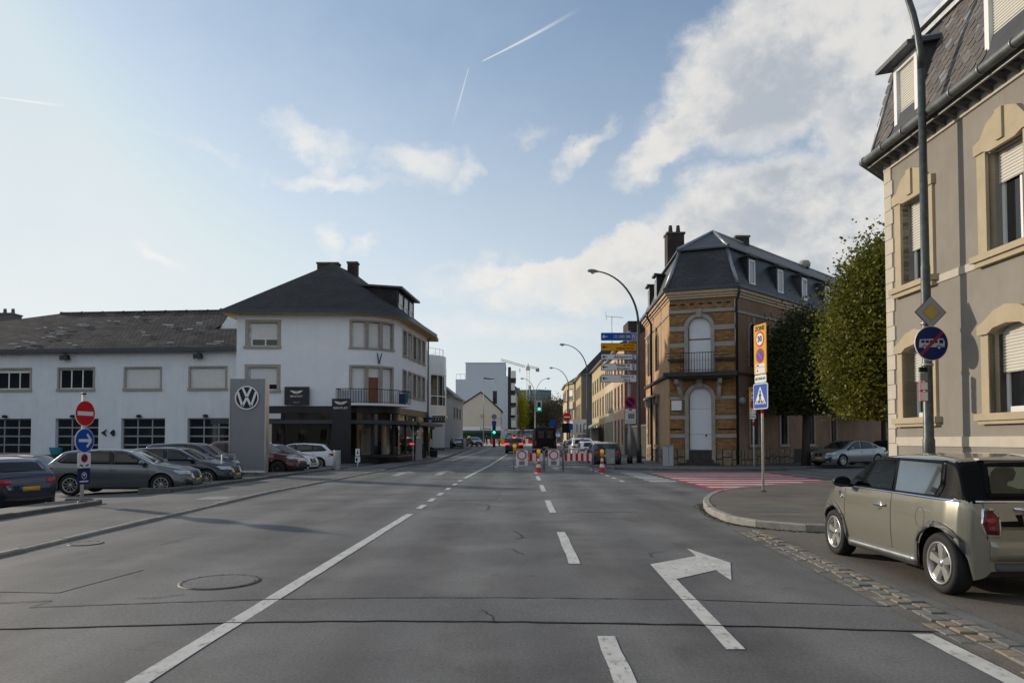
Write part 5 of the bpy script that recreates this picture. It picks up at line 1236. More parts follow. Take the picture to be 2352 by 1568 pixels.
# ================================================================ cars
def car_paint(name, col, metal=.35, rough=.32):
    if name in MATS: return MATS[name]
    mt = mat(name, col, rough, metal, spec=.5, coat=1.0); return mt
def interp(tab, x):
    if x <= tab[0][0]: return tab[0][1]
    for (a, b), (c, d) in zip(tab, tab[1:]):
        if x <= c: return b + (d - b) * (x - a) / (c - a) if c > a else d
    return tab[-1][1]
class Car:
    """body is a loft of cross-sections; trim is laid onto it. Front is +X."""
    def __init__(s, name, label, spec, paint, group=None, loc=(0, 0, 0), rz=0.0, cat='car'):
        s.S = spec; s.root = local(name, label, cat, loc, rz, group); s.paint = paint; s.body()
    def top(s, x): return interp(s.S['top'], x)
    def belt(s, x): return min(interp(s.S['belt'], x), s.top(x) - .03)
    def half(s, x): return interp(s.S['plan'], x)
    def smooth(s, f, x, w=.05): return (f(x - w) + 2 * f(x) + f(x + w)) / 4
    def body(s):
        S_ = s.S; x0, x1 = S_.get('x0', -S_['L'] / 2), S_['L'] / 2; xs = set()
        n = int(S_['L'] / S_.get('step', .07))
        for i in range(n + 1): xs.add(round(x0 + (x1 - x0) * i / n, 3))
        for k in (.012, .03, .055): xs.add(round(x0 + k, 3)); xs.add(round(x1 - k, 3))
        for a, _ in S_['top']: xs.add(round(max(x0, min(x1, a)), 3))
        for xc in S_['axles']:
            for i in range(25): xs.add(round(xc - S_['arch'] * math.cos(math.pi * i / 24), 3))
        xs = sorted(xs); ys = [xs[0]]
        for x in xs[1:]:
            if x - ys[-1] > .008: ys.append(x)
        xs = ys; rings = []
        for x in xs:
            e = min(1.0, (min(x - x0, x1 - x)) / .09); e = math.sqrt(max(0, 1 - (1 - e) ** 2))        # rounding at nose and tail
            zt = s.smooth(s.top, x, .04); zb = min(s.smooth(s.belt, x, .06), zt - .03); w = s.half(x)
            sill = S_['sill'] + (1 - e) * .10; low = sill
            for xc in S_['axles']:
                d = S_['arch'] ** 2 - (x - xc) ** 2
                if d > 0: low = max(low, S_['wr'] + math.sqrt(d) - .0)
            zb = max(zb, low + .05); zt = max(zt, zb + .03)
            w *= .90 + .10 * e; ztt = zt - (1 - e) * .04; pts = []
            zs0 = S_['sill']
            def side(z):
                u = max(0, min(1, (z - zs0) / (zb - zs0))); return w * (1 - .055 * (1 - u) ** 3 - S_.get('shoulder', .05) * u ** 4 + .012 * math.sin(u * math.pi))
            for i in range(9): z = low + (zb - low) * i / 8; pts.append((side(z), z))
            yb = side(zb); hgt = ztt - zb; g = min(1, max(0, (hgt - .05) / .2)); rc = min(.10, hgt * .6)
            ye = yb - .015 * g - S_['tumble'] * max(0, hgt - rc)
            ng = S_.get('ng', 5)
            for i in range(1, ng + 1): t = i / ng; z = zb + (hgt - rc) * t; pts.append((yb - .015 * g * min(1, t * 5) - S_['tumble'] * (z - zb) * 1.0, z))
            rr = min(rc * 1.3, ye * .5)
            for i in range(1, 6): a = math.pi / 2 * i / 5; pts.append((ye - rr * (1 - math.cos(a)), ztt - rc + (rc - .02) * math.sin(a)))
            yc = pts[-1][0]
            for i in range(1, 4): t = i / 4; pts.append((yc * (1 - t), ztt - .02 + .02 * (1 - (1 - t) ** 2)))
            pts.append((0.0, ztt)); rings.append((x, pts))
        m = len(rings[0][1]); vs = []; fs = []
        for x, pts in rings:
            vs += [(x, y, z) for y, z in pts] + [(x, -y, z) for y, z in pts[-2::-1]]
        k = 2 * m - 1
        for i in range(len(rings) - 1):
            for j in range(k - 1): fs.append((i * k + j, i * k + j + 1, (i + 1) * k + j + 1, (i + 1) * k + j))
        fs += [tuple(range(k))[::-1], tuple((len(rings) - 1) * k + j for j in range(k))]
        mb = MB().m(s.paint); mb.smooth = True; mb.add(vs, fs[:-2]); mb.smooth = False; mb.add([vs[i] for i in fs[-2]], [tuple(range(k))]); mb.add([vs[i] for i in fs[-1]], [tuple(range(k))])
        s.body_o = mb.build('body', None, s.root)
        bm = bmesh.new(); bm.from_mesh(s.body_o.data); s.bvh = BVHTree.FromBMesh(bm); bm.free()
        W_ = S_['W'] / 2; A = S_['axles']
        ub = MB().m('plastic_black').box(x0 + .25, x1 - .2, -W_ + .30, W_ - .30, .19, .62); ub.box(min(A) + S_['arch'] + .02, max(A) - S_['arch'] - .02, -W_ + .08, W_ - .08, S_['sill'] - .01, S_['sill'] + .3)
        ub.box(x0 + .06, min(A) - S_['arch'], -W_ + .16, W_ - .16, S_['sill'] + .04, .55); ub.box(max(A) + S_['arch'], x1 - .12, -W_ + .2, W_ - .2, S_['sill'] + .04, .5); ub.build('underbody', None, s.root)
    def cut(s, polys, rear, screen):
        """take the skin away behind the glass so that one sees through the cabin"""
        def inside(q, x, y):
            r = False; j = len(q) - 1
            for i in range(len(q)):
                if (q[i][1] > y) != (q[j][1] > y) and x < (q[j][0] - q[i][0]) * (y - q[i][1]) / (q[j][1] - q[i][1]) + q[i][0]: r = not r
                j = i
            return r
        bm = bmesh.new(); bm.from_mesh(s.body_o.data); kill = []
        for f in bm.faces:
            c = f.calc_center_median(); n = f.normal
            if abs(n.y) > .6 and any(inside(q, c.x, c.z) for q in polys): kill.append(f)
            elif c.x < -1.25 and abs(n.x) > .4 and inside(rear, c.y, c.z): kill.append(f)
            elif c.x > .2 and n.z > .2 and inside(screen, c.x, c.y): kill.append(f)
        s.body_o.data.materials.append(M('satin_black'))
        for q in bm.faces:
            c = q.calc_center_median()
            if c.x < -1.215 and s.belt(c.x) + .012 < c.z < 1.33: q.material_index = 1
        bmesh.ops.delete(bm, geom=kill, context='FACES'); bm.to_mesh(s.body_o.data); bm.free()
    def frame_ring(s, name, pane, out, side, mt, off):
        for i in range(len(pane)):
            j = (i + 1) % len(pane); s.lay(name, [pane[i], pane[j], out[j], out[i]], side, mt, off, cell=.07)
    def cast(s, p, d):
        h = s.bvh.ray_cast(Vector(p), Vector(d)); return h if h[0] is not None else s.bvh.find_nearest(Vector(p))
    def lay(s, name, poly, side, mt, off=.006, parent=None, cell=.09, skirt=True, label=None, flat=False):
        """a shaped piece laid on the body; side L R (x,z), F B (y,z), T (x,y)"""
        bm = bmesh.new(); bm.faces.new([bm.verts.new((a, b, 0)) for a, b in poly])
        for ax in (0, 1):
            lo, hi = min(p[ax] for p in poly), max(p[ax] for p in poly); n = int((hi - lo) / cell)
            for i in range(1, n + 1):
                q = [0, 0, 0]; q[ax] = lo + (hi - lo) * i / (n + 1); no = [0, 0, 0]; no[ax] = 1
                bmesh.ops.bisect_plane(bm, geom=bm.verts[:] + bm.edges[:] + bm.faces[:], plane_co=q, plane_no=no)
        far = {'L': lambda a, b: ((a, 3, b), (0, -1, 0)), 'R': lambda a, b: ((a, -3, b), (0, 1, 0)), 'F': lambda a, b: ((4, a, b), (-1, 0, 0)), 'B': lambda a, b: ((-4, a, b), (1, 0, 0)), 'T': lambda a, b: ((a, b, 4), (0, 0, -1))}[side]
        inner = {}
        for v in bm.verts:
            o, d = far(v.co.x, v.co.y); h = s.cast(o, d); n = h[1]
            if n.dot(Vector(d)) > 0: n = -n
            inner[v] = h[0] - n * .004; v.co = h[0] + n * off
        if flat:         # a pane is one plane sheet
            vv = [v.co.copy() for v in bm.verts]; m = sum(vv, Vector()) / len(vv); fc = bm.faces[:][0]; fc.normal_update(); nn = fc.normal.copy()
            for v in bm.verts: v.co -= nn * (v.co - m).dot(nn)
        if skirt:
            for e in [e for e in bm.edges if e.is_boundary]:
                a, b = e.verts; bm.faces.new([a, b, bm.verts.new(inner[b]), bm.verts.new(inner[a])])
        bmesh.ops.recalc_face_normals(bm, faces=bm.faces)
        me = bpy.data.meshes.new(name); bm.to_mesh(me); bm.free(); me.materials.append(M(mt) if isinstance(mt, str) else mt)
        for p in me.polygons: p.use_smooth = not flat
        o = link(name, me, parent or s.root)
        if label: o['label'] = label
        return o
    def both(s, name, poly, mt, off=.006, **k): return s.lay(name, poly, 'L', mt, off, **k), s.lay(name, poly, 'R', mt, off, **k)
    def wheels(s, spokes=5, rim='rim', rr=.70, fat=.20, split=False):
        S_ = s.S; r = S_['wr']
        if ('wheel', r, spokes, rim) not in STONE:
            t = MB().m('rubber').lathe([(r * rr, -fat / 2 + .01), (r * rr + .03, -fat / 2), (r * .93, -fat / 2 - .004), (r * .985, -fat / 2 + .025), (r, -fat / 2 + .05), (r, fat / 2 - .05), (r * .985, fat / 2 - .025), (r * .93, fat / 2 + .004), (r * rr + .03, fat / 2), (r * rr, fat / 2 - .01)], (0, 0, 0), 'Y', 32)
            q = r * rr; m = MB().m(rim)
            m.lathe([(q, fat / 2 - .01), (q, fat / 2 + .002), (q * .93, fat / 2 + .004), (q * .88, fat / 2 - .02), (q * .86, -fat / 2)], (0, 0, 0), 'Y', 32)
            m.lathe([(0, fat / 2 - .015), (q * .17, fat / 2 - .018), (q * .2, fat / 2 - .05)], (0, 0, 0), 'Y', 16)
            for i in range(spokes):
                a = 2 * math.pi * i / spokes + .3; w0, w1 = (q * .13, q * .20) if spokes < 8 else (q * .06, q * .07)
                if spokes == 5: w0, w1 = q * .17, q * .25
                ca, sa = math.cos(a), math.sin(a)
                def pt(rad, wid, y): return (rad * ca - wid * sa, y, rad * sa + wid * ca)
                m.hexa([pt(q * .12, -w0, fat / 2 - .06), pt(q * .12, w0, fat / 2 - .06), pt(q * .9, w1, fat / 2 - .05), pt(q * .9, -w1, fat / 2 - .05)], [pt(q * .12, -w0 * .8, fat / 2 - .022), pt(q * .12, w0 * .8, fat / 2 - .022), pt(q * .9, w1 * .75, fat / 2 - .012), pt(q * .9, -w1 * .75, fat / 2 - .012)])
            b = MB().m('plastic_black').lathe([(0, fat / 2 - .085), (q * .88, fat / 2 - .085)], (0, 0, 0), 'Y', 24)
            STONE[('wheel', r, spokes, rim)] = (t.mesh('wheel'), m.mesh('rim'), b.mesh('brake_disc'))
        t, m, b = STONE[('wheel', r, spokes, rim)]
        for x in S_['axles']:
            for sd in (1, -1):
                o = link('wheel', t, s.root, (x, sd * (S_['W'] / 2 - fat / 2 - S_.get('inset', .02)), r), 0 if sd > 0 else math.pi)
                link('rim', m, o); link('brake_disc', b, o)
    def plate(s, side, z, w=.52, h=.11, y=0, txt='', mt='plate_yellow', off=.012):
        p = s.lay('number_plate', [(y - w / 2, z - h / 2), (y + w / 2, z - h / 2), (y + w / 2, z + h / 2), (y - w / 2, z + h / 2)], side, mt, off, cell=.3)
        sg = -1 if side == 'F' else 1
        s.lay('country_band', [(y + (w / 2 - .05) * (1 if side == 'B' else -1), z - h / 2), (y + w / 2 * (1 if side == 'B' else -1), z - h / 2), (y + w / 2 * (1 if side == 'B' else -1), z + h / 2), (y + (w / 2 - .05) * (1 if side == 'B' else -1), z + h / 2)], side, 'plate_blue', off + .003, parent=p)
    def mirror(s, x, z, mt):
        for sd in (1, -1):
            y = s.cast((x, sd * 3, z), (0, -sd, 0))[0].y; mb = MB().m(mt); mb.smooth = True
            mb.lathe([(.0, -.07), (.055, -.062), (.085, -.02), (.09, .04), (.082, .05), (0, .052)], (0, 0, 0), 'X', 14)
            mb.v = [(a * -1.0, b * 1.25, c * .8) for a, b, c in mb.v]
            mb.m('plastic_black').box(-.02, .02, -.14 if sd > 0 else .0, 0 if sd > 0 else .14, -.07, -.03)
            o = mb.build('wing_mirror', None, s.root); o.location = (x, y + sd * .15, z + .05)
            g = MB().m('glass').lathe([(0, .0), (.078, .0)], (0, 0, 0), 'X', 14); g.v = [(a, b * 1.25, c * .8) for a, b, c in g.v]; g = g.build('mirror_glass', None, o); g.location = (-.056, 0, 0)
    def line(s, name, pts, side, mt='plastic_black', w=.008, off=.003):
        q = []
        for a, b in pts: q.append(Vector((a, b)))
        L_, R_ = [], []
        for i, p in enumerate(q):
            t = (q[min(i + 1, len(q) - 1)] - q[max(0, i - 1)]).normalized(); n = Vector((-t.y, t.x)) * w / 2; L_.append(tuple(p + n)); R_.append(tuple(p - n))
        return s.lay(name, R_ + L_[::-1], side, mt, off, skirt=False)

# ---------------------------------------------------------------- small hatchback, champagne, by the kerb (closest car)
P_CH = car_paint('paint_champagne', (.300, .290, .235), .55, .28)
mat('glass_car', (.010, .012, .013), .03, spec=.55); mat('gloss_black', (.008, .009, .011), .2, spec=.4); mat('satin_black', (.007, .008, .010), .5, spec=.08)
def glass_see():
    mt = bpy.data.materials.new('glass_see'); mt.use_nodes = True; MATS['glass_see'] = mt
    N, L = mt.node_tree.nodes, mt.node_tree.links; N.remove(N['Principled BSDF'])
    t = N.new('ShaderNodeBsdfTransparent'); t.inputs[0].default_value = (.42, .50, .46, 1); g = N.new('ShaderNodeBsdfGlossy'); g.inputs['Roughness'].default_value = .02; g.inputs[0].default_value = (.9, .95, .95, 1)
    f = N.new('ShaderNodeFresnel'); f.inputs[0].default_value = 1.75; m = N.new('ShaderNodeMixShader'); L.new(f.outputs[0], m.inputs[0]); L.new(t.outputs[0], m.inputs[1]); L.new(g.outputs[0], m.inputs[2]); L.new(m.outputs[0], N['Material Output'].inputs[0])
glass_see()
mat('lens_red', (.10, .006, .012), .12, spec=.6)
def mini():
    S_ = dict(L=3.70, x0=-1.67, step=.04, ng=9, W=1.68, sill=.20, wr=.308, arch=.365, axles=(-1.235, 1.235), tumble=.20, shoulder=.035,
        top=[(-1.67, .70), (-1.655, .80), (-1.62, .95), (-1.56, 1.02), (-1.41, 1.345), (-1.30, 1.385), (-.9, 1.41), (-.3, 1.41), (.18, 1.375), (.36, 1.33), (.98, .985), (1.06, .965), (1.45, .92), (1.70, .83), (1.80, .74), (1.85, .62)],
        belt=[(-1.67, .9), (-1.55, .955), (-.5, .945), (1.0, .93), (1.2, .9), (1.85, .58)],
        plan=[(-1.67, .65), (-1.62, .73), (-1.52, .80), (-1.35, .833), (-1.15, .84), (0, .835), (1.2, .84), (1.55, .80), (1.75, .71), (1.85, .60)])
    c = Car('parked_hatchback', 'champagne small hatchback with glossy dark rear parked by the right kerb', S_, P_CH, None, (5.17, 8.50, 0), R(90) - R(1.2))
    c.wheels(5, 'rim', .70, .19)
    G = 'glass_car'
    w1 = [(.86, .985), (-.29, .982), (-.27, 1.318), (.22, 1.312), (.36, 1.262)]; w2 = [(-.37, .982), (-1.14, .984), (-1.21, 1.10), (-1.17, 1.306), (-.34, 1.318)]
    o1 = [(1.0, .955), (-.33, .955), (-.305, 1.345), (.25, 1.345), (.44, 1.285)]; o2 = [(-.33, .955), (-1.21, .955), (-1.28, 1.10), (-1.23, 1.338), (-.305, 1.345)]
    rw, ro = [(-.49, 1.03), (.49, 1.03), (.44, 1.285), (-.44, 1.285)], [(-.54, .99), (.54, .99), (.49, 1.315), (-.49, 1.315)]
    sc = [(.96, -.56), (.99, 0), (.96, .56), (.40, .51), (.37, 0), (.40, -.51)]; so = [(1.02, -.62), (1.05, 0), (1.02, .62), (.36, .56), (.32, 0), (.36, -.56)]
    for sd in 'LR':
        for p_, o_ in ((w1, o1), (w2, o2)): c.frame_ring('window_seal', p_, o_, sd, 'satin_black', .006); c.lay('side_window', p_, sd, 'glass_see', .009, cell=9, skirt=False, flat=True)
    c.frame_ring('rear_glass_band', rw, ro, 'B', 'satin_black', .008); c.lay('rear_window', rw, 'B', 'glass_see', .010, cell=9, skirt=False, flat=True)
    c.frame_ring('screen_seal', sc, so, 'T', 'satin_black', .004); c.lay('windscreen', sc, 'T', 'glass_see', .006, cell=9, skirt=False, flat=True)
    grow = lambda p_, o_: [(a_ + (c_ - a_) * .35, b_ + (d_ - b_) * .35) for (a_, b_), (c_, d_) in zip(p_, o_)]
    c.cut([grow(w1, o1), grow(w2, o2)], grow(rw, ro), grow(sc, so))
    tub = MB().m('plastic_black'); tub.box(-1.4, .95, -.72, -.66, .3, .93); tub.box(-1.4, .95, .66, .72, .3, .93); tub.box(.72, 1.0, -.66, .66, .5, .96); tub.box(-1.52, -1.42, -.6, .6, .3, .93); tub.box(-1.42, -.75, -.6, .6, .5, .80); tub.build('cabin', None, c.root)
    tub = MB().m('shutter'); tub.box(-1.4, .25, -.5, .5, 1.352, 1.366); tub.build('headlining', None, c.root)
    st = MB().m('rubber'); st.smooth = True; st.lathe([(.17, -.014), (.185, 0), (.17, .014), (.155, 0), (.17, -.014)], (0, 0, 0), 'X', 20); st = st.build('steering_wheel', None, c.root); st.location = (.55, .36, .93); st.rotation_euler = (0, R(-25), 0)
    c.both('chrome_strip', [(1.0, .945), (-1.52, .945), (-1.52, .962), (1.0, .962)], 'chrome', .011)
    c.lay('chrome_strip', [(-.66, .945), (.66, .945), (.66, .962), (-.66, .962)], 'B', 'chrome', .008)
    # wheel arch trims, sills, bumpers
    for xc in S_['axles']:
        o = [(max(-1.575, xc + .425 * math.cos(t)), max(.205, .308 + .425 * math.sin(t))) for t in [math.pi * (i / 20 * 1.16 - .08) for i in range(21)]]
        i_ = [(max(-1.573, xc + .362 * math.cos(t)), max(.2, .308 + .362 * math.sin(t))) for t in [math.pi * (i / 20 * 1.16 - .08) for i in range(21)]]
        for sd in 'LR':
            for k in range(0, 20, 5): c.lay('wheel_arch_trim', o[k:k + 6] + i_[k:k + 6][::-1], sd, 'plastic_grey', .016, cell=.07)
    c.both('sill_trim', [(-.82, .20), (.82, .20), (.82, .30), (-.82, .325)], 'plastic_grey', .012)
    c.both('sill_strip', [(-.80, .245), (.80, .23), (.80, .275), (-.80, .292)], 'galvanised', .018)
    c.lay('bumper', [(-.52, .25), (.52, .25), (.54, .38), (-.54, .38)], 'B', 'plastic_grey', .012)
    c.lay('rear_bumper', [(-.58, .40), (.58, .40), (.58, .585), (-.58, .585)], 'B', P_CH, .03, cell=.07)
    c.line('panel_gap', [(-.60, .60), (-.60, .955)], 'B'); c.line('panel_gap', [(.60, .60), (.60, .955)], 'B')
    c.line('panel_gap', [(.88, .33), (.86, .6), (.87, .93)], 'L'); c.line('panel_gap', [(-.31, .33), (-.32, .6), (-.30, .95)], 'L'); c.line('panel_gap', [(.88, .33), (.86, .6), (.87, .93)], 'R'); c.line('panel_gap', [(-.31, .33), (-.32, .6), (-.30, .95)], 'R')
    for sd in 'LR':
        h = c.lay('door_handle', [(.04, .775), (-.20, .785), (-.21, .808), (.03, .80)], sd, 'chrome', .032)
        cup = [(-.06 + .055 * math.cos(t), .79 + .055 * math.sin(t)) for t in [2 * math.pi * i / 14 for i in range(14)]]; c.lay('handle_cup', cup, sd, P_CH, .004, cell=.05)
        c.lay('side_scuttle', [(.93, .79), (.99, .80), (1.07, .875), (1.02, .885)], sd, 'plastic_black', .006); c.lay('indicator', [(.90, .80), (.955, .795), (.985, .83), (.93, .845)], sd, 'chrome', .014)
    flap = [(-.93 + .085 * math.cos(t), .74 + .105 * math.sin(t)) for t in [2 * math.pi * i / 20 for i in range(21)]]; c.line('fuel_flap', flap, 'L', 'plastic_grey', .006)
    for sg in (1, -1):
        q = lambda pts: [(sg * a, b) for a, b in pts][::sg]
        t = c.lay('tail_light', q([(.49, .63), (.62, .635), (.65, .75), (.625, .885), (.53, .895), (.475, .80)]), 'B', 'chrome', .016, cell=.05)
        c.lay('lens', q([(.503, .648), (.61, .652), (.638, .75), (.612, .868), (.538, .878), (.492, .80)]), 'B', 'lens_red', .024, parent=t, cell=.05)
        ring = [(sg * .565 + .038 * math.cos(a), .765 + .038 * math.sin(a)) for a in [2 * math.pi * i / 14 for i in range(14)]]; c.lay('lamp_ring', ring, 'B', 'lamp_red_dim', .030, parent=t, cell=.05)
    c.lay('boot_handle', [(-.30, .86), (.30, .86), (.33, .895), (-.33, .895)], 'B', 'chrome', .03); c.plate('B', .785, .50, .12)
    c.mirror(.72, .97, 'plastic_black')
    mb = MB().m('plastic_black').tube([(-1.25, -.1, 1.38), (-1.33, -.1, 1.56)], [.014, .006], 6).lathe([(.045, 0), (.03, .04), (0, .05)], (-1.25, -.1, 1.385), n=10); mb.build('aerial', None, c.root)
    for xx, sd in ((-.3, .36), (-.3, -.36), (-1.15, .33), (-1.15, -.33)):
        m = MB().m('plastic_black'); m.smooth = True; h_ = 0 if xx > -1 else -.06
        m.lathe([(0, 0), (.09, 0), (.115, .1), (.12, .3), (.10, .50), (.03, .54), (.03, .58), (.06, .60), (.07, .68), (.05, .74), (0, .75)], (0, 0, .5 + h_), n=14); m.v = [(x * .75 + xx - (z - .5) * .22, y * 2.0 + sd, z) for x, y, z in m.v]; m.build('seat', None, c.root)
    return c.root
mini()

# ---------------------------------------------------------------- other cars: four makes of body, then copies in other colours
def generic(name, label, S_, paint, kind, loc, rz, spokes=10, rim='rim', front=True, group=None, brake=False):
    c = Car(name, label, S_, paint, group, loc, rz); c.wheels(spokes, rim, .68, .20); G = 'glass_car'; L2 = S_['L'] / 2; W2 = S_['W'] / 2; w = S_['win']
    c.both('side_window', w['side'], 'plastic_black', .004); 
    for p in w['panes']: c.both('window_pane', p, G, .008)
    c.lay('windscreen', w['screen'], 'T', G, .005); c.lay('rear_window', w['rear'], w.get('rear_axis', 'B'), G, .006)
    for sd in 'LR':
        for x in w['gaps']: c.line('panel_gap', [(x, S_['sill'] + .08), (x + .01, .6), (x - .01, w['belt'])], sd)
        for x in w['handles']: c.lay('door_handle', [(x, w['belt'] - .16), (x - .2, w['belt'] - .155), (x - .2, w['belt'] - .13), (x, w['belt'] - .135)], sd, paint, .022)
    c.both('sill_trim', [(-L2 * .36, S_['sill']), (L2 * .36, S_['sill']), (L2 * .36, S_['sill'] + .07), (-L2 * .36, S_['sill'] + .07)], 'plastic_black', .008)
    zb = w['belt']
    for sg in (1, -1):
        q = lambda pts: [(sg * a, b) for a, b in pts][::sg]
        c.lay('tail_light', q([(W2 * .52, zb - .18), (W2 * .90, zb - .19), (W2 * .93, zb - .06), (W2 * .56, zb - .06)]), 'B', 'lamp_red' if brake else 'lamp_red_dim', .012, cell=.06)
        c.lay('tail_light', [(-L2 + .02, zb - .18), (-L2 + .30, zb - .10), (-L2 + .22, zb - .05), (-L2 + .02, zb - .06)], 'L' if sg > 0 else 'R', 'lamp_red' if brake else 'lamp_red_dim', .012, cell=.06)
        hz = w['lampz']
        h = c.lay('headlight', q([(W2 * .48, hz - .05), (W2 * .86, hz - .02), (W2 * .88, hz + .07), (W2 * .50, hz + .05)]), 'F', 'lamp_glass', .010, cell=.06)
        c.lay('headlight', [(L2 - .10, hz - .02), (L2 - .48, hz + .075), (L2 - .46, hz + .11), (L2 - .12, hz + .07)], 'L' if sg > 0 else 'R', 'lamp_glass', .010, cell=.06)
        c.lay('air_intake', q([(W2 * .45, .30), (W2 * .84, .33), (W2 * .80, .47), (W2 * .5, .44)]), 'F', 'plastic_black', .008)
    gr = w['grille']
    if gr == 'twin':
        for sg in (1, -1): c.lay('grille', [(sg * a, b) for a, b in ((.03, .50), (.22, .52), (.27, .62), (.22, .70), (.04, .70))][::sg], 'F', 'plastic_black', .014, cell=.05)
    elif gr == 'single': c.lay('grille', [(-.32, .32), (.32, .32), (.42, .50), (.36, .68), (-.36, .68), (-.42, .50)], 'F', 'plastic_black', .014, cell=.06)
    else: c.lay('grille', [(-.45, .58), (.45, .58), (.48, .66), (-.48, .66)], 'F', 'plastic_black', .012)
    c.plate('F', .44); c.plate('B', w['plate']); c.lay('bumper_trim', [(-W2 * .75, S_['sill'] + .06), (W2 * .75, S_['sill'] + .06), (W2 * .72, S_['sill'] + .2), (-W2 * .72, S_['sill'] + .2)], 'B', 'plastic_black', .010)
    c.mirror(w['mirror'], zb + .02, paint)
    if brake: c.lay('high_brake_light', [(-.14, w['hi']), (.14, w['hi']), (.14, w['hi'] + .045), (-.14, w['hi'] + .045)], 'B', 'lamp_red', .015)
    if kind == 'spoiler': c.lay('spoiler', [(-1.2, 0)] and [(S_['roof_end'], -.52), (S_['roof_end'] - .17, -.5), (S_['roof_end'] - .17, .5), (S_['roof_end'], .52)], 'T', 'plastic_black', .03)
    return c
HATCH = dict(L=4.32, W=1.80, sill=.20, wr=.325, arch=.375, axles=(-1.33, 1.34), tumble=.24, shoulder=.05, roof_end=-1.5,
    top=[(-2.16, .62), (-2.13, .80), (-2.06, .98), (-1.98, 1.02), (-1.62, 1.36), (-1.3, 1.41), (-.5, 1.445), (.05, 1.43), (.30, 1.38), (1.05, 1.0), (1.15, .975), (1.7, .87), (2.02, .76), (2.12, .66), (2.16, .52)],
    belt=[(-2.16, .92), (-1.9, .99), (0, .92), (1.0, .90), (1.2, .88), (2.16, .50)], plan=[(-2.16, .66), (-2.08, .78), (-1.8, .87), (-1.2, .90), (0, .89), (1.2, .90), (1.7, .86), (2.0, .74), (2.16, .52)],
    win=dict(side=[(.98, .935), (-1.62, .995), (-1.76, 1.06), (-1.45, 1.30), (-.4, 1.385), (.15, 1.365), (.35, 1.30)], panes=[[(.85, .95), (-.10, .955), (-.12, 1.36), (.13, 1.345), (.32, 1.28)], [(-.18, .96), (-.98, .975), (-1.02, 1.325), (-.2, 1.36)], [(-1.06, .98), (-1.58, 1.01), (-1.66, 1.05), (-1.42, 1.27), (-1.1, 1.31)]],
             screen=[(1.08, -.62), (1.12, 0), (1.08, .62), (.35, .54), (.30, 0), (.35, -.54)], rear=[(-.60, 1.05), (.60, 1.05), (.50, 1.33), (-.50, 1.33)], gaps=(.95, -.14, -1.0), handles=(.0, -.85), belt=.93, lampz=.66, grille='twin', plate=.62, mirror=.80, hi=1.37))
SUV = dict(L=4.5, W=1.84, sill=.27, wr=.35, arch=.41, axles=(-1.33, 1.37), tumble=.20, shoulder=.045, roof_end=-1.75,
    top=[(-2.25, .70), (-2.22, .90), (-2.17, 1.10), (-1.85, 1.52), (-1.6, 1.60), (-.6, 1.64), (.0, 1.62), (.28, 1.55), (1.0, 1.13), (1.1, 1.10), (1.75, 1.0), (2.08, .88), (2.2, .74), (2.25, .58)],
    belt=[(-2.25, 1.0), (-1.9, 1.10), (0, 1.04), (1.0, 1.02), (1.2, 1.0), (2.25, .56)], plan=[(-2.25, .70), (-2.15, .82), (-1.8, .90), (-1.2, .92), (0, .91), (1.2, .92), (1.8, .87), (2.1, .74), (2.25, .56)],
    win=dict(side=[(.92, 1.06), (-1.75, 1.12), (-1.85, 1.20), (-1.6, 1.44), (-.4, 1.56), (.12, 1.545), (.33, 1.47)], panes=[[(.8, 1.075), (-.12, 1.08), (-.14, 1.54), (.1, 1.525), (.3, 1.45)], [(-.2, 1.085), (-1.02, 1.1), (-1.06, 1.49), (-.22, 1.535)], [(-1.1, 1.105), (-1.68, 1.14), (-1.76, 1.2), (-1.56, 1.41), (-1.14, 1.475)]],
             screen=[(1.02, -.66), (1.06, 0), (1.02, .66), (.33, .58), (.28, 0), (.33, -.58)], rear=[(-.64, 1.15), (.64, 1.15), (.54, 1.48), (-.54, 1.48)], gaps=(.9, -.16, -1.04), handles=(-.02, -.88), belt=1.06, lampz=.80, grille='single', plate=.80, mirror=.76, hi=1.53))
SALOON = dict(L=4.65, W=1.82, sill=.20, wr=.325, arch=.375, axles=(-1.38, 1.42), tumble=.27, shoulder=.05, roof_end=-1.0,
    top=[(-2.32, .66), (-2.29, .86), (-2.22, 1.02), (-2.0, 1.06), (-1.72, 1.07), (-1.05, 1.34), (-.7, 1.40), (-.1, 1.435), (.15, 1.42), (.4, 1.36), (1.15, .99), (1.25, .965), (1.85, .86), (2.18, .75), (2.28, .66), (2.32, .52)],
    belt=[(-2.32, .94), (-1.7, 1.0), (0, .93), (1.1, .90), (2.32, .50)], plan=[(-2.32, .66), (-2.22, .78), (-1.9, .87), (-1.2, .91), (0, .90), (1.2, .91), (1.8, .86), (2.12, .73), (2.32, .52)],
    win=dict(side=[(1.05, .93), (-1.35, .99), (-1.52, 1.03), (-.95, 1.29), (-.4, 1.37), (.22, 1.36), (.45, 1.29)], panes=[[(.92, .945), (-.08, .955), (-.1, 1.355), (.2, 1.34), (.4, 1.27)], [(-.16, .96), (-1.08, .985), (-1.12, 1.19), (-.9, 1.28), (-.42, 1.35), (-.18, 1.355)]],
             screen=[(1.18, -.62), (1.22, 0), (1.18, .62), (.45, .54), (.40, 0), (.45, -.54)], rear=[(-1.66, -.58), (-1.66, .58), (-1.08, .50), (-1.08, -.50)], rear_axis='T', gaps=(1.02, -.12, -1.1), handles=(.02, -.86), belt=.93, lampz=.66, grille='twin', plate=.62, mirror=.88, hi=1.2))
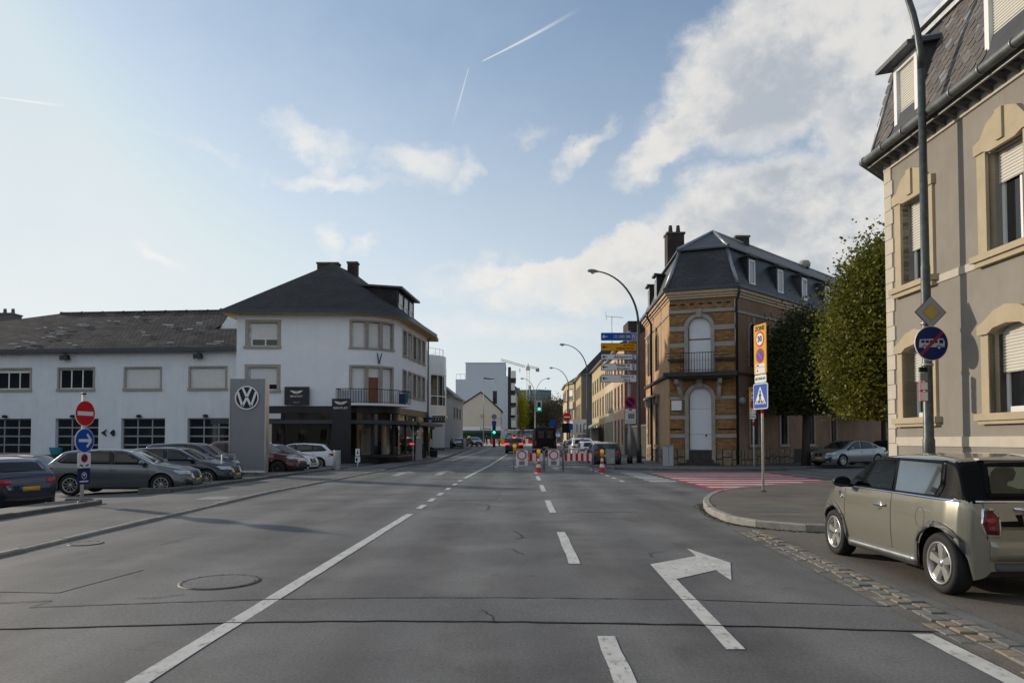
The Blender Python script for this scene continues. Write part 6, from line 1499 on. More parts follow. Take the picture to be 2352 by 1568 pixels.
P_GREY = car_paint('paint_grey', (.13, .14, .15), .6, .3); P_BLUE = car_paint('paint_blue', (.006, .011, .036), .5, .28); P_BLACK = car_paint('paint_black', (.010, .011, .013), .3, .25); P_WHITE = car_paint('paint_white_car', (.72, .74, .77), .0, .3); P_RED = car_paint('paint_red_car', (.32, .012, .012), .3, .28); P_MAROON = car_paint('paint_maroon', (.075, .012, .014), .4, .28); P_NAVY = car_paint('paint_navy', (.010, .014, .03), .4, .28); P_SILVER = car_paint('paint_silver', (.24, .25, .27), .6, .3); P_DKBLUE = car_paint('paint_dark_blue', (.012, .022, .06), .4, .28)
GL = 'cars parked on the garage forecourt'; GR = 'cars parked along the right kerb'
FZ = lambda x, y: gz(x, y)
hatch = generic('parked_hatchback', 'grey five door hatchback facing right behind the no entry sign', HATCH, P_GREY, '', (-12.35, 23.0, FZ(-12.3, 23) - .05), R(6), 10, 'rim', group=GL).root
suv = generic('moving_car', 'black crossover with lit brake lights driving away in the centre lane', SUV, P_BLACK, '', (.28, 73.2, FZ(0, 72)), R(88), 10, 'rim_dark', brake=True).root
saloon = generic('parked_saloon', 'silver saloon parked under the dark tree in the side street', SALOON, P_SILVER, '', (18.9, 40.3, .12), R(206), 10, 'rim').root
def again(src, name, label, paint, loc, rz, group=None):
    o = {hatch: P_GREY, suv: P_BLACK, saloon: P_SILVER}[src]
    mp = {o.name: paint}
    if src is suv: mp['lamp_red'] = M('lamp_red_dim')
    c = copy_tree(src, None, mp); c.name = name; c.location = loc; c.rotation_euler = (0, 0, rz); c['label'] = label; c['category'] = 'car'
    if group: c['group'] = group
    elif 'group' in c: del c['group']
    return c
again(hatch, 'parked_hatchback', 'dark blue hatchback seen from behind at the left edge', P_BLUE, (-14.15, 18.6, FZ(-14, 18) - .10), R(163), GL)
again(hatch, 'parked_hatchback', 'dark hatchback half hidden just behind the grey hatchback', P_NAVY, (-12.3, 26.4, FZ(-12, 26) - .05), R(2), GL)
again(suv, 'parked_estate', 'dark blue estate car left of the grey sign pylon', P_DKBLUE, (-13.4, 30.6, FZ(-13, 30) - .05), R(0), GL)
again(hatch, 'parked_hatchback', 'bright red car showing its bonnet between blue and grey hatchbacks', P_RED, (-18.6, 27.5, FZ(-18, 27) - .1), R(-4), GL)
again(suv, 'parked_car', 'dark maroon car half hidden right of the grey sign pylon', P_MAROON, (-12.0, 33.6, FZ(-12, 33)), R(-4), GL)
again(saloon, 'parked_saloon', 'white saloon facing the road in front of the showroom', P_WHITE, (-12.15, 36.3, FZ(-12, 36)), R(-14), GL)
again(hatch, 'parked_hatchback', 'white estate showing its rear light behind the white saloon', P_WHITE, (-11.9, 39.4, FZ(-12, 39)), R(187), GL)
again(saloon, 'parked_saloon', 'dark saloon behind the silver one in the side street', P_MAROON, (23.6, 44.9, .12), R(222))
again(hatch, 'parked_hatchback', 'black hatchback behind the right traffic cone', P_BLACK, (5.62, 44.2, .0), R(90), GR)
again(hatch, 'parked_hatchback', 'white hatchback parked ahead of the black hatchback', P_WHITE, (5.5, 51.0, gz(0, 51)), R(90), GR)
again(suv, 'parked_car', 'white crossover in the row between hatchback and dark van', P_WHITE, (5.45, 57.2, gz(0, 57)), R(90), GR)
again(hatch, 'parked_hatchback', 'pale silver hatchback farthest in the kerbside row', P_SILVER, (5.4, 63.6, gz(0, 64)), R(90), GR)
again(saloon, 'parked_saloon', 'dark saloon facing the camera beside the far white pylon', P_NAVY, (-7.35, 96.5, gz(0, 97)), R(-80))
again(saloon, 'parked_saloon', 'dark blue saloon waiting beyond the white pylon near the crossing', P_DKBLUE, (-5.9, 112, gz(0, 112)), R(-72))
for (x, y, r, p, l) in ((-.6, 166, 90, P_SILVER, 'silver car waiting beyond the red and white barriers'), (3.6, 163, -90, P_BLACK, 'black car facing the roadworks beyond the barriers'), (7.2, 158, -90, P_DKBLUE, 'blue car at the right end of the far barriers'), (1.2, 245, -85, P_SILVER, 'pale car coming down the hill road'), (1.0, 262, -85, P_WHITE, 'white car higher on the hill road'), (10.5, 170, -90, P_WHITE, 'white car behind the dark van at the crossing')):
    again(hatch, 'distant_car', l, p, (x, y, gz(x, y)), R(r))

# ---------------------------------------------------------------- dark delivery van, seen from behind
def van():
    S_ = dict(L=5.6, W=2.0, sill=.30, wr=.34, arch=.40, axles=(-1.7, 1.7), tumble=.06, shoulder=.03, top=[(-2.8, 2.2), (-2.76, 2.46), (-2.6, 2.55), (1.0, 2.55), (1.3, 2.45), (1.95, 1.45), (2.1, 1.32), (2.6, 1.1), (2.75, .9), (2.8, .6)], belt=[(-2.8, 1.3), (1.8, 1.3), (2.0, 1.2), (2.8, .55)], plan=[(-2.8, .93), (-2.72, .99), (-2, 1.0), (1.5, 1.0), (2.3, .95), (2.7, .8), (2.8, .65)])
    c = Car('delivery_van', 'tall dark delivery van standing in the closed right lane', S_, mat('paint_van', (.006, .006, .007), .5, spec=.25), None, (2.95, 66.5, gz(3, 66)), R(91), 'van'); c.wheels(6, 'rim_dark', .62, .22)
    for sg in (1, -1):
        q = lambda pts: [(sg * a, b) for a, b in pts][::sg]
        c.lay('rear_window', q([(.08, 1.45), (.72, 1.45), (.68, 2.2), (.08, 2.2)]), 'B', 'glass_car', .008); c.lay('tail_light', q([(.80, .85), (.93, .85), (.93, 1.3), (.82, 1.3)]), 'B', 'lamp_red_dim', .012)
    c.both('side_window', [(1.75, 1.36), (.75, 1.36), (.75, 2.05), (1.3, 2.05)], 'glass_car', .008); c.lay('windscreen', [(1.95, -.7), (1.95, .7), (1.36, .66), (1.36, -.66)], 'T', 'glass_car', .006); c.line('panel_gap', [(0, .5), (0, 2.4)], 'B', w=.015); c.plate('B', .7)
    c.mirror(1.6, 1.4, 'plastic_black')
van()

# ================================================================ street furniture
def lamp_head(parent, p, d, s=1.0):
    """cobra lamp head at p, pointing along d (on plan)"""
    d = Vector((d[0], d[1], 0)).normalized(); n = Vector((-d.y, d.x, 0)); p = Vector(p); mb = MB().m('zinc'); mb.smooth = True
    rings = []
    for t, w, h0, h1 in ((0, .05, -.04, .05), (.12, .09, -.06, .08), (.3, .15, -.07, .13), (.52, .155, -.05, .14), (.66, .10, -.02, .10), (.72, .03, .02, .06)):
        c = p + d * t * s; rings.append([c + n * w * s + Vector((0, 0, h0 * s)), c + n * w * .8 * s + Vector((0, 0, h1 * .8 * s)), c + Vector((0, 0, h1 * s)), c - n * w * .8 * s + Vector((0, 0, h1 * .8 * s)), c - n * w * s + Vector((0, 0, h0 * s))])
    vs = [v for r in rings for v in r]; fs = []
    for i in range(len(rings) - 1):
        for j in range(5): fs.append((i * 5 + j, i * 5 + (j + 1) % 5, (i + 1) * 5 + (j + 1) % 5, (i + 1) * 5 + j))
    fs += [(4, 3, 2, 1, 0), tuple(len(vs) - 5 + j for j in range(5))]; mb.add(vs, fs); o = mb.build('lamp_head', None, parent)
    g = MB().m('lamp_glass'); g.smooth = True; c = p + d * .38 * s
    g.lathe([(.13 * s, 0), (.11 * s, -.07 * s), (.05 * s, -.11 * s), (0, -.115 * s)], c + Vector((0, 0, -.06 * s)), n=12); g.build('lamp_glass', None, o)
def curved_lamp(label, x, y, z, h, reach, d=(-1, 0), bend=2.6, r=.11, mt='pole_green', s=1.0, group='curved street lamps', arms=1):
    t = thing('street_lamp', label, 'street lamp', (x, y, z), 0, group); d = Vector((d[0], d[1], 0)).normalized(); b = Vector((x, y, z))
    path = [b, b + Vector((0, 0, h - bend))]; rs = [r, r * .62]
    MB().m(mt).tube([b + Vector((0, 0, 0)), b + Vector((0, 0, 1.1)), b + Vector((0, 0, 1.15)), b + Vector((0, 0, h - bend))], [r * 1.25, r * 1.22, r, r * .62], 12).build('pole', None, t)
    for k in range(arms):
        dd = d if k == 0 else -d; pts = []
        for i in range(13):
            a = math.pi / 2 * i / 12 * .93; pts.append(b + Vector((0, 0, h - bend + bend * math.sin(a))) + dd * reach * (1 - math.cos(a)))
        MB().m(mt).tube(pts, [r * .62 - (r * .3) * i / 12 for i in range(13)], 8).build('arm', None, t); lamp_head(t, pts[-1], dd, s)
    MB().m('dark_metal').box(x - r * 1.9, x + r * 1.9, y - r * 1.9, y + r * 1.9, z - .02, z + .03).build('base_plate', None, t)
    return t
def disc(mb, cx, cz, r, y0, y1, n=32): p, d = roundel_prism(cx, cz, r, y0, y1, n); return mb.prism(p, d)
def ringz(mb, cx, cz, r0, r1, y0, y1, n=36):
    for k in range(n):
        a, b = 2 * math.pi * k / n, 2 * math.pi * (k + 1) / n
        mb.prism([(cx + q * math.cos(w), y0, cz + q * math.sin(w)) for q, w in ((r0, a), (r1, a), (r1, b), (r0, b))], (0, y1 - y0, 0))
    return mb
def rect(mb, x0, x1, z0, z1, y0, y1): return mb.box(x0, x1, y0, y1, z0, z1)
def rounded(mb, x0, x1, z0, z1, y0, y1, r=.04):
    p = []
    for cx, cz, a0 in ((x1 - r, z1 - r, 0), (x0 + r, z1 - r, 90), (x0 + r, z0 + r, 180), (x1 - r, z0 + r, 270)):
        for i in range(5): a = R(a0 + 90 * i / 4); p.append((cx + r * math.cos(a), y0, cz + r * math.sin(a)))
    return mb.prism(p, (0, y1 - y0, 0))
# signs are drawn facing -Y in their own frame; y = -.03 is the face
def no_parking(T, z, r, y=-.03, x=0):
    o = disc(MB().m('sign_red'), x, z, r, y, y + .02).build('sign_plate', None, T); disc(MB().m('sign_navy'), x, z, r * .80, y - .003, y).build('blue_field', None, o)
    strokes(MB().m('sign_red'), [(x - r * .57, z + r * .57), (x + r * .57, z - r * .57)], r * .2, y - .006, y - .003).build('red_bar', None, o)
def zone_sign(T, z0, w=.62, h=1.4):
    y = -.05; o = rounded(MB().m('sign_orange'), -w / 2, w / 2, z0, z0 + h, y, y + .025).build('zone_panel', None, T)
    text(o, 'ZONE', .17, (0, y - .003, z0 + h - .12), mt='sign_black', bold=.004)
    zc = z0 + h - .42; disc(MB().m('sign_red'), 0, zc, .22, y - .004, y).build('speed_ring', None, o); disc(MB().m('sign_white'), 0, zc, .17, y - .007, y - .004).build('speed_field', None, o); text(o, '30', .22, (0, y - .009, zc), mt='sign_black', bold=.006)
    zc = z0 + h - .88; disc(MB().m('sign_red'), 0, zc, .21, y - .004, y).build('parking_ring', None, o); disc(MB().m('sign_blue'), 0, zc, .165, y - .007, y - .004).build('parking_field', None, o); strokes(MB().m('sign_red'), [(-.13, zc + .13), (.13, zc - .13)], .05, y - .010, y - .007).build('red_bar', None, o)
    a = rect(MB().m('sign_white'), -.24, .24, z0 + .20, z0 + .29, y - .004, y).build('small_plate', None, o); rect(MB().m('sign_black'), -.18, -.06, z0 + .225, z0 + .265, y - .006, y - .004).build('truck_symbol', None, a)
    rect(MB().m('sign_white'), -.24, .24, z0 + .02, z0 + .18, y - .004, y).build('small_plate', None, o); rect(MB().m('sign_red'), -.16, -.10, z0 + .07, z0 + .13, y - .006, y - .004).build('red_mark', None, a)
    p = rounded(MB().m('sign_white'), -w / 2 + .02, w / 2 - .02, z0 - .24, z0 - .02, y, y + .02).build('sector_plate', None, T); text(p, 'SECTEUR BO', .085, (0, y - .003, z0 - .13), mt='sign_green', bold=.002)
def sign_post(name, label, x, y, z, rz, h, r=.035, mt='pole_white', cat='sign', bands=True):
    T = local(name, label, cat, (x, y, z), rz); MB().m(mt).tube([(0, 0, -.05), (0, 0, h)], r, 12).build('post', None, T)
    if bands: MB().m('sign_red').tube([(0, 0, 2.18), (0, 0, 2.38)], r + .003, 12).build('red_band', None, T)
    MB().m('dark_metal').lathe([(r * 2.6, -.02), (r * 2.4, .02), (r, .03)], (0, 0, 0), n=14).build('foot', None, T)
    return T
def near_signs():
    T = sign_post('crossing_sign', 'blue pedestrian crossing sign under tall yellow zone 30 panel on pavement', 7.0, 19.95, .115, R(-78), 4.6)
    zone_sign(T, 3.28); y = -.055
    o = rounded(MB().m('sign_white'), -.36, .36, 2.30, 3.02, y, y + .025, .06).build('crossing_plate', None, T); rounded(MB().m('sign_blue'), -.335, .335, 2.325, 2.995, y - .003, y, .05).build('blue_field', None, o)
    MB().m('sign_white').prism([(-.28, y - .006, 2.44), (.28, y - .006, 2.44), (0, y - .006, 2.94)], (0, .003, 0)).build('white_triangle', None, o)
    m = MB().m('sign_black'); ya, yb = y - .009, y - .006
    disc(m, 0, 2.80, .03, ya, yb, 12); strokes(m, [(0, 2.78), (-.01, 2.64)], .055, ya, yb); strokes(m, [(0, 2.65), (.07, 2.47)], .03, ya - .001, yb); strokes(m, [(-.01, 2.65), (-.075, 2.48)], .03, ya - .002, yb); strokes(m, [(0, 2.75), (.055, 2.66)], .022, ya - .003, yb); strokes(m, [(-.0, 2.75), (-.055, 2.66)], .022, ya - .004, yb); m.build('walking_figure', None, o)
    for k, x in enumerate((-.20, -.12, -.03, .04, .12, .20)): strokes(MB().m('sign_black'), [(x * .8, 2.54), (x * 1.05, 2.445)], .025, ya, yb).build('stripe', None, o)
    rounded(MB().m('sign_black'), -.25, .25, 3.35, 4.6, .05, .07).build('rear_panel', None, T)
    T = sign_post('zone_sign', 'yellow zone 30 panel on white post before the brick house', 12.62, 37.3, .115, R(-78), 4.2); zone_sign(T, 2.78)
    T = sign_post('no_entry_sign', 'red no entry disc over blue arrow disc on white post on the island', -9.98, 16.62, .11, R(79), 2.55, .04, bands=False)
    y = -.05; MB().m('dark_metal').lathe([(.05, 0), (.06, .03), (0, .05)], (0, 0, 2.5), n=10).build('post_cap', None, T)
    o = disc(MB().m('sign_white'), 0, 2.06, .30, y, y + .02).build('no_entry_plate', None, T); disc(MB().m('sign_red'), 0, 2.06, .285, y - .003, y).build('red_field', None, o); rect(MB().m('sign_white'), -.235, .235, 2.01, 2.105, y - .006, y - .003).build('white_bar', None, o)
    o = disc(MB().m('sign_white'), 0, 1.43, .285, y, y + .02).build('arrow_plate', None, T); disc(MB().m('sign_blue'), 0, 1.43, .27, y - .003, y).build('blue_field', None, o)
    m = MB().m('sign_white'); strokes(m, [(-.18, 1.43), (.17, 1.43)], .07, y - .006, y - .003); strokes(m, [(.06, 1.58), (.19, 1.43), (.06, 1.28)], .055, y - .0065, y - .003); m.build('arrow', None, o)
    o = rounded(MB().m('sign_white'), -.19, .19, .80, 1.15, y, y + .02).build('notice_plate', None, T); no = disc(MB().m('sign_red'), 0, 1.02, .10, y - .003, y).build('parking_ring', None, o); disc(MB().m('sign_navy'), 0, 1.02, .075, y - .005, y - .003).build('parking_field', None, o); strokes(MB().m('sign_red'), [(-.06, 1.08), (.06, .96)], .022, y - .007, y - .005).build('red_bar', None, o)
    for sx in (-1, 1): strokes(MB().m('sign_black'), [(sx * .13, .87), (sx * .04, .84)], .03, y - .005, y).build('symbol', None, o)
    o = rounded(MB().m('sign_navy'), -.18, .18, .42, .79, y, y + .02).build('security_plate', None, T); ringz(MB().m('sign_white'), 0, .62, .065, .078, y - .004, y, 20).build('shield', None, o); disc(MB().m('sign_white'), 0, .635, .03, y - .004, y, 12).build('shield_mark', None, o); rect(MB().m('sign_white'), -.13, .13, .47, .50, y - .004, y).build('text_bar', None, o)
near_signs()

def big_lamp():
    x, y, z = 8.46, 14.5, .115
    t = thing('street_lamp', 'tall dark green lamp post carrying two signs before the grey house', 'street lamp', (x, y, z))
    pts = [(x, y, z + .4), (x, y, 3.0), (x, y, 9.2)]
    MB().m('pole_green').tube([(x, y, z), (x, y, 1.55), (x, y, 1.6), (x, y, 5.1), (x, y, 5.12), (x, y, 9.2)], [.118, .115, .098, .090, .082, .070], 16).build('pole', None, t)
    arm = [(x - 2.7 * (1 - math.cos(a)), y, 9.2 + 3.6 * math.sin(a)) for a in [R(88) * i / 14 for i in range(15)]]; MB().m('pole_green').tube(arm, [.070 - .026 * i / 14 for i in range(15)], 12).build('arm', None, t); lamp_head(t, arm[-1], (-1, 0))
    MB().m('pole_green').box(x - .06, x + .06, y - .137, y - .12, .5, 1.2).build('access_door', None, t)
    for zz in (3.05, 3.9, 1.45): MB().m('galvanised').tube([(x, y, zz), (x, y, zz + .05)], .112, 14).build('clamp_band', None, t)
    s = local('priority_sign', 'diamond priority road sign on the tall green lamp post', 'sign', (x, y - .13, 4.13), R(4)); q = .335
    dm = lambda k, y0, mt, nm, par: MB().m(mt).prism([(0, y0, -q * k), (q * k, y0, 0), (0, y0, q * k), (-q * k, y0, 0)], (0, .012, 0)).build(nm, None, par)
    a = dm(1.0, -.02, 'sign_black', 'rim', s); dm(.95, -.024, 'sign_dull', 'white_field', s); dm(.52, -.028, 'sign_dark_line', 'inner_rim', s); dm(.5, -.031, 'dull_yellow', 'yellow_field', s)
    s = local('bus_lane_sign', 'round blue end of bus lane sign below the diamond on the lamp post', 'sign', (x, y - .14, 3.50), R(4)); r = .352
    disc(MB().m('sign_white'), 0, 0, r, -.02, 0).build('rim', None, s); f = disc(MB().m('sign_navy'), 0, 0, r * .965, -.024, -.02).build('blue_field', None, s)
    m = MB().m('sign_bus'); m.prism([(-.27, -.027, -.09), (.27, -.027, -.07), (.275, -.027, .03), (.24, -.027, .10), (-.25, -.027, .075), (-.265, -.027, .0)], (0, .003, 0)); b = m.build('bus_symbol', None, s)
    for k, xx in enumerate((-.22, -.13, -.04, .05)): rect(MB().m('sign_navy'), xx, xx + .07, .005, .06, -.030, -.027).build('bus_window', None, b)
    rect(MB().m('sign_navy'), .16, .24, .0, .07, -.030, -.027).build('bus_window', None, b)
    for xx in (-.15, .15): ringz(MB().m('sign_navy'), xx, -.085, .03, .05, -.031, -.027, 16).build('bus_wheel', None, b); disc(MB().m('sign_bus'), xx, -.085, .03, -.031, -.027, 14).build('bus_hub', None, b)
    strokes(MB().m('sign_red_dark'), [(-r * .66, -r * .66), (r * .66, r * .66)], .065, -.034, -.031).build('red_bar', None, s)
    for k, (zz, h, mt) in enumerate(((2.92, .10, 'sign_black'), (2.74, .17, 'sign_back'), (2.55, .17, 'notice_red'), (2.33, .20, 'notice_red'))):
        o = MB().m(mt).box(x - .24, x - .09, y - .16, y - .10, zz, zz + h).build('notice_plate', None, t)
        if k > 1: MB().m('sign_white').box(x - .23, x - .10, y - .165, y - .16, zz + .015, zz + h - .015).build('notice_paper', None, o)
mat('sign_dull', (.30, .31, .34), .5); mat('sign_dark_line', (.05, .05, .05), .5); mat('sign_bus', (.42, .44, .50), .5); mat('sign_red_dark', (.20, .015, .03), .5); mat('notice_red', (.45, .10, .08), .5)
big_lamp()
curved_lamp('curved street lamp rising beside the brick house and direction signs', 8.0, 45.0, .12, 12.05, 2.9, (-1, -.15), 3.3, .13)
curved_lamp('second curved street lamp above the row of parked white cars', 8.55, 81, .42, 12.0, 2.75, (-1, 0), 3.2, .12)
curved_lamp('third and farthest curved street lamp before the ochre apartments', 9.0, 113, .7, 12.3, 2.7, (-1, 0), 3.2, .12)
dl = curved_lamp('far street lamp with two opposite arms over the crossing', 4.3, 132, .74, 12.2, 2.25, (-1, 0), 3.6, .11, 'pole_grey', 1.1, None, 2)
def white_lamp():
    x, y, z = -4.85, 122, .65; t = thing('street_lamp', 'pale lamp post with straight bracket and hanging lantern before the cream gable', 'street lamp', (x, y, z))
    MB().m('pole_grey').tube([(x, y, z), (x, y, 12.6)], [.09, .05], 8).build('pole', None, t); MB().m('dark_metal').prism([(x, y, 12.0), (x + 1.9, y, 11.9), (x + 1.9, y, 12.0), (x, y, 12.25)], (0, .06, 0)).build('bracket', None, t); MB().m('pole_white').lathe([(0, .25), (.1, .2), (.28, .0), (.1, -.12), (0, -.14)], (x + 1.75, y, 11.65), n=12).build('lantern', None, t)
white_lamp()

def direction_signs():
    x, y, z = 7.25, 44.0, .115; T = thing('direction_sign', 'stack of five direction boards on a grey post before the brick house', 'sign', (x, y, z))
    MB().m('pole_grey').tube([(x, y, 0), (x, y, 1.9), (x, y, 1.95), (x, y, 8.3)], [.14, .14, .11, .10], 12).build('post', None, T); MB().m('sign_red').tube([(x, y, 3.0), (x, y, 3.12)], .118, 12).build('red_band', None, T); MB().m('dark_metal').tube([(x, y, .1), (x, y, .55)], .17, 12).build('post_sleeve', None, T)
    bx0, bx1 = 5.48, 7.68
    rows = [(7.67, 8.17, 'sign_blue', 'sign_white', ''), (7.03, 7.53, 'sign_yellow', 'sign_black', 'AUTRES|DIRECTIONS'), (6.49, 6.85, 'sign_white', 'sign_black', 'Aéroport'), (5.82, 6.26, 'sign_white', 'sign_black', 'Plateau de|Kirchberg'), (5.10, 5.58, 'sign_white', 'sign_black', 'Centre|Gare')]
    for z0, z1, bg, fg, tx in rows:
        yy = y - .16; b = rounded(MB().m('sign_black' if bg != 'sign_blue' else 'sign_white'), bx0, bx1, z0, z1, yy, yy + .04, .05).build('board', None, T); rounded(MB().m(bg), bx0 + .025, bx1 - .025, z0 + .025, z1 - .025, yy - .006, yy, .04).build('board_face', None, b)
        zc = (z0 + z1) / 2; m = MB().m(fg); strokes(m, [(bx0 + .12, zc), (bx0 + .40, zc)], .05, yy - .010, yy - .006); strokes(m, [(bx0 + .22, zc + .10), (bx0 + .10, zc), (bx0 + .22, zc - .10)], .045, yy - .0105, yy - .006); m.build('arrow', None, b)
        parts = tx.split('|') if tx else []
        for i, s in enumerate(parts):
            n = len(parts); zt = zc + ((n - 1) / 2 - i) * .2; kk = .19 if n > 1 else .22
            xr = bx1 - (.12 if 'D' in tx and bg == 'sign_yellow' else .42)
            text(b, s, kk, (xr - (.1 if s == 'Aéroport' else 0), yy - .008, zt), mt=fg, align='RIGHT', bold=.004, shear=0 if bg == 'sign_yellow' else .12)
        if bg == 'sign_blue':
            for i, (s, c) in enumerate((('A1', 'sign_blue'), ('E44', 'sign_green'), ('E25', 'sign_green'))):
                a = bx0 + .78 + i * .38; q = rounded(MB().m('sign_white'), a, a + .30, zc - .09, zc + .09, yy - .010, yy - .006, .02).build('route_box', None, b); rounded(MB().m(c), a + .012, a + .288, zc - .078, zc + .078, yy - .013, yy - .010, .015).build('route_field', None, q); text(q, s, .13, (a + .15, yy - .015, zc), mt='sign_white', bold=.002)
        if bg != 'sign_yellow' and tx != 'Centre|Gare':
            a = bx1 - .30; q = rounded(MB().m('sign_white'), a, a + .22, zc - .17, zc + .17, yy - .010, yy - .006, .02).build('motorway_box', None, b); rounded(MB().m('sign_blue'), a + .012, a + .208, zc - .158, zc + .158, yy - .013, yy - .010, .02).build('motorway_field', None, q)
            for sg in (-1, 1): strokes(MB().m('sign_white'), [(a + .11 + sg * .06, zc - .14), (a + .11 + sg * .025, zc + .12)], .03, yy - .016, yy - .013).build('motorway_lane', None, q)
            strokes(MB().m('sign_white'), [(a + .04, zc + .05), (a + .18, zc + .05)], .03, yy - .0165, yy - .013).build('motorway_bridge', None, q)
        if tx == 'Aéroport': strokes(MB().m('sign_black'), [(bx1 - .46, zc), (bx1 - .34, zc)], .03, yy - .012, yy - .006).build('plane_symbol', None, b); strokes(MB().m('sign_black'), [(bx1 - .37, zc + .07), (bx1 - .42, zc), (bx1 - .37, zc - .07)], .02, yy - .011, yy - .006).build('plane_symbol', None, b)
        if tx == 'Centre|Gare': ringz(MB().m('sign_black'), bx1 - .26, zc + .1, .06, .075, yy - .010, yy - .006, 16).build('centre_symbol', None, b); rect(MB().m('sign_black'), bx1 - .275, bx1 - .245, zc + .05, zc + .15, yy - .010, yy - .006).build('centre_symbol', None, b)
    s = local('no_parking_sign', 'round no parking sign with white plates on the direction sign post', 'sign', (x + .02, y - .16, 0)); no_parking(s, 3.86, .36, -.02)
    for z0, z1, tx in ((3.28, 3.46, 'truck'), (2.78, 3.26, 'box'), (2.56, 2.76, 'text')):
        o = rounded(MB().m('sign_white'), -.33, .33, z0, z1, -.02, 0, .03).build('plate', None, s)
        if tx == 'truck': rect(MB().m('sign_black'), -.1, .1, z0 + .09, z0 + .16, -.024, -.02).build('truck_symbol', None, o)
        elif tx == 'box': rect(MB().m('sign_back'), -.15, .26, z0 + .08, z0 + .4, -.024, -.02).build('pictogram', None, o)
        else: text(o, 'SECTEUR BO', .09, (0, -.024, (z0 + z1) / 2), mt='sign_black')
direction_signs()

# ---------------------------------------------------------------- roadworks: barriers, cones, beacons
def hurdle(label, x0, x1, y, panels, feet=True):
    T = thing('crowd_barrier', label, 'barrier', (x0, y, 0), 0, 'steel barriers closing the right lane'); r = .024; z0, z1 = .33, 1.10
    MB().m('galvanised').tube([(x0, y, 0), (x0, y, z1 - .1), (x0 + .1, y, z1), (x1 - .1, y, z1), (x1, y, z1 - .1), (x1, y, 0)], r, 8).build('frame', None, T); MB().m('galvanised').tube([(x0, y, z0), (x1, y, z0)], r * .9, 8).build('bottom_rail', None, T)
    n = int((x1 - x0) / .14)
    for k in range(1, n): x = x0 + (x1 - x0) * k / n; MB().m('galvanised').tube([(x, y, z0), (x, y, z1)], .011, 5, False).build('bar', None, T, fix=False)
    for x in (x0, x1): MB().m('galvanised').tube([(x, y - .28, .02), (x, y, .06), (x, y + .28, .02)], .015, 6).build('foot', None, T)
    for (a, b, kind) in panels:
        yy = y - .035
        if kind == 'ban':
            o = rect(MB().m('sign_white'), a, b, .28, 1.05, yy, yy + .012).build('prohibition_board', None, T); cx = (a + b) / 2; ringz(MB().m('sign_red'), cx, .80, .175, .235, yy - .006, yy, 32).build('red_ring', None, o); rect(MB().m('sign_back'), cx - .14, cx + .14, .32, .52, yy - .006, yy).build('grey_plate', None, o)
        else:
            o = rect(MB().m('plastic_white'), a, b, .52, .90, yy, yy + .012).build('striped_board', None, T); n = max(1, int((b - a) / .26)); w = (b - a) / (2 * n)
            for k in range(n): rect(MB().m('sign_red'), a + 2 * k * w + .01, a + (2 * k + 1) * w, .522, .898, yy - .005, yy).build('red_stripe', None, o)
    return T
hurdle('left steel barrier with one round prohibition board across the lane', .09, 1.55, 35.5, [(.2, .78, 'ban'), (.84, 1.52, 'str')])
hurdle('middle steel barrier with second prohibition board', 1.62, 2.52, 35.62, [(1.8, 2.36, 'ban')])
hurdle('right steel barrier with red and white striped board', 2.56, 4.02, 35.5, [(2.6, 3.95, 'str')])
def beacon(label, x, y, z):
    T = thing('warning_lamp', label, 'warning lamp', (x, y, z), 0, 'amber warning lamps on the roadworks')
    MB().m('sign_yellow').box(x - .08, x + .08, y - .06, y + .06, z, z + .14).build('battery_box', None, T); MB().m('lamp_amber').lathe([(0, -.045), (.09, -.04), (.10, 0), (.09, .04), (0, .045)], (x, y, z + .24), 'Y', 18).build('lens', None, T)
beacon('amber warning lamp hooked on the left end of the barriers', .13, 35.4, 1.02)
def cone(label, x, y, lamp):
    T = thing('traffic_cone', label, 'traffic cone', (x, y, 0), 0, 'traffic cones before the barriers'); MB().m('plastic_red').box(x - .21, x + .21, y - .21, y + .21, 0.005, .05).build('base', None, T)
    b = MB(); prof = [(.15, .05), (.125, .2), (.12, .24), (.095, .4), (.09, .42), (.065, .58), (.06, .62), (.035, .75), (0, .76)]
    b.m('plastic_red').lathe(prof, (x, y, 0), n=18); b.build('cone', None, T)
    for a, c, ra, rc in ((.22, .38, .125, .1), (.52, .66, .078, .057)): MB().m('plastic_white').lathe([(ra, a), (rc, c)], (x, y, 0), n=18).build('white_sleeve', None, T)
    beacon(lamp, x, y, .76)
cone('left traffic cone with amber lamp between the prohibition boards', 1.3, 34.9, 'amber warning lamp on the left traffic cone'); cone('right traffic cone with amber lamp beside the striped board', 4.42, 35.1, 'amber warning lamp on the right traffic cone')
def folded():
    T = thing('folded_barrier', 'grey steel barrier turned edgeways behind the black hatchback', 'barrier', (5.2, 38.2, 0)); d = Vector((.5, .25, 0)); b = Vector((4.95, 37.6, 0)); c = [b, b + d]
    mb = MB().m('galvanised'); mb.tube([b + Vector((0, 0, .02)), b + Vector((0, 0, 1.12)), b + d + Vector((0, 0, 1.12)), b + d + Vector((0, 0, .02))], .022, 8); mb.build('frame', None, T); mb = MB().m('galvanised').prism([tuple(b + d * .06 + Vector((0, 0, .3))), tuple(b + d * .94 + Vector((0, 0, .3))), tuple(b + d * .94 + Vector((0, 0, 1.08))), tuple(b + d * .06 + Vector((0, 0, 1.08)))], (.01, -.02, 0)); mb.build('mesh_panel', None, T)
    for q in c: MB().m('galvanised').tube([q + Vector((-.25, -.2, .02)), q + Vector((0, 0, .12)), q + Vector((.2, .2, .02))], .016, 6).build('foot', None, T)
folded()
mb0 = None
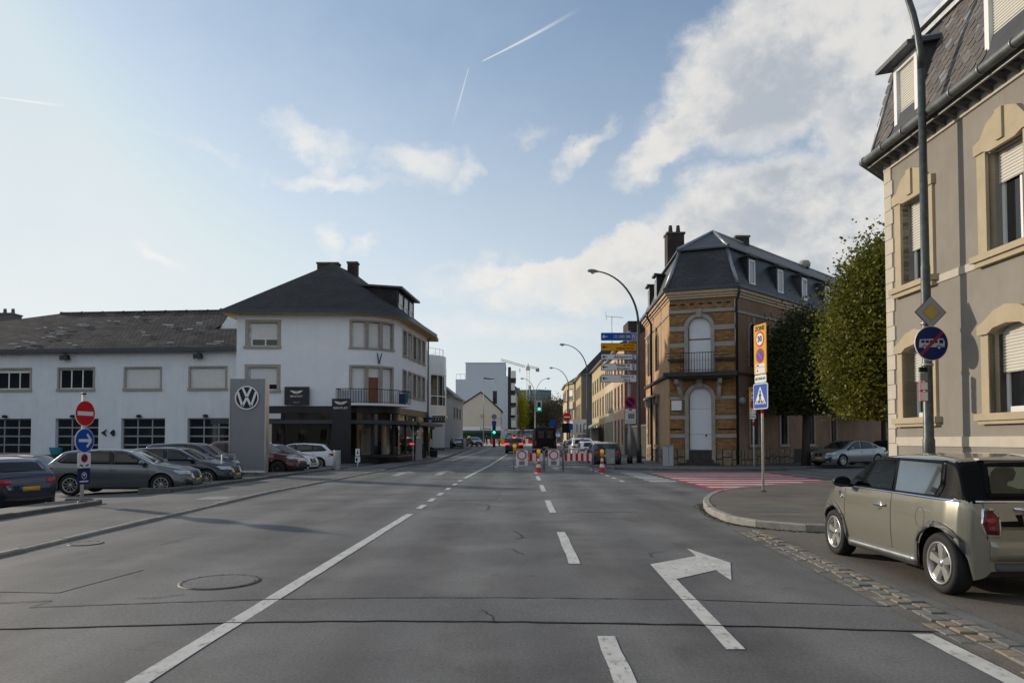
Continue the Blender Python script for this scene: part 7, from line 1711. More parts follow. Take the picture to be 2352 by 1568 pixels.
def water_barriers():
    random.seed(2)
    for k in range(9):
        x = .9 + k * .98; y = 147 + random.uniform(-.4, .4); z = gz(x, y); red = k % 3 != 2
        T = thing('plastic_barrier', ('red' if red else 'white') + ' plastic road barrier, %s from the left in the far row' % ('first second third fourth fifth sixth seventh eighth ninth'.split()[k]), 'barrier', (x, y, z), 0, 'plastic barriers at the far crossing')
        MB().m('plastic_red' if red else 'plastic_white').prism([(x - .46, y - .25, z), (x - .46, y + .25, z), (x - .46, y + .22, z + .2), (x - .46, y + .08, z + .35), (x - .46, y + .06, z + .95), (x - .46, y - .06, z + .95), (x - .46, y - .08, z + .35), (x - .46, y - .22, z + .2)], (.92, 0, 0)).build('shell', None, T)
    for k in range(4):
        x = -4.5 + k * .9; y = 131 + k * 1.5; z = gz(x, y); T = thing('plastic_barrier', ('nearest white', 'red', 'farther white', 'orange')[k] + ' plastic barrier beside the walkers left of the crossing', 'barrier', (x, y, z), 0, 'plastic barriers at the far crossing'); MB().m(('plastic_white', 'plastic_red', 'plastic_white', 'plastic_orange')[k]).prism([(x - .4, y - .25, z), (x - .4, y + .25, z), (x - .4, y + .07, z + .4), (x - .4, y + .06, z + 1.0), (x - .4, y - .06, z + 1.0), (x - .4, y - .07, z + .4)], (.8, 0, 0)).build('shell', None, T)
    T = thing('height_bar', 'long red and white bar on posts spanning the far crossing', 'barrier', (-4.3, 149, 1)); 
    for k in range(14): MB().m('plastic_red' if k % 4 == 3 else 'plastic_white').tube([(-4.3 + k * .86, 149, 3.62), (-4.3 + (k + 1) * .86, 149, 3.64)], .09, 6).build('bar_segment', None, T)
    for x in (-4.2, 1.8, 7.6): MB().m('pole_grey').tube([(x, 149.1, .8), (x, 149.1, 3.7)], .06, 6).build('post', None, T)
water_barriers()

# ---------------------------------------------------------------- smaller posts and signals
def bus_stop():
    x, y, z = -6.78, 58.5, .17; T = thing('bus_stop', 'blue bus stop flag with yellow and red notices beside the showroom', 'bus stop', (x, y, z)); MB().m('pole_white').tube([(x, y, z), (x, y, 3.2)], .05, 10).build('post', None, T); o = rounded(MB().m('sign_blue'), x - .28, x + .28, 2.75, 3.4, y - .07, y - .04, .04).build('flag', None, T); rect(MB().m('sign_white'), x - .18, x + .18, 3.12, 3.2, y - .075, y - .07).build('flag_text', None, o); rect(MB().m('sign_white'), x - .18, x + .18, 2.97, 3.04, y - .075, y - .07).build('flag_text', None, o)
    disc(MB().m('sign_back'), x + .3, 2.55, .16, y - .06, y - .03, 16).build('round_plate', None, T); MB().m('sign_yellow').box(x - .2, x + .12, y - .1, y - .05, 1.7, 2.1).build('notice', None, T); MB().m('sign_red').box(x - .25, x + .05, y - .12, y - .06, 1.45, 1.68).build('notice', None, T); MB().m('cloth_teal').box(x - .26, x + .0, y - .15, y - .03, 1.1, 1.42).build('litter_bin', None, T); MB().m('plastic_white').box(x + .05, x + .25, y - .1, y - .05, 1.0, 1.65).build('timetable', None, T)
    T = thing('planter_box', 'dark planter box at the foot of the bus stop', 'planter', (x + .5, y, z)); MB().m('dark_metal').hexa([(x + .1, y - .25, z), (x + .65, y - .25, z), (x + .65, y + .25, z), (x + .1, y + .25, z)], [(x + .05, y - .3, z + .55), (x + .7, y - .3, z + .55), (x + .7, y + .3, z + .55), (x + .05, y + .3, z + .55)]).build('tub', None, T)
bus_stop()
def back_sign():
    x, y, z = -6.95, 50.2, .1; T = thing('round_sign', 'round sign seen from behind on white post near the showroom', 'sign', (x, y, z)); MB().m('pole_white').tube([(x, y, z), (x, y, 3.05)], .045, 10).build('post', None, T); disc(MB().m('dark_metal'), x + .12, 2.55, .36, y + .05, y + .07, 24).build('disc', None, T); MB().m('sign_back').box(x - .2, x + .35, y + .05, y + .07, 1.9, 2.12).build('plate', None, T)
    T = thing('signal_box', 'slim grey cabinet behind the round sign post', 'cabinet', (x + .25, y + .6, z)); MB().m('pylon_grey').hexa([(x + .1, y + .4, z), (x + .55, y + .4, z), (x + .55, y + .75, z), (x + .1, y + .75, z)], [(x + .14, y + .44, 1.7), (x + .51, y + .44, 1.7), (x + .51, y + .71, 1.7), (x + .14, y + .71, 1.7)]).build('housing', None, T)
back_sign()
def bollard(label, x, y, z, r, h, mt):
    T = thing('bollard', label, 'bollard', (x, y, z)); MB().m(mt).lathe([(r, 0), (r, h - .03), (r * .97, h - .01), (r * .9, h), (0, h + .005)], (x, y, z), n=24).build('tube', None, T); MB().m('frame_white').lathe([(r * 1.02, h - .06), (r * 1.02, h - .045)], (x, y, z), n=24).build('collar', None, T)
bollard('stout grey round bollard before the dark showroom pylon', -8.85, 36.2, .05, .175, .98, 'galvanised'); bollard('grey bollard beside the dark saloons near the far white pylon', -6.2, 92, .45, .3, 1.3, 'pylon_grey')
T = thing('small_post_sign', 'small white notice on a short post at the island end', 'sign', (-8.5, 39.4, .1)); MB().m('pole_white').tube([(-8.5, 39.4, .05), (-8.5, 39.4, .35)], .03, 8).build('post', None, T); rounded(MB().m('sign_white'), -8.62, -8.38, .68, 1.08, 39.36, 39.38, .05).build('upper_plate', None, T); MB().m('sign_black').prism([(-8.55, 39.355, .8), (-8.45, 39.355, .8), (-8.5, 39.355, 1.02)], (0, .004, 0)).build('symbol', None, T); rounded(MB().m('sign_white'), -8.64, -8.36, .33, .65, 39.36, 39.38, .03).build('lower_plate', None, T); rect(MB().m('sign_navy'), -8.6, -8.5, .4, .58, 39.354, 39.36).build('lower_symbol', None, T)
T = thing('utility_cabinet', 'narrow grey utility cabinet at the brick corner', 'cabinet', (8.75, 40.1, .12)); MB().m('frosted').box(8.5, 9.02, 39.95, 40.3, .12, 1.25).build('housing', None, T); MB().m('kerb').box(8.46, 9.06, 39.9, 40.34, 1.25, 1.3).build('lid', None, T); MB().m('dark_metal').box(8.75, 8.765, 39.943, 39.95, .2, 1.2).build('door_gap', None, T)
T = thing('garden_tub', 'teal plastic tub with a plant by the garage wall', 'planter', (-31, 48.4, 0)); MB().m('cloth_teal').lathe([(.3, .55), (.42, 1.05), (.4, 1.05), (.0, 1.0)], (-30.3 - .9, 48.9, 0), n=16).build('tub', None, T); MB().m('moss').lathe([(.05, 0), (.25, .2), (.2, .55)], (-31.2, 48.9, 0), n=10).build('pedestal', None, T)
T = thing('wall_emblem', 'two small black marks on the garage wall between doors', 'emblem', (-27.9, 49.3, 2.0))
MB().m('logo_black').prism([(-28.35, 49.22, 2.05), (-27.95, 49.22, 2.3), (-28.08, 49.22, 2.05), (-27.95, 49.22, 1.8)], (0, .05, 0)).build('left_mark', None, T); MB().m('logo_black').prism([(-27.72, 49.2, 2.05), (-27.5, 49.2, 2.28), (-27.38, 49.2, 2.2), (-27.38, 49.2, 1.9), (-27.5, 49.2, 1.82)], (0, .05, 0)).build('right_mark', None, T)
def signal(label, x, y, z, zt, hang=None):
    T = thing('traffic_light', label, 'traffic light', (x, y, z))
    if hang: X = hang; MB().m('pole_green').tube([(x, y, z), (x, y, zt + .8), ], .1, 8).build('post', None, T); MB().m('pole_green').tube([(x, y, zt + .55), (X, y, zt + 1.0)], .05, 6).build('arm', None, T)
    else: X = x; MB().m('pole_green').tube([(x, y, z), (x, y, zt + .3)], .07, 8).build('post', None, T)
    h = MB().m('sign_black').box(X - .24, X + .24, y - .3, y - .08, zt - .75, zt + .55).build('housing', None, T)
    if hang: rounded(MB().m('sign_white'), X - .40, X + .40, zt - .9, zt + .7, y - .07, y - .05, .05).build('backboard', None, T)
    for k, mt in enumerate(('lamp_green', 'plastic_black', 'plastic_black')): MB().m(mt).lathe([(0, -.04), (.17, -.03), (.19, 0), (.19, .05)], (X, y - .3, zt - .5 + k * .4), 'Y', 16).build('lens', None, h)
    return T
signal('green traffic light hanging from a mast arm over the crossing', 8.4, 108, .6, 6.75, 4.1)
T = signal('green traffic light under a blue arrow sign left of the crossing', -2.65, 106, .52, 3.2); disc(MB().m('sign_back'), -2.65, 5.0, .4, 105.8, 105.85, 20).build('round_sign_back', None, T); MB().m('sign_blue').box(-2.98, -2.32, 105.8, 105.85, 3.75, 4.4).build('arrow_sign', None, T); MB().m('pole_grey').tube([(-2.65, 106, 3), (-2.65, 106, 5.3)], .05, 8).build('upper_post', None, T); MB().m('dark_metal').tube([(-2.65, 106, .5), (-2.65, 106, 1.8)], .2, 10).build('guard', None, T)
def far_signs():
    x, y = 8.25, 88; z = .37
    T = thing('lane_sign', 'white lane diagram board before the yellow house', 'sign', (x, y, z)); MB().m('pole_grey').tube([(x, y, z), (x, y, 4)], .06, 8).build('post', None, T); o = rounded(MB().m('sign_white'), x - .75, x + 1.05, 2.2, 4.1, y - .1, y - .06, .06).build('board', None, T)
    for k, xx in enumerate((-.25, .2, .6)): strokes(MB().m('sign_black'), [(x + xx, 2.5), (x + xx, 3.5)] + ([(x + xx + .25, 3.6)] if k == 2 else []), .1, y - .11, y - .1).build('lane_arrow_symbol', None, o)
    x, y = 8.0, 104; T = thing('no_entry_sign', 'round red and white sign above a dark box near the ochre apartments', 'sign', (x, y, .6)); MB().m('pole_grey').tube([(x, y, .5), (x, y, 5.2)], .07, 8).build('post', None, T); o = disc(MB().m('sign_red'), x, 4.9, .62, y - .1, y - .06, 24).build('disc', None, T); rect(MB().m('sign_white'), x - .45, x + .45, 4.8, 5.0, y - .11, y - .1).build('white_bar', None, o); MB().m('sign_black').box(x - .7, x + .7, y - .1, y + .1, 2.6, 4.0).build('dark_box', None, T)
    x, y = 7.0, 107; T = thing('crossing_sign', 'small blue square sign at the far right crossing corner', 'sign', (x - .9, y, .6)); MB().m('pole_grey').tube([(x - .9, y, .5), (x - .9, y, 4.6)], .06, 8).build('post', None, T); MB().m('sign_blue').box(x - 1.35, x - .45, y - .1, y - .06, 3.7, 4.6).build('plate', None, T)
    x, y = 8.4, 94; T = thing('bus_stop', 'blue bus stop flag on the right before the yellow house', 'bus stop', (x - .6, y, .45)); MB().m('pole_white').tube([(x - .6, y, .4), (x - .6, y, 3.6)], .05, 8).build('post', None, T); MB().m('sign_blue').box(x - .85, x - .3, y - .1, y - .06, 2.9, 3.7).build('flag', None, T)
far_signs()
T = thing('television_aerial', 'thin television aerial above the direction boards', 'aerial', (9.95, 71.5, 10)); MB().m('pole_grey').tube([(10.05, 71.5, 10.2), (10.05, 71.5, 14.0)], .03, 6).build('mast', None, T); MB().m('pole_grey').tube([(9.45, 71.5, 14.0), (11.2, 71.5, 13.85)], .025, 6).build('boom', None, T); MB().m('pole_grey').tube([(9.5, 71.5, 13.6), (9.45, 71.5, 14.4)], .02, 6).build('reflector', None, T)

# ================================================================ people
def person(label, x, y, pose, top, legs, rz=0.0, head='skin', hat=None):
    z = gz(x, y); J = {'stand': dict(pel=(0, 0, .95), chest=(0, .02, 1.32), neck=(0, .02, 1.5), head=(0, 0, 1.66), ls=(.2, .02, 1.42), le=(.27, .0, 1.14), lh=(.26, -.06, .88), rs=(-.2, .02, 1.42), re=(-.27, 0, 1.14), rh=(-.26, -.06, .88), lk=(.11, -.02, .5), lf=(.12, .02, .07), lt=(.12, -.16, .04), rk=(-.11, -.02, .5), rf=(-.12, .02, .07), rt=(-.12, -.16, .04)),
        'walk': dict(pel=(0, 0, .93), chest=(0, -.02, 1.31), neck=(0, -.03, 1.49), head=(0, -.06, 1.65), ls=(.2, -.02, 1.41), le=(.27, .12, 1.16), lh=(.26, .1, .92), rs=(-.2, -.02, 1.41), re=(-.27, -.12, 1.16), rh=(-.24, -.28, .98), lk=(.1, -.18, .52), lf=(.1, -.28, .08), lt=(.1, -.46, .05), rk=(-.1, .05, .5), rf=(-.1, .35, .14), rt=(-.1, .2, .04)),
        'bend': dict(pel=(0, .1, .85), chest=(0, -.22, 1.05), neck=(0, -.38, 1.1), head=(0, -.52, 1.1), ls=(.2, -.28, 1.05), le=(.25, -.38, .75), lh=(.2, -.48, .5), rs=(-.2, -.28, 1.05), re=(-.25, -.38, .75), rh=(-.2, -.5, .5), lk=(.14, -.1, .48), lf=(.14, .05, .07), lt=(.14, -.13, .04), rk=(-.14, -.1, .48), rf=(-.14, .05, .07), rt=(-.14, -.13, .04)),
        'crouch': dict(pel=(0, .15, .42), chest=(0, -.15, .72), neck=(0, -.3, .85), head=(0, -.42, .93), ls=(.2, -.2, .8), le=(.24, -.42, .6), lh=(.18, -.6, .35), rs=(-.2, -.2, .8), re=(-.24, -.42, .6), rh=(-.18, -.62, .3), lk=(.2, -.35, .48), lf=(.18, -.15, .07), lt=(.18, -.33, .04), rk=(-.2, -.3, .46), rf=(-.18, -.1, .07), rt=(-.18, -.28, .04))}[pose]
    rad = dict(pel=.165, chest=.185, neck=.065, head=.115, ls=.085, le=.058, lh=.045, rs=.085, re=.058, rh=.045, lk=.085, lf=.06, lt=.04, rk=.085, rf=.06, rt=.04)
    names = list(J); ed = [('pel', 'chest'), ('chest', 'neck'), ('neck', 'head'), ('chest', 'ls'), ('ls', 'le'), ('le', 'lh'), ('chest', 'rs'), ('rs', 're'), ('re', 'rh'), ('pel', 'lk'), ('lk', 'lf'), ('lf', 'lt'), ('pel', 'rk'), ('rk', 'rf'), ('rf', 'rt')]
    me = bpy.data.meshes.new('person'); me.from_pydata([J[n] for n in names], [(names.index(a), names.index(b)) for a, b in ed], []); o = bpy.data.objects.new('person', me); COL.objects.link(o)
    o.modifiers.new('s', 'SKIN'); sk = me.skin_vertices[0].data
    for i, n in enumerate(names): sk[i].radius = (rad[n], rad[n] * (.75 if n in ('chest', 'pel') else 1)); sk[i].use_root = n == 'pel'
    o.modifiers.new('d', 'SUBSURF').levels = 1
    dg = bpy.context.evaluated_depsgraph_get(); dg.update(); m2 = bpy.data.meshes.new_from_object(o.evaluated_get(dg)); bpy.data.objects.remove(o); m2.materials.clear()
    for mt in (top, legs, head, 'sign_black', hat or 'cloth_dark'): m2.materials.append(M(mt))
    pc = Vector(J['pel']); hd = Vector(J['head']); ft = [Vector(J['lt']), Vector(J['rt'])]; kn = [Vector(J[k]) for k in ('lk', 'rk', 'lf', 'rf')]; hn = [Vector(J['lh']), Vector(J['rh'])]
    for p in m2.polygons:
        c = p.center; p.use_smooth = True
        dl = min((c - k).length for k in kn)
        if (c - hd).length < .16: p.material_index = 4 if c.z > hd.z + .04 else 2
        elif min((c - h).length for h in hn) < .08: p.material_index = 2
        elif c.z < .12 + (0): p.material_index = 3
        elif c.z < pc.z - .02 and dl < .6 and min((c - h).length for h in (Vector(J['le']), Vector(J['re']))) > .12: p.material_index = 1
        else: p.material_index = 0
    T = link('person', m2, None, (x, y, z), rz); tag(T, label, 'person', 'people at the roadworks'); return T
person('person in dark clothes walking away by the barriers left of the crossing', -4.4, 124, 'walk', 'cloth_dark', 'denim', R(180))
person('person in orange jacket and blue trousers left of the black crossover', -2.0, 113, 'bend', 'hi_vis_orange', 'denim', R(-60), hat='cloth_dark')
person('person in green vest standing before the far green awning', -2.0, 143, 'stand', 'hi_vis_green', 'cloth_dark', R(20), hat='plastic_white')
person('person in orange jacket just above the crossover roof', .15, 138, 'stand', 'hi_vis_orange', 'denim', R(90))
person('person in orange jacket behind the crossover, right of another', .9, 141, 'stand', 'hi_vis_orange', 'denim', R(-40))
person('person in orange jacket standing right of the black crossover', 2.1, 121, 'stand', 'hi_vis_orange', 'denim', R(150))
person('person in orange vest crouching in the closed lane before the van', 3.4, 98, 'crouch', 'hi_vis_orange', 'denim', R(70))
person('person in yellow vest by the green awning at far left of the crossing', -8.3, 138, 'stand', 'hi_vis_yellow', 'cloth_dark', R(0))

# ================================================================ left side beyond the showroom
mat('metal_white', (.62, .64, .67), .35, metal=.2, var=.04, vs=2); mat('glass_green', (.012, .030, .024), .08, spec=.6); mat('plaster_f', (.52, .49, .42), .9, var=.06, vs=1, stain=.12); mat('plaster_g', (.27, .28, .30), .9, var=.08, vs=1); mat('plaster_h', (.50, .55, .62), .85, var=.04, vs=1, stain=.05)
mat('awning_green', (.012, .05, .045), .7); mat('teal_glass', (.03, .12, .16), .2, spec=.5)
def modern():
    B = thing('modern_showroom', 'white modern building with rounded glazed bay beyond the corner building', 'building', (-9, 85, .3))
    P = Path([(-22, 75.5), (-9.7, 75.5), (-9.6, 81)] + arc(-11.7, 87.5, 3.6, 30, 150, 12) + [(-9.5, 94), (-9.4, 102), (-20, 102)])
    ub0, ub1 = P.u[3], P.u[15]
    hol = [(P.u[1] + .5, P.u[1] + 1.9, 6.3, 8.4), (P.u[1] + 2.6, P.u[1] + 5.2, 6.3, 8.4), (ub0 + .3, ub1 - .3, 5.6, 9.4), (ub1 + 2.6, ub1 + 5, 6.3, 8.4), (ub1 + 5.5, ub1 + 9, 6.3, 8.4)]
    wall(MB().m('metal_white'), P, 0, P.len, 4.4, 11.7, hol, 0, .15).build('wall', None, B)
    for i, h in enumerate(hol):
        n = 5 if i == 2 else 1; w = window(B, P, *h, .08, None, tuple(k / (n + 1) for k in range(1, n + 1)), shut=0, fw=.1, frame='frame_white', glass='glass_blue', trans=.32 if i == 2 else None)
    g = MB().m('glass_green'); panel(g, P, 0, P.len, .3, 4.4, -.2); g.build('glazed_front', None, B); mb = MB().m('dark_metal')
    for k in range(16): u = P.u[1] + k * 1.7; bar(mb, P, u, u + .09, -.22, -.12, .3, 4.4)
    tag(mb.build('mullions', None, B), kind='stuff'); mb = MB().m('metal_white'); bar(mb, P, P.u[1], P.u[16], -.05, .25, 4.2, 4.45); mb.build('canopy', None, B)
    mb = MB().m('frame_white'); bar(mb, P, P.u[1] + .5, ub1, -.35, -.3, 12.5, 12.55)
    for k in range(14): u = P.u[1] + .6 + k * .95; bar(mb, P, u, u + .04, -.35, -.3, 11.7, 12.5)
    tag(mb.build('roof_rail', None, B), kind='stuff'); mb = MB().m('metal_white'); mb.poly([P.at(k, -.05, 11.68) for k in P.u]); mb.build('roof', None, B)
    T = thing('sign_pylon', 'white sign pylon with red lettering beyond the bus stop', 'sign', (-8.6, 83.5, .4)); MB().m('sign_white').box(-9.3, -7.9, 83.4, 83.65, .65, 3.6).build('board', None, T); MB().m('kerb_dark').box(-9.1, -8.1, 83.42, 83.6, .25, .65).build('base', None, T); text(T, 'Audi', .55, (-8.6, 83.39, 3.28), mt='sign_red', bold=.01, sx=1.1)
    T = thing('ring_sign', 'dark sign with four linked rings above the white pylon', 'sign', (-8.6, 83.7, 4.0)); MB().m('dark_metal').box(-9.35, -7.85, 83.7, 83.9, 3.68, 4.4).build('board', None, T)
    for k in range(4): ringz(MB().m('silver'), -9.1 + k * .33, 4.04, .18, .23, 83.65 - .004 * k, 83.7, 20).build('ring', None, T)
modern()
B, P = house('side_house', 'grey house with black steep roof next to the white modern building', [(-20, 108), (-9.0, 108), (-8.4, 122)], .5, 8.2, 'plaster_g', [(8.5, 10, 5, 6.6), (12.5, 14, 5, 6.6), (16, 17.5, 5, 6.6), (20, 21.5, 5, 6.6)], [(-20, 122, 8.2)], ridge=([(-14, 112), (-14, 118)], 13.0), eave=.4)
# cream gabled house with the café lettering
def cafe():
    B = thing('gable_house', 'cream gabled house with green awning at the far crossing', 'house', (-7, 152, .9)); y = 152; x0, x1, xm = -11.2, -2.4, -6.6; ze, za = 8.6, 11.6
    MB().m('plaster_f').prism([(x0, y, .3), (x1, y, .3), (x1, y, ze - .9), (xm, y, za), (x0, y, ze)], (0, 12, 0)).build('wall', None, B)
    rf = MB().m('roof_slate'); 
    for (a, za_), (b, zb_) in (((x0 - .3, ze - .1), (xm, za + .1)), ((xm, za + .1), (x1 + .4, ze - 1.05))): rf.hexa([(a, y - .3, za_), (b, y - .3, zb_), (b, y + 12.3, zb_), (a, y + 12.3, za_)], [(a, y - .3, za_ + .22), (b, y - .3, zb_ + .22), (b, y + 12.3, zb_ + .22), (a, y + 12.3, za_ + .22)])
    rf.build('roof', None, B); chimney(B, -4.2, -3.3, 156, 157, 9.5, 12.2, 'brick_dark', 0)
    MB().m('awning_green').prism([(x0, y, 3.6), (x0, y - 1.0, 3.2), (x0, y - 1.0, 3.0), (x0, y, 3.0)], (x1 - x0, 0, 0)).build('awning', None, B); MB().m('awning_green').box(x0, x1, y - .12, y - .01, .8, 3.0).build('shop_front', None, B)
    MB().m('sign_white').box(x0, x1, y - .06, y - .01, 3.6, 4.4).build('fascia_board', None, B); text(B, 'Lisboa II', .85, (-5.3, y - .08, 4.0), mt='awning_green', bold=.01)
    for z in (6.1, 8.9): MB().m('stone_tan').box(-4.0, -2.5 if z < 8 else -2.8, y - .05, y - .01, z, z + .1).build('ledge', None, B)
    disc(MB().m('stone_tan'), -6.3, 6.6, .5, y - .05, y - .01, 16).build('faded_emblem', None, B)
    for k in range(3): MB().m('glass').box(x1 + .0, x1 + .03, y + 1.5 + k * 3.4, y + 2.7 + k * 3.4, 5, 6.6).build('window', None, B)
cafe()
def white_block():
    B = thing('apartment_block', 'tall plain white apartment block with black balconies on its right side', 'building', (-8, 172, 1.5))
    MB().m('plaster_h').prism([(-13.6, 172, .5), (-1.0, 172, .5), (-1.0, 172, 17.0), (-1.6, 172, 17.0), (-1.6, 172, 20.1), (-11.2, 172, 20.1), (-11.2, 172, 16.2), (-13.6, 172, 16.2)], (0, 18, 0)).build('wall', None, B)
    MB().m('zinc').box(-11.3, -1.5, 171.9, 190, 20.1, 20.25).build('roof_edge', None, B)
    for k in range(5):
        z = 4.6 + k * 3.0; b = MB().m('dark_metal').box(-1.0, 1.0 - .25 * (k % 2), 173, 188, z - .25, z).build('balcony', None, B); MB().m('shutter').box(-.2, .95 - .25 * (k % 2), 172.9, 173.05, z, z + 1.75).build('screen', None, b); MB().m('black_panel').box(-.98, -.25, 173.2, 187, z, z + 2.7).build('recess', None, b)
    mb = MB().m('frame_white').box(-13.5, -11.3, 172.1, 172.15, 17.4, 17.5); mb.build('terrace_rail', None, B)
    for x in (-13.45, -12.4, -11.35): MB().m('frame_white').box(x - .04, x + .04, 172.1, 172.16, 16.2, 17.5).build('rail_post', None, B)
white_block()
house('terrace_house', 'pale terrace house just right of the black balconies', [(-1, 193), (1.3, 193), (1.9, 215)], 3, 14.5, 'plaster_f', [(.5, 1.6, 5, 7), (.5, 1.6, 9, 11), (4, 5.5, 5, 7), (4, 5.5, 9, 11), (8, 9.5, 9, 11)], [(-2, 215, 14.5)], ridge=([(-.3, 200), (0, 212)], 17))
house('terrace_house', 'grey terrace house further up the hill road on the left', [(-2, 217), (2.2, 217), (3.0, 250)], 4.3, 16.5, 'plaster_g', [(1, 2.2, 6, 8), (1, 2.2, 11, 13), (6, 8, 6, 8), (6, 8, 11, 13), (12, 14, 11, 13)], [(-3, 250, 16.5)], ridge=([(0, 222), (.4, 245)], 19.5))
house('corner_block', 'dark eaved house behind the ochre apartments', [(13.6, 190), (12.6, 176), (22, 176)], 2, 11.5, 'plaster_d', [(2, 3.5, 8, 10), (7, 8.5, 8, 10)], [(22, 190, 11.5)], ridge=([(16, 179), (16, 188)], 14.5))
def office():
    B = thing('glass_office', 'long teal glass office building on the far hill', 'building', (14, 560, 20)); P = Path([(4, 560), (22, 556), (31, 562)])
    for k in range(4):
        g = MB().m('teal_glass'); panel(g, P, 0, P.len, 30 + k * 2.7, 32.4 + k * 2.7, 0); f = g.build('glazing', None, B); mb = MB().m('pylon_grey'); bar(mb, P, 0, P.len, -.2, .1, 32.4 + k * 2.7, 32.7 + k * 2.7); mb.build('floor_band', None, f)
    for k in range(24): mb = MB().m('pylon_grey'); u = P.len * k / 24; bar(mb, P, u, u + .2, -.2, .08, 30, 40.8); mb.build('mullion', None, B)
    mb = MB().m('zinc'); mb.poly([P.at(k, .5, 40.9) for k in P.u] + [(30, 580, 40.9), (4, 580, 40.9)]); mb.build('roof', None, B); MB().m('pylon_grey').box(13, 15, 560, 562, 41, 44.5).build('plant_room', None, B)
    B = thing('office_wing', 'lower dark office wing left of the teal glass building', 'building', (0, 575, 20)); MB().m('teal_glass').box(-3, 6, 575, 590, 25, 43).build('block', None, B); MB().m('zinc').box(-3.3, 6.4, 574.5, 590, 43, 43.6).build('roof_edge', None, B)
office()
def crane():
    T = thing('tower_crane', 'pale tower crane with long jib against the sky', 'crane', (11, 500, 15)); mt = 'crane_paint'; x, y = 11.3, 500
    def lattice(name, a, b, w, n, par):
        a, b = Vector(a), Vector(b); d = (b - a).normalized(); u = Vector((0, 1, 0)); v = d.cross(u).normalized(); mb = MB().m(mt); cs = [u * i * w / 2 + v * j * w / 2 for i, j in ((1, 1), (1, -1), (-1, -1), (-1, 1))]
        for c in cs: mb.tube([a + c, b + c], .12, 4)
        for k in range(n):
            p, q = a.lerp(b, k / n), a.lerp(b, (k + 1) / n)
            for i in range(4): mb.tube([p + cs[i], q + cs[(i + 1) % 4]], .055, 3, False)
        return mb.build(name, None, par)
    lattice('mast', (x, y, 14), (x, y, 52), 2.0, 16, T); lattice('jib', (x - 2, y, 53), (x - 19, y - 8, 57.0), 1.2, 14, T); lattice('counter_jib', (x + 1, y, 53), (x + 7.5, y + 2.5, 51.8), 1.2, 5, T)
    MB().m('kerb').box(x + 5.5, x + 8, y + 2, y + 3.4, 49.8, 52).build('counterweight', None, T); MB().m(mt).hexa([(x - 1.6, y - 1.4, 50.6), (x + 1.4, y - 1.4, 50.6), (x + 1.4, y + 1.4, 50.6), (x - 1.6, y + 1.4, 50.6)], [(x - 1.2, y - 1, 53.4), (x + 1, y - 1, 53.4), (x + 1, y + 1, 53.4), (x - 1.2, y + 1, 53.4)]).build('slewing_unit', None, T); MB().m(mt).tube([(x, y, 52), (x, y, 55)], .5, 6).build('cat_head', None, T); MB().m('dark_metal').box(x - 6, x - 5.6, y - 2, y - 1.6, 49, 51.5).build('hook_block', None, T)
mat('crane_paint', (.55, .46, .36), .6)
crane()

# ================================================================ trees
def leaf_mat(name, c0, c1):
    mt = bpy.data.materials.new(name); mt.use_nodes = True; MATS[name] = mt; N, L = mt.node_tree.nodes, mt.node_tree.links; b = N['Principled BSDF']
    oi = N.new('ShaderNodeNewGeometry'); n = N.new('ShaderNodeTexNoise'); n.inputs['Scale'].default_value = 1.3; n.inputs['Detail'].default_value = 4; L.new(oi.outputs['Position'], n.inputs['Vector'])
    mx = N.new('ShaderNodeMix'); mx.data_type = 'RGBA'; mr = N.new('ShaderNodeMapRange'); mr.inputs[1].default_value = .35; mr.inputs[2].default_value = .65; L.new(n.outputs[0], mr.inputs[0])
    ad = N.new('ShaderNodeMath'); ad.operation = 'MULTIPLY_ADD'; L.new(oi.outputs['Random Per Island'], ad.inputs[0]); ad.inputs[1].default_value = .6; L.new(mr.outputs[0], ad.inputs[2]); ml = N.new('ShaderNodeMath'); ml.operation = 'MULTIPLY'; ml.use_clamp = True; L.new(ad.outputs[0], ml.inputs[0]); ml.inputs[1].default_value = .63
    L.new(ml.outputs[0], mx.inputs[0]); mx.inputs[6].default_value = (*c0, 1); mx.inputs[7].default_value = (*c1, 1); L.new(mx.outputs[2], b.inputs['Base Color']); b.inputs['Roughness'].default_value = .6; b.inputs['Specular IOR Level'].default_value = .25
    t = N.new('ShaderNodeBsdfTranslucent'); L.new(mx.outputs[2], t.inputs[0]); ms = N.new('ShaderNodeMixShader'); ms.inputs[0].default_value = .3; L.new(b.outputs[0], ms.inputs[1]); L.new(t.outputs[0], ms.inputs[2]); L.new(ms.outputs[0], N['Material Output'].inputs[0])
leaf_mat('leaf_spring', (.070, .085, .014), (.215, .215, .03)); leaf_mat('leaf_dark', (.028, .036, .014), (.065, .075, .022)); leaf_mat('leaf_poplar', (.42, .40, .02), (.62, .55, .04)); leaf_mat('leaf_brown', (.085, .066, .042), (.17, .135, .08)); leaf_mat('leaf_far', (.045, .050, .028), (.085, .085, .045))
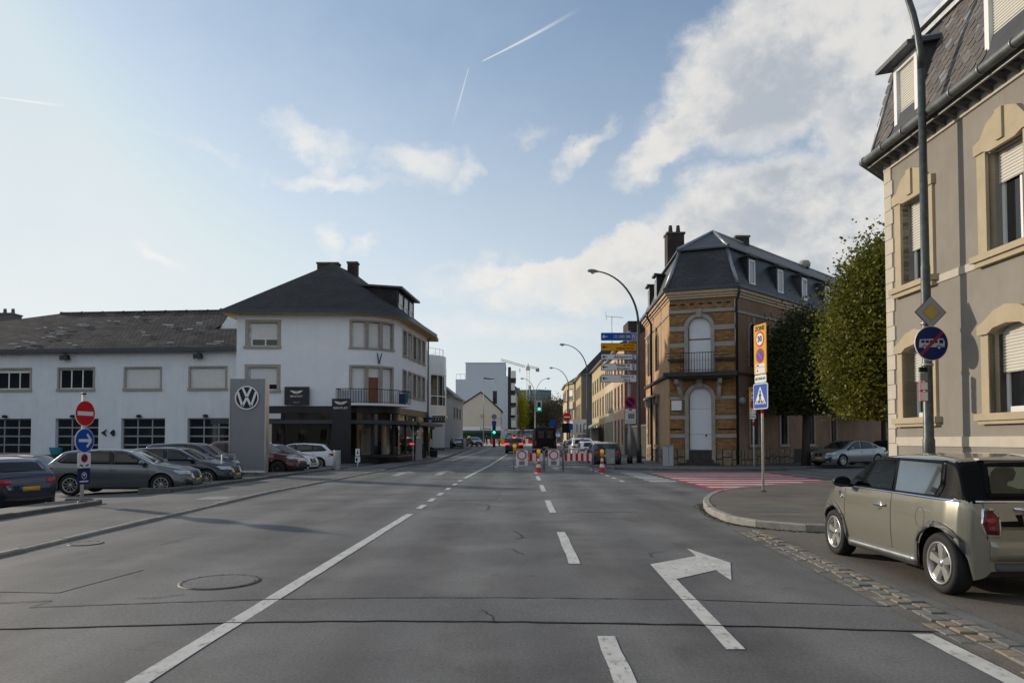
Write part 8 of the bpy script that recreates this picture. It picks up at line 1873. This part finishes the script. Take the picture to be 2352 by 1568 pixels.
def tree(label, x, y, z, prof, n, leaf, mt, seed, trunk=.22, zc=1.8, clumps=160, limb=14, name='street_tree', group=None, shell=.55, spikes=0):
    """prof = [(height, radius)] outline of the crown; leaves sit in clumps, thicker towards the surface"""
    rnd = random.Random(seed); T = thing(name, label, 'tree', (x, y, z), 0, group); h0, h1 = prof[0][0], prof[-1][0]
    mb = MB().m('bark'); lean = rnd.uniform(-.1, .1)
    mb.tube([(x, y, z - .1), (x + lean * .2, y, z + zc * .5), (x + lean * .5, y, z + zc), (x + lean, y, z + (h0 + h1) * .55), (x + lean, y, z + h1 * .93)], [trunk, trunk * .8, trunk * .72, trunk * .35, trunk * .05], 10)
    for k in range(limb):
        a = 2.4 * k; t = rnd.uniform(.15, .8); zz = z + zc * .9 + (h1 - zc) * .5 * t; hh = zz - z + rnd.uniform(.8, 1.8); rr = interp(prof, min(h1 - .2, max(h0 + .2, hh))) * .8
        mb.tube([(x + lean * .5, y, zz), (x + rr * .5 * math.cos(a), y + rr * .5 * math.sin(a), zz + .5), (x + rr * math.cos(a), y + rr * math.sin(a), zz + (hh - zz + z) + .6)], [trunk * .32, trunk * .18, trunk * .05], 6, False)
    mb.build('trunk', None, T)
    cl = []
    for k in range(clumps):
        h = h0 + (h1 - h0) * rnd.random(); r = interp(prof, h); q = r * (1 - shell * rnd.random() ** 2.2) * rnd.uniform(.9, 1.08); a = rnd.uniform(0, 2 * math.pi); cl.append((x + q * math.cos(a), y + q * math.sin(a), z + h, rnd.uniform(.55, 1.2)))
    vs = []; fs = []
    for i in range(n):
        if spikes and i % 130 < 2:
            h = h1 * rnd.uniform(.62, 1.0); r = interp(prof, min(h, h1)); a = rnd.uniform(0, 6.28); q = r * rnd.uniform(.2, 1); sp = rnd.randint(0, spikes); rs = random.Random(seed * 100 + sp); aa = rs.uniform(0, 6.28); hh = h1 * rs.uniform(.72, .99); rr = interp(prof, hh) * .85; c = Vector((x + rr * math.cos(aa), y + rr * math.sin(aa), z + hh + rnd.uniform(0, .75))); c += Vector((rnd.gauss(0, .05), rnd.gauss(0, .05), 0))
        else:
            c0 = cl[i % clumps]; sg = leaf * 3.0 * c0[3]; c = Vector((c0[0] + rnd.gauss(0, sg), c0[1] + rnd.gauss(0, sg), c0[2] + rnd.gauss(0, sg * 1.35)))
            hh = c.z - z
            if hh < h0 - .15: continue
        a = rnd.uniform(0, 6.28); e = rnd.uniform(-.9, .9); d = Vector((math.cos(a) * math.cos(e), math.sin(a) * math.cos(e), math.sin(e))); s = d.cross(Vector((rnd.uniform(-1, 1), rnd.uniform(-1, 1), rnd.uniform(-.3, 1)))); s.normalize(); L_ = leaf * rnd.uniform(.7, 1.3); w = L_ * .36
        o = len(vs); vs += [c - d * L_ * .5, c + s * w, c + d * L_ * .5, c - s * w]; fs.append((o, o + 1, o + 2, o + 3))
    cr = MB().m(mt); cr.v = [tuple(v) for v in vs]; cr.f = fs; cr.mi = [0] * len(fs); cr.sm = [False] * len(fs); cr.build('crown', None, T, fix=False); return T
tree('tall clipped green tree between the grey house and the brick house', 14.6, 27.4, .12, [(2.35, .9), (2.9, 1.75), (4.0, 2.3), (5.2, 2.25), (6.6, 1.9), (7.8, 1.3), (8.5, .5)], 70000, .135, 'leaf_spring', 1, .2, 2.3, 1100, 16, shell=.4, spikes=16)
tree('dark clipped tree with visible trunk before the brown side wall', 16.6, 40.4, .12, [(3.0, .8), (3.6, 1.8), (4.7, 2.25), (6.0, 2.1), (7.4, 1.4), (8.2, .5)], 34000, .14, 'leaf_dark', 2, .26, 2.7, 600, 18, shell=.45)
tree('clipped tree deeper in the side street behind the tall green one', 25, 48, .12, [(3.0, .8), (3.8, 2.0), (5.2, 2.4), (7.4, 1.9), (8.8, .6)], 9000, .2, 'leaf_dark', 3, .2, 2.6, 120, 10)
tree('bright yellow green poplar at the foot of the hill', 2.35, 205, 3.8, [(1.2, .5), (2.5, 1.6), (5, 1.8), (8, 1.2), (10, .3)], 5000, .3, 'leaf_poplar', 4, .2, 1.5, 90, 8, 'poplar_tree')
random.seed(31)
FT = [(9.8, 200, 3.5, 7.6, 3.2, 'leaf_brown'), (13, 214, 4, 8.5, 4, 'leaf_brown'), (8.6, 262, 6.5, 8.0, 3.2, 'leaf_brown'), (5.0, 236, 5.2, 8.6, 2.4, 'leaf_far'), (3.8, 282, 7, 8.6, 3.0, 'leaf_far'), (12, 290, 8, 8.5, 4.2, 'leaf_brown'), (9.0, 330, 10, 8.5, 4, 'leaf_far'), (17, 330, 10, 9, 4.6, 'leaf_brown'), (2.0, 345, 10.5, 8, 4, 'leaf_far'), (15, 250, 6, 8.5, 3.8, 'leaf_brown'), (6.2, 225, 4.6, 6.5, 1.5, 'leaf_far')]
words_n = ('first', 'second', 'third', 'fourth', 'fifth', 'sixth', 'seventh', 'eighth', 'ninth', 'tenth', 'eleventh')
for i, (x, y, z, h, r, mt) in enumerate(FT):
    tree(('brown half bare' if mt == 'leaf_brown' else 'dark leafy') + ' tree on the far hill, %s by distance' % words_n[sorted(range(len(FT)), key=lambda k: FT[k][1]).index(i)], x, y, z - .3, [(h * .15, r * .5), (h * .35, r), (h * .65, r * .95), (h * .88, r * .6), (h, r * .15)], 3200, .42, mt, 50 + i, .3, h * .3, 70, 10, 'hill_tree', 'trees on the hill at the end of the street', .9)
# wooded hill behind: one mass
def hill_wood():
    rnd = random.Random(77); vs = []; fs = []
    for i in range(26000):
        x = rnd.uniform(-120, 190); y = rnd.uniform(385, 640); g = 12.9 + .012 * (y - 380) + max(0, (y - 430)) * .02 + 2 * math.sin(x * .03 + 1) ; top = 7 + 2 * math.sin(x * .21 + y * .05) + 1.5 * math.sin(x * .53)
        c = Vector((x, y, g + rnd.random() ** .6 * top)); a = rnd.uniform(0, 6.28); d = Vector((math.cos(a), math.sin(a) * .4, rnd.uniform(-.6, .6))); s = Vector((-d.z * .7, .3, d.x)).normalized(); L_ = rnd.uniform(.9, 1.9); o = len(vs); vs += [c - d * L_ * .5, c + s * L_ * .3, c + d * L_ * .5, c - s * L_ * .3]; fs.append((o, o + 1, o + 2, o + 3))
    m = MB().m('leaf_brown'); m.v = [tuple(v) for v in vs]; m.f = fs; m.mi = [0] * len(fs); m.sm = [False] * len(fs); o = m.build('hill_wood', None, None, fix=False); tag(o, 'brown wooded hillside closing the street in the distance', 'wood', kind='stuff')
hill_wood()
bm = bmesh.new(); bmesh.ops.create_grid(bm, x_segments=30, y_segments=20, size=1)
for v in bm.verts:
    x, y = v.co.x * 400 + 40, 385 + (v.co.y + 1) * 400; v.co = (x, y, 12.4 + .012 * (y - 380) + max(0, y - 430) * .02 + 2 * math.sin(x * .03 + 1) - .8 - (3 if y < 400 else 0))
me = bpy.data.meshes.new('hill'); bm.to_mesh(me); bm.free(); me.materials.append(M('leaf_far')); tag(link('hill', me), kind='structure')

# ================================================================ unseen house rows added behind the viewer to darken what glass and paint reflect
def behind():
    def row(name, label, path, z1, wm, roofback, ridge):
        P = Path(path); n = max(2, int(P.len / 3.2)); house(name, label, path, 0, z1, wm, grid(.6, P.len - .6, n, 1.1, [(1.3, 3.2), (4.6, 6.5)]), roofback, ridge=ridge, roof_m='roof_brown')
    row('street_terrace', 'row of houses behind the viewer on the right', [(9.3, -4), (9.3, -48)], 9.0, 'plaster_b', [(20, -48, 9), (20, -4, 9)], ([(14.5, -8), (14.5, -45)], 12.5))
    row('street_terrace', 'row of houses behind the viewer on the left', [(-15, -52), (-15, -14), (-60, -14)], 9.5, 'plaster_g', [(-60, -30, 9.5), (-26, -52, 9.5)], ([(-20, -48), (-22, -20), (-55, -20)], 13))
    row('street_terrace', 'houses closing the street far behind the viewer', [(16, -62), (-22, -60)], 11.0, 'plaster_f', [(-22, -74, 11), (16, -74, 11)], ([(-18, -67), (12, -67)], 14.5))
    row('street_terrace', 'long row behind the viewer beyond the left forecourt', [(-60, -13), (-62, 48)], 9.0, 'plaster_g', [(-74, 48, 9), (-74, -13, 9)], ([(-68, 0), (-68, 40)], 12))
behind()
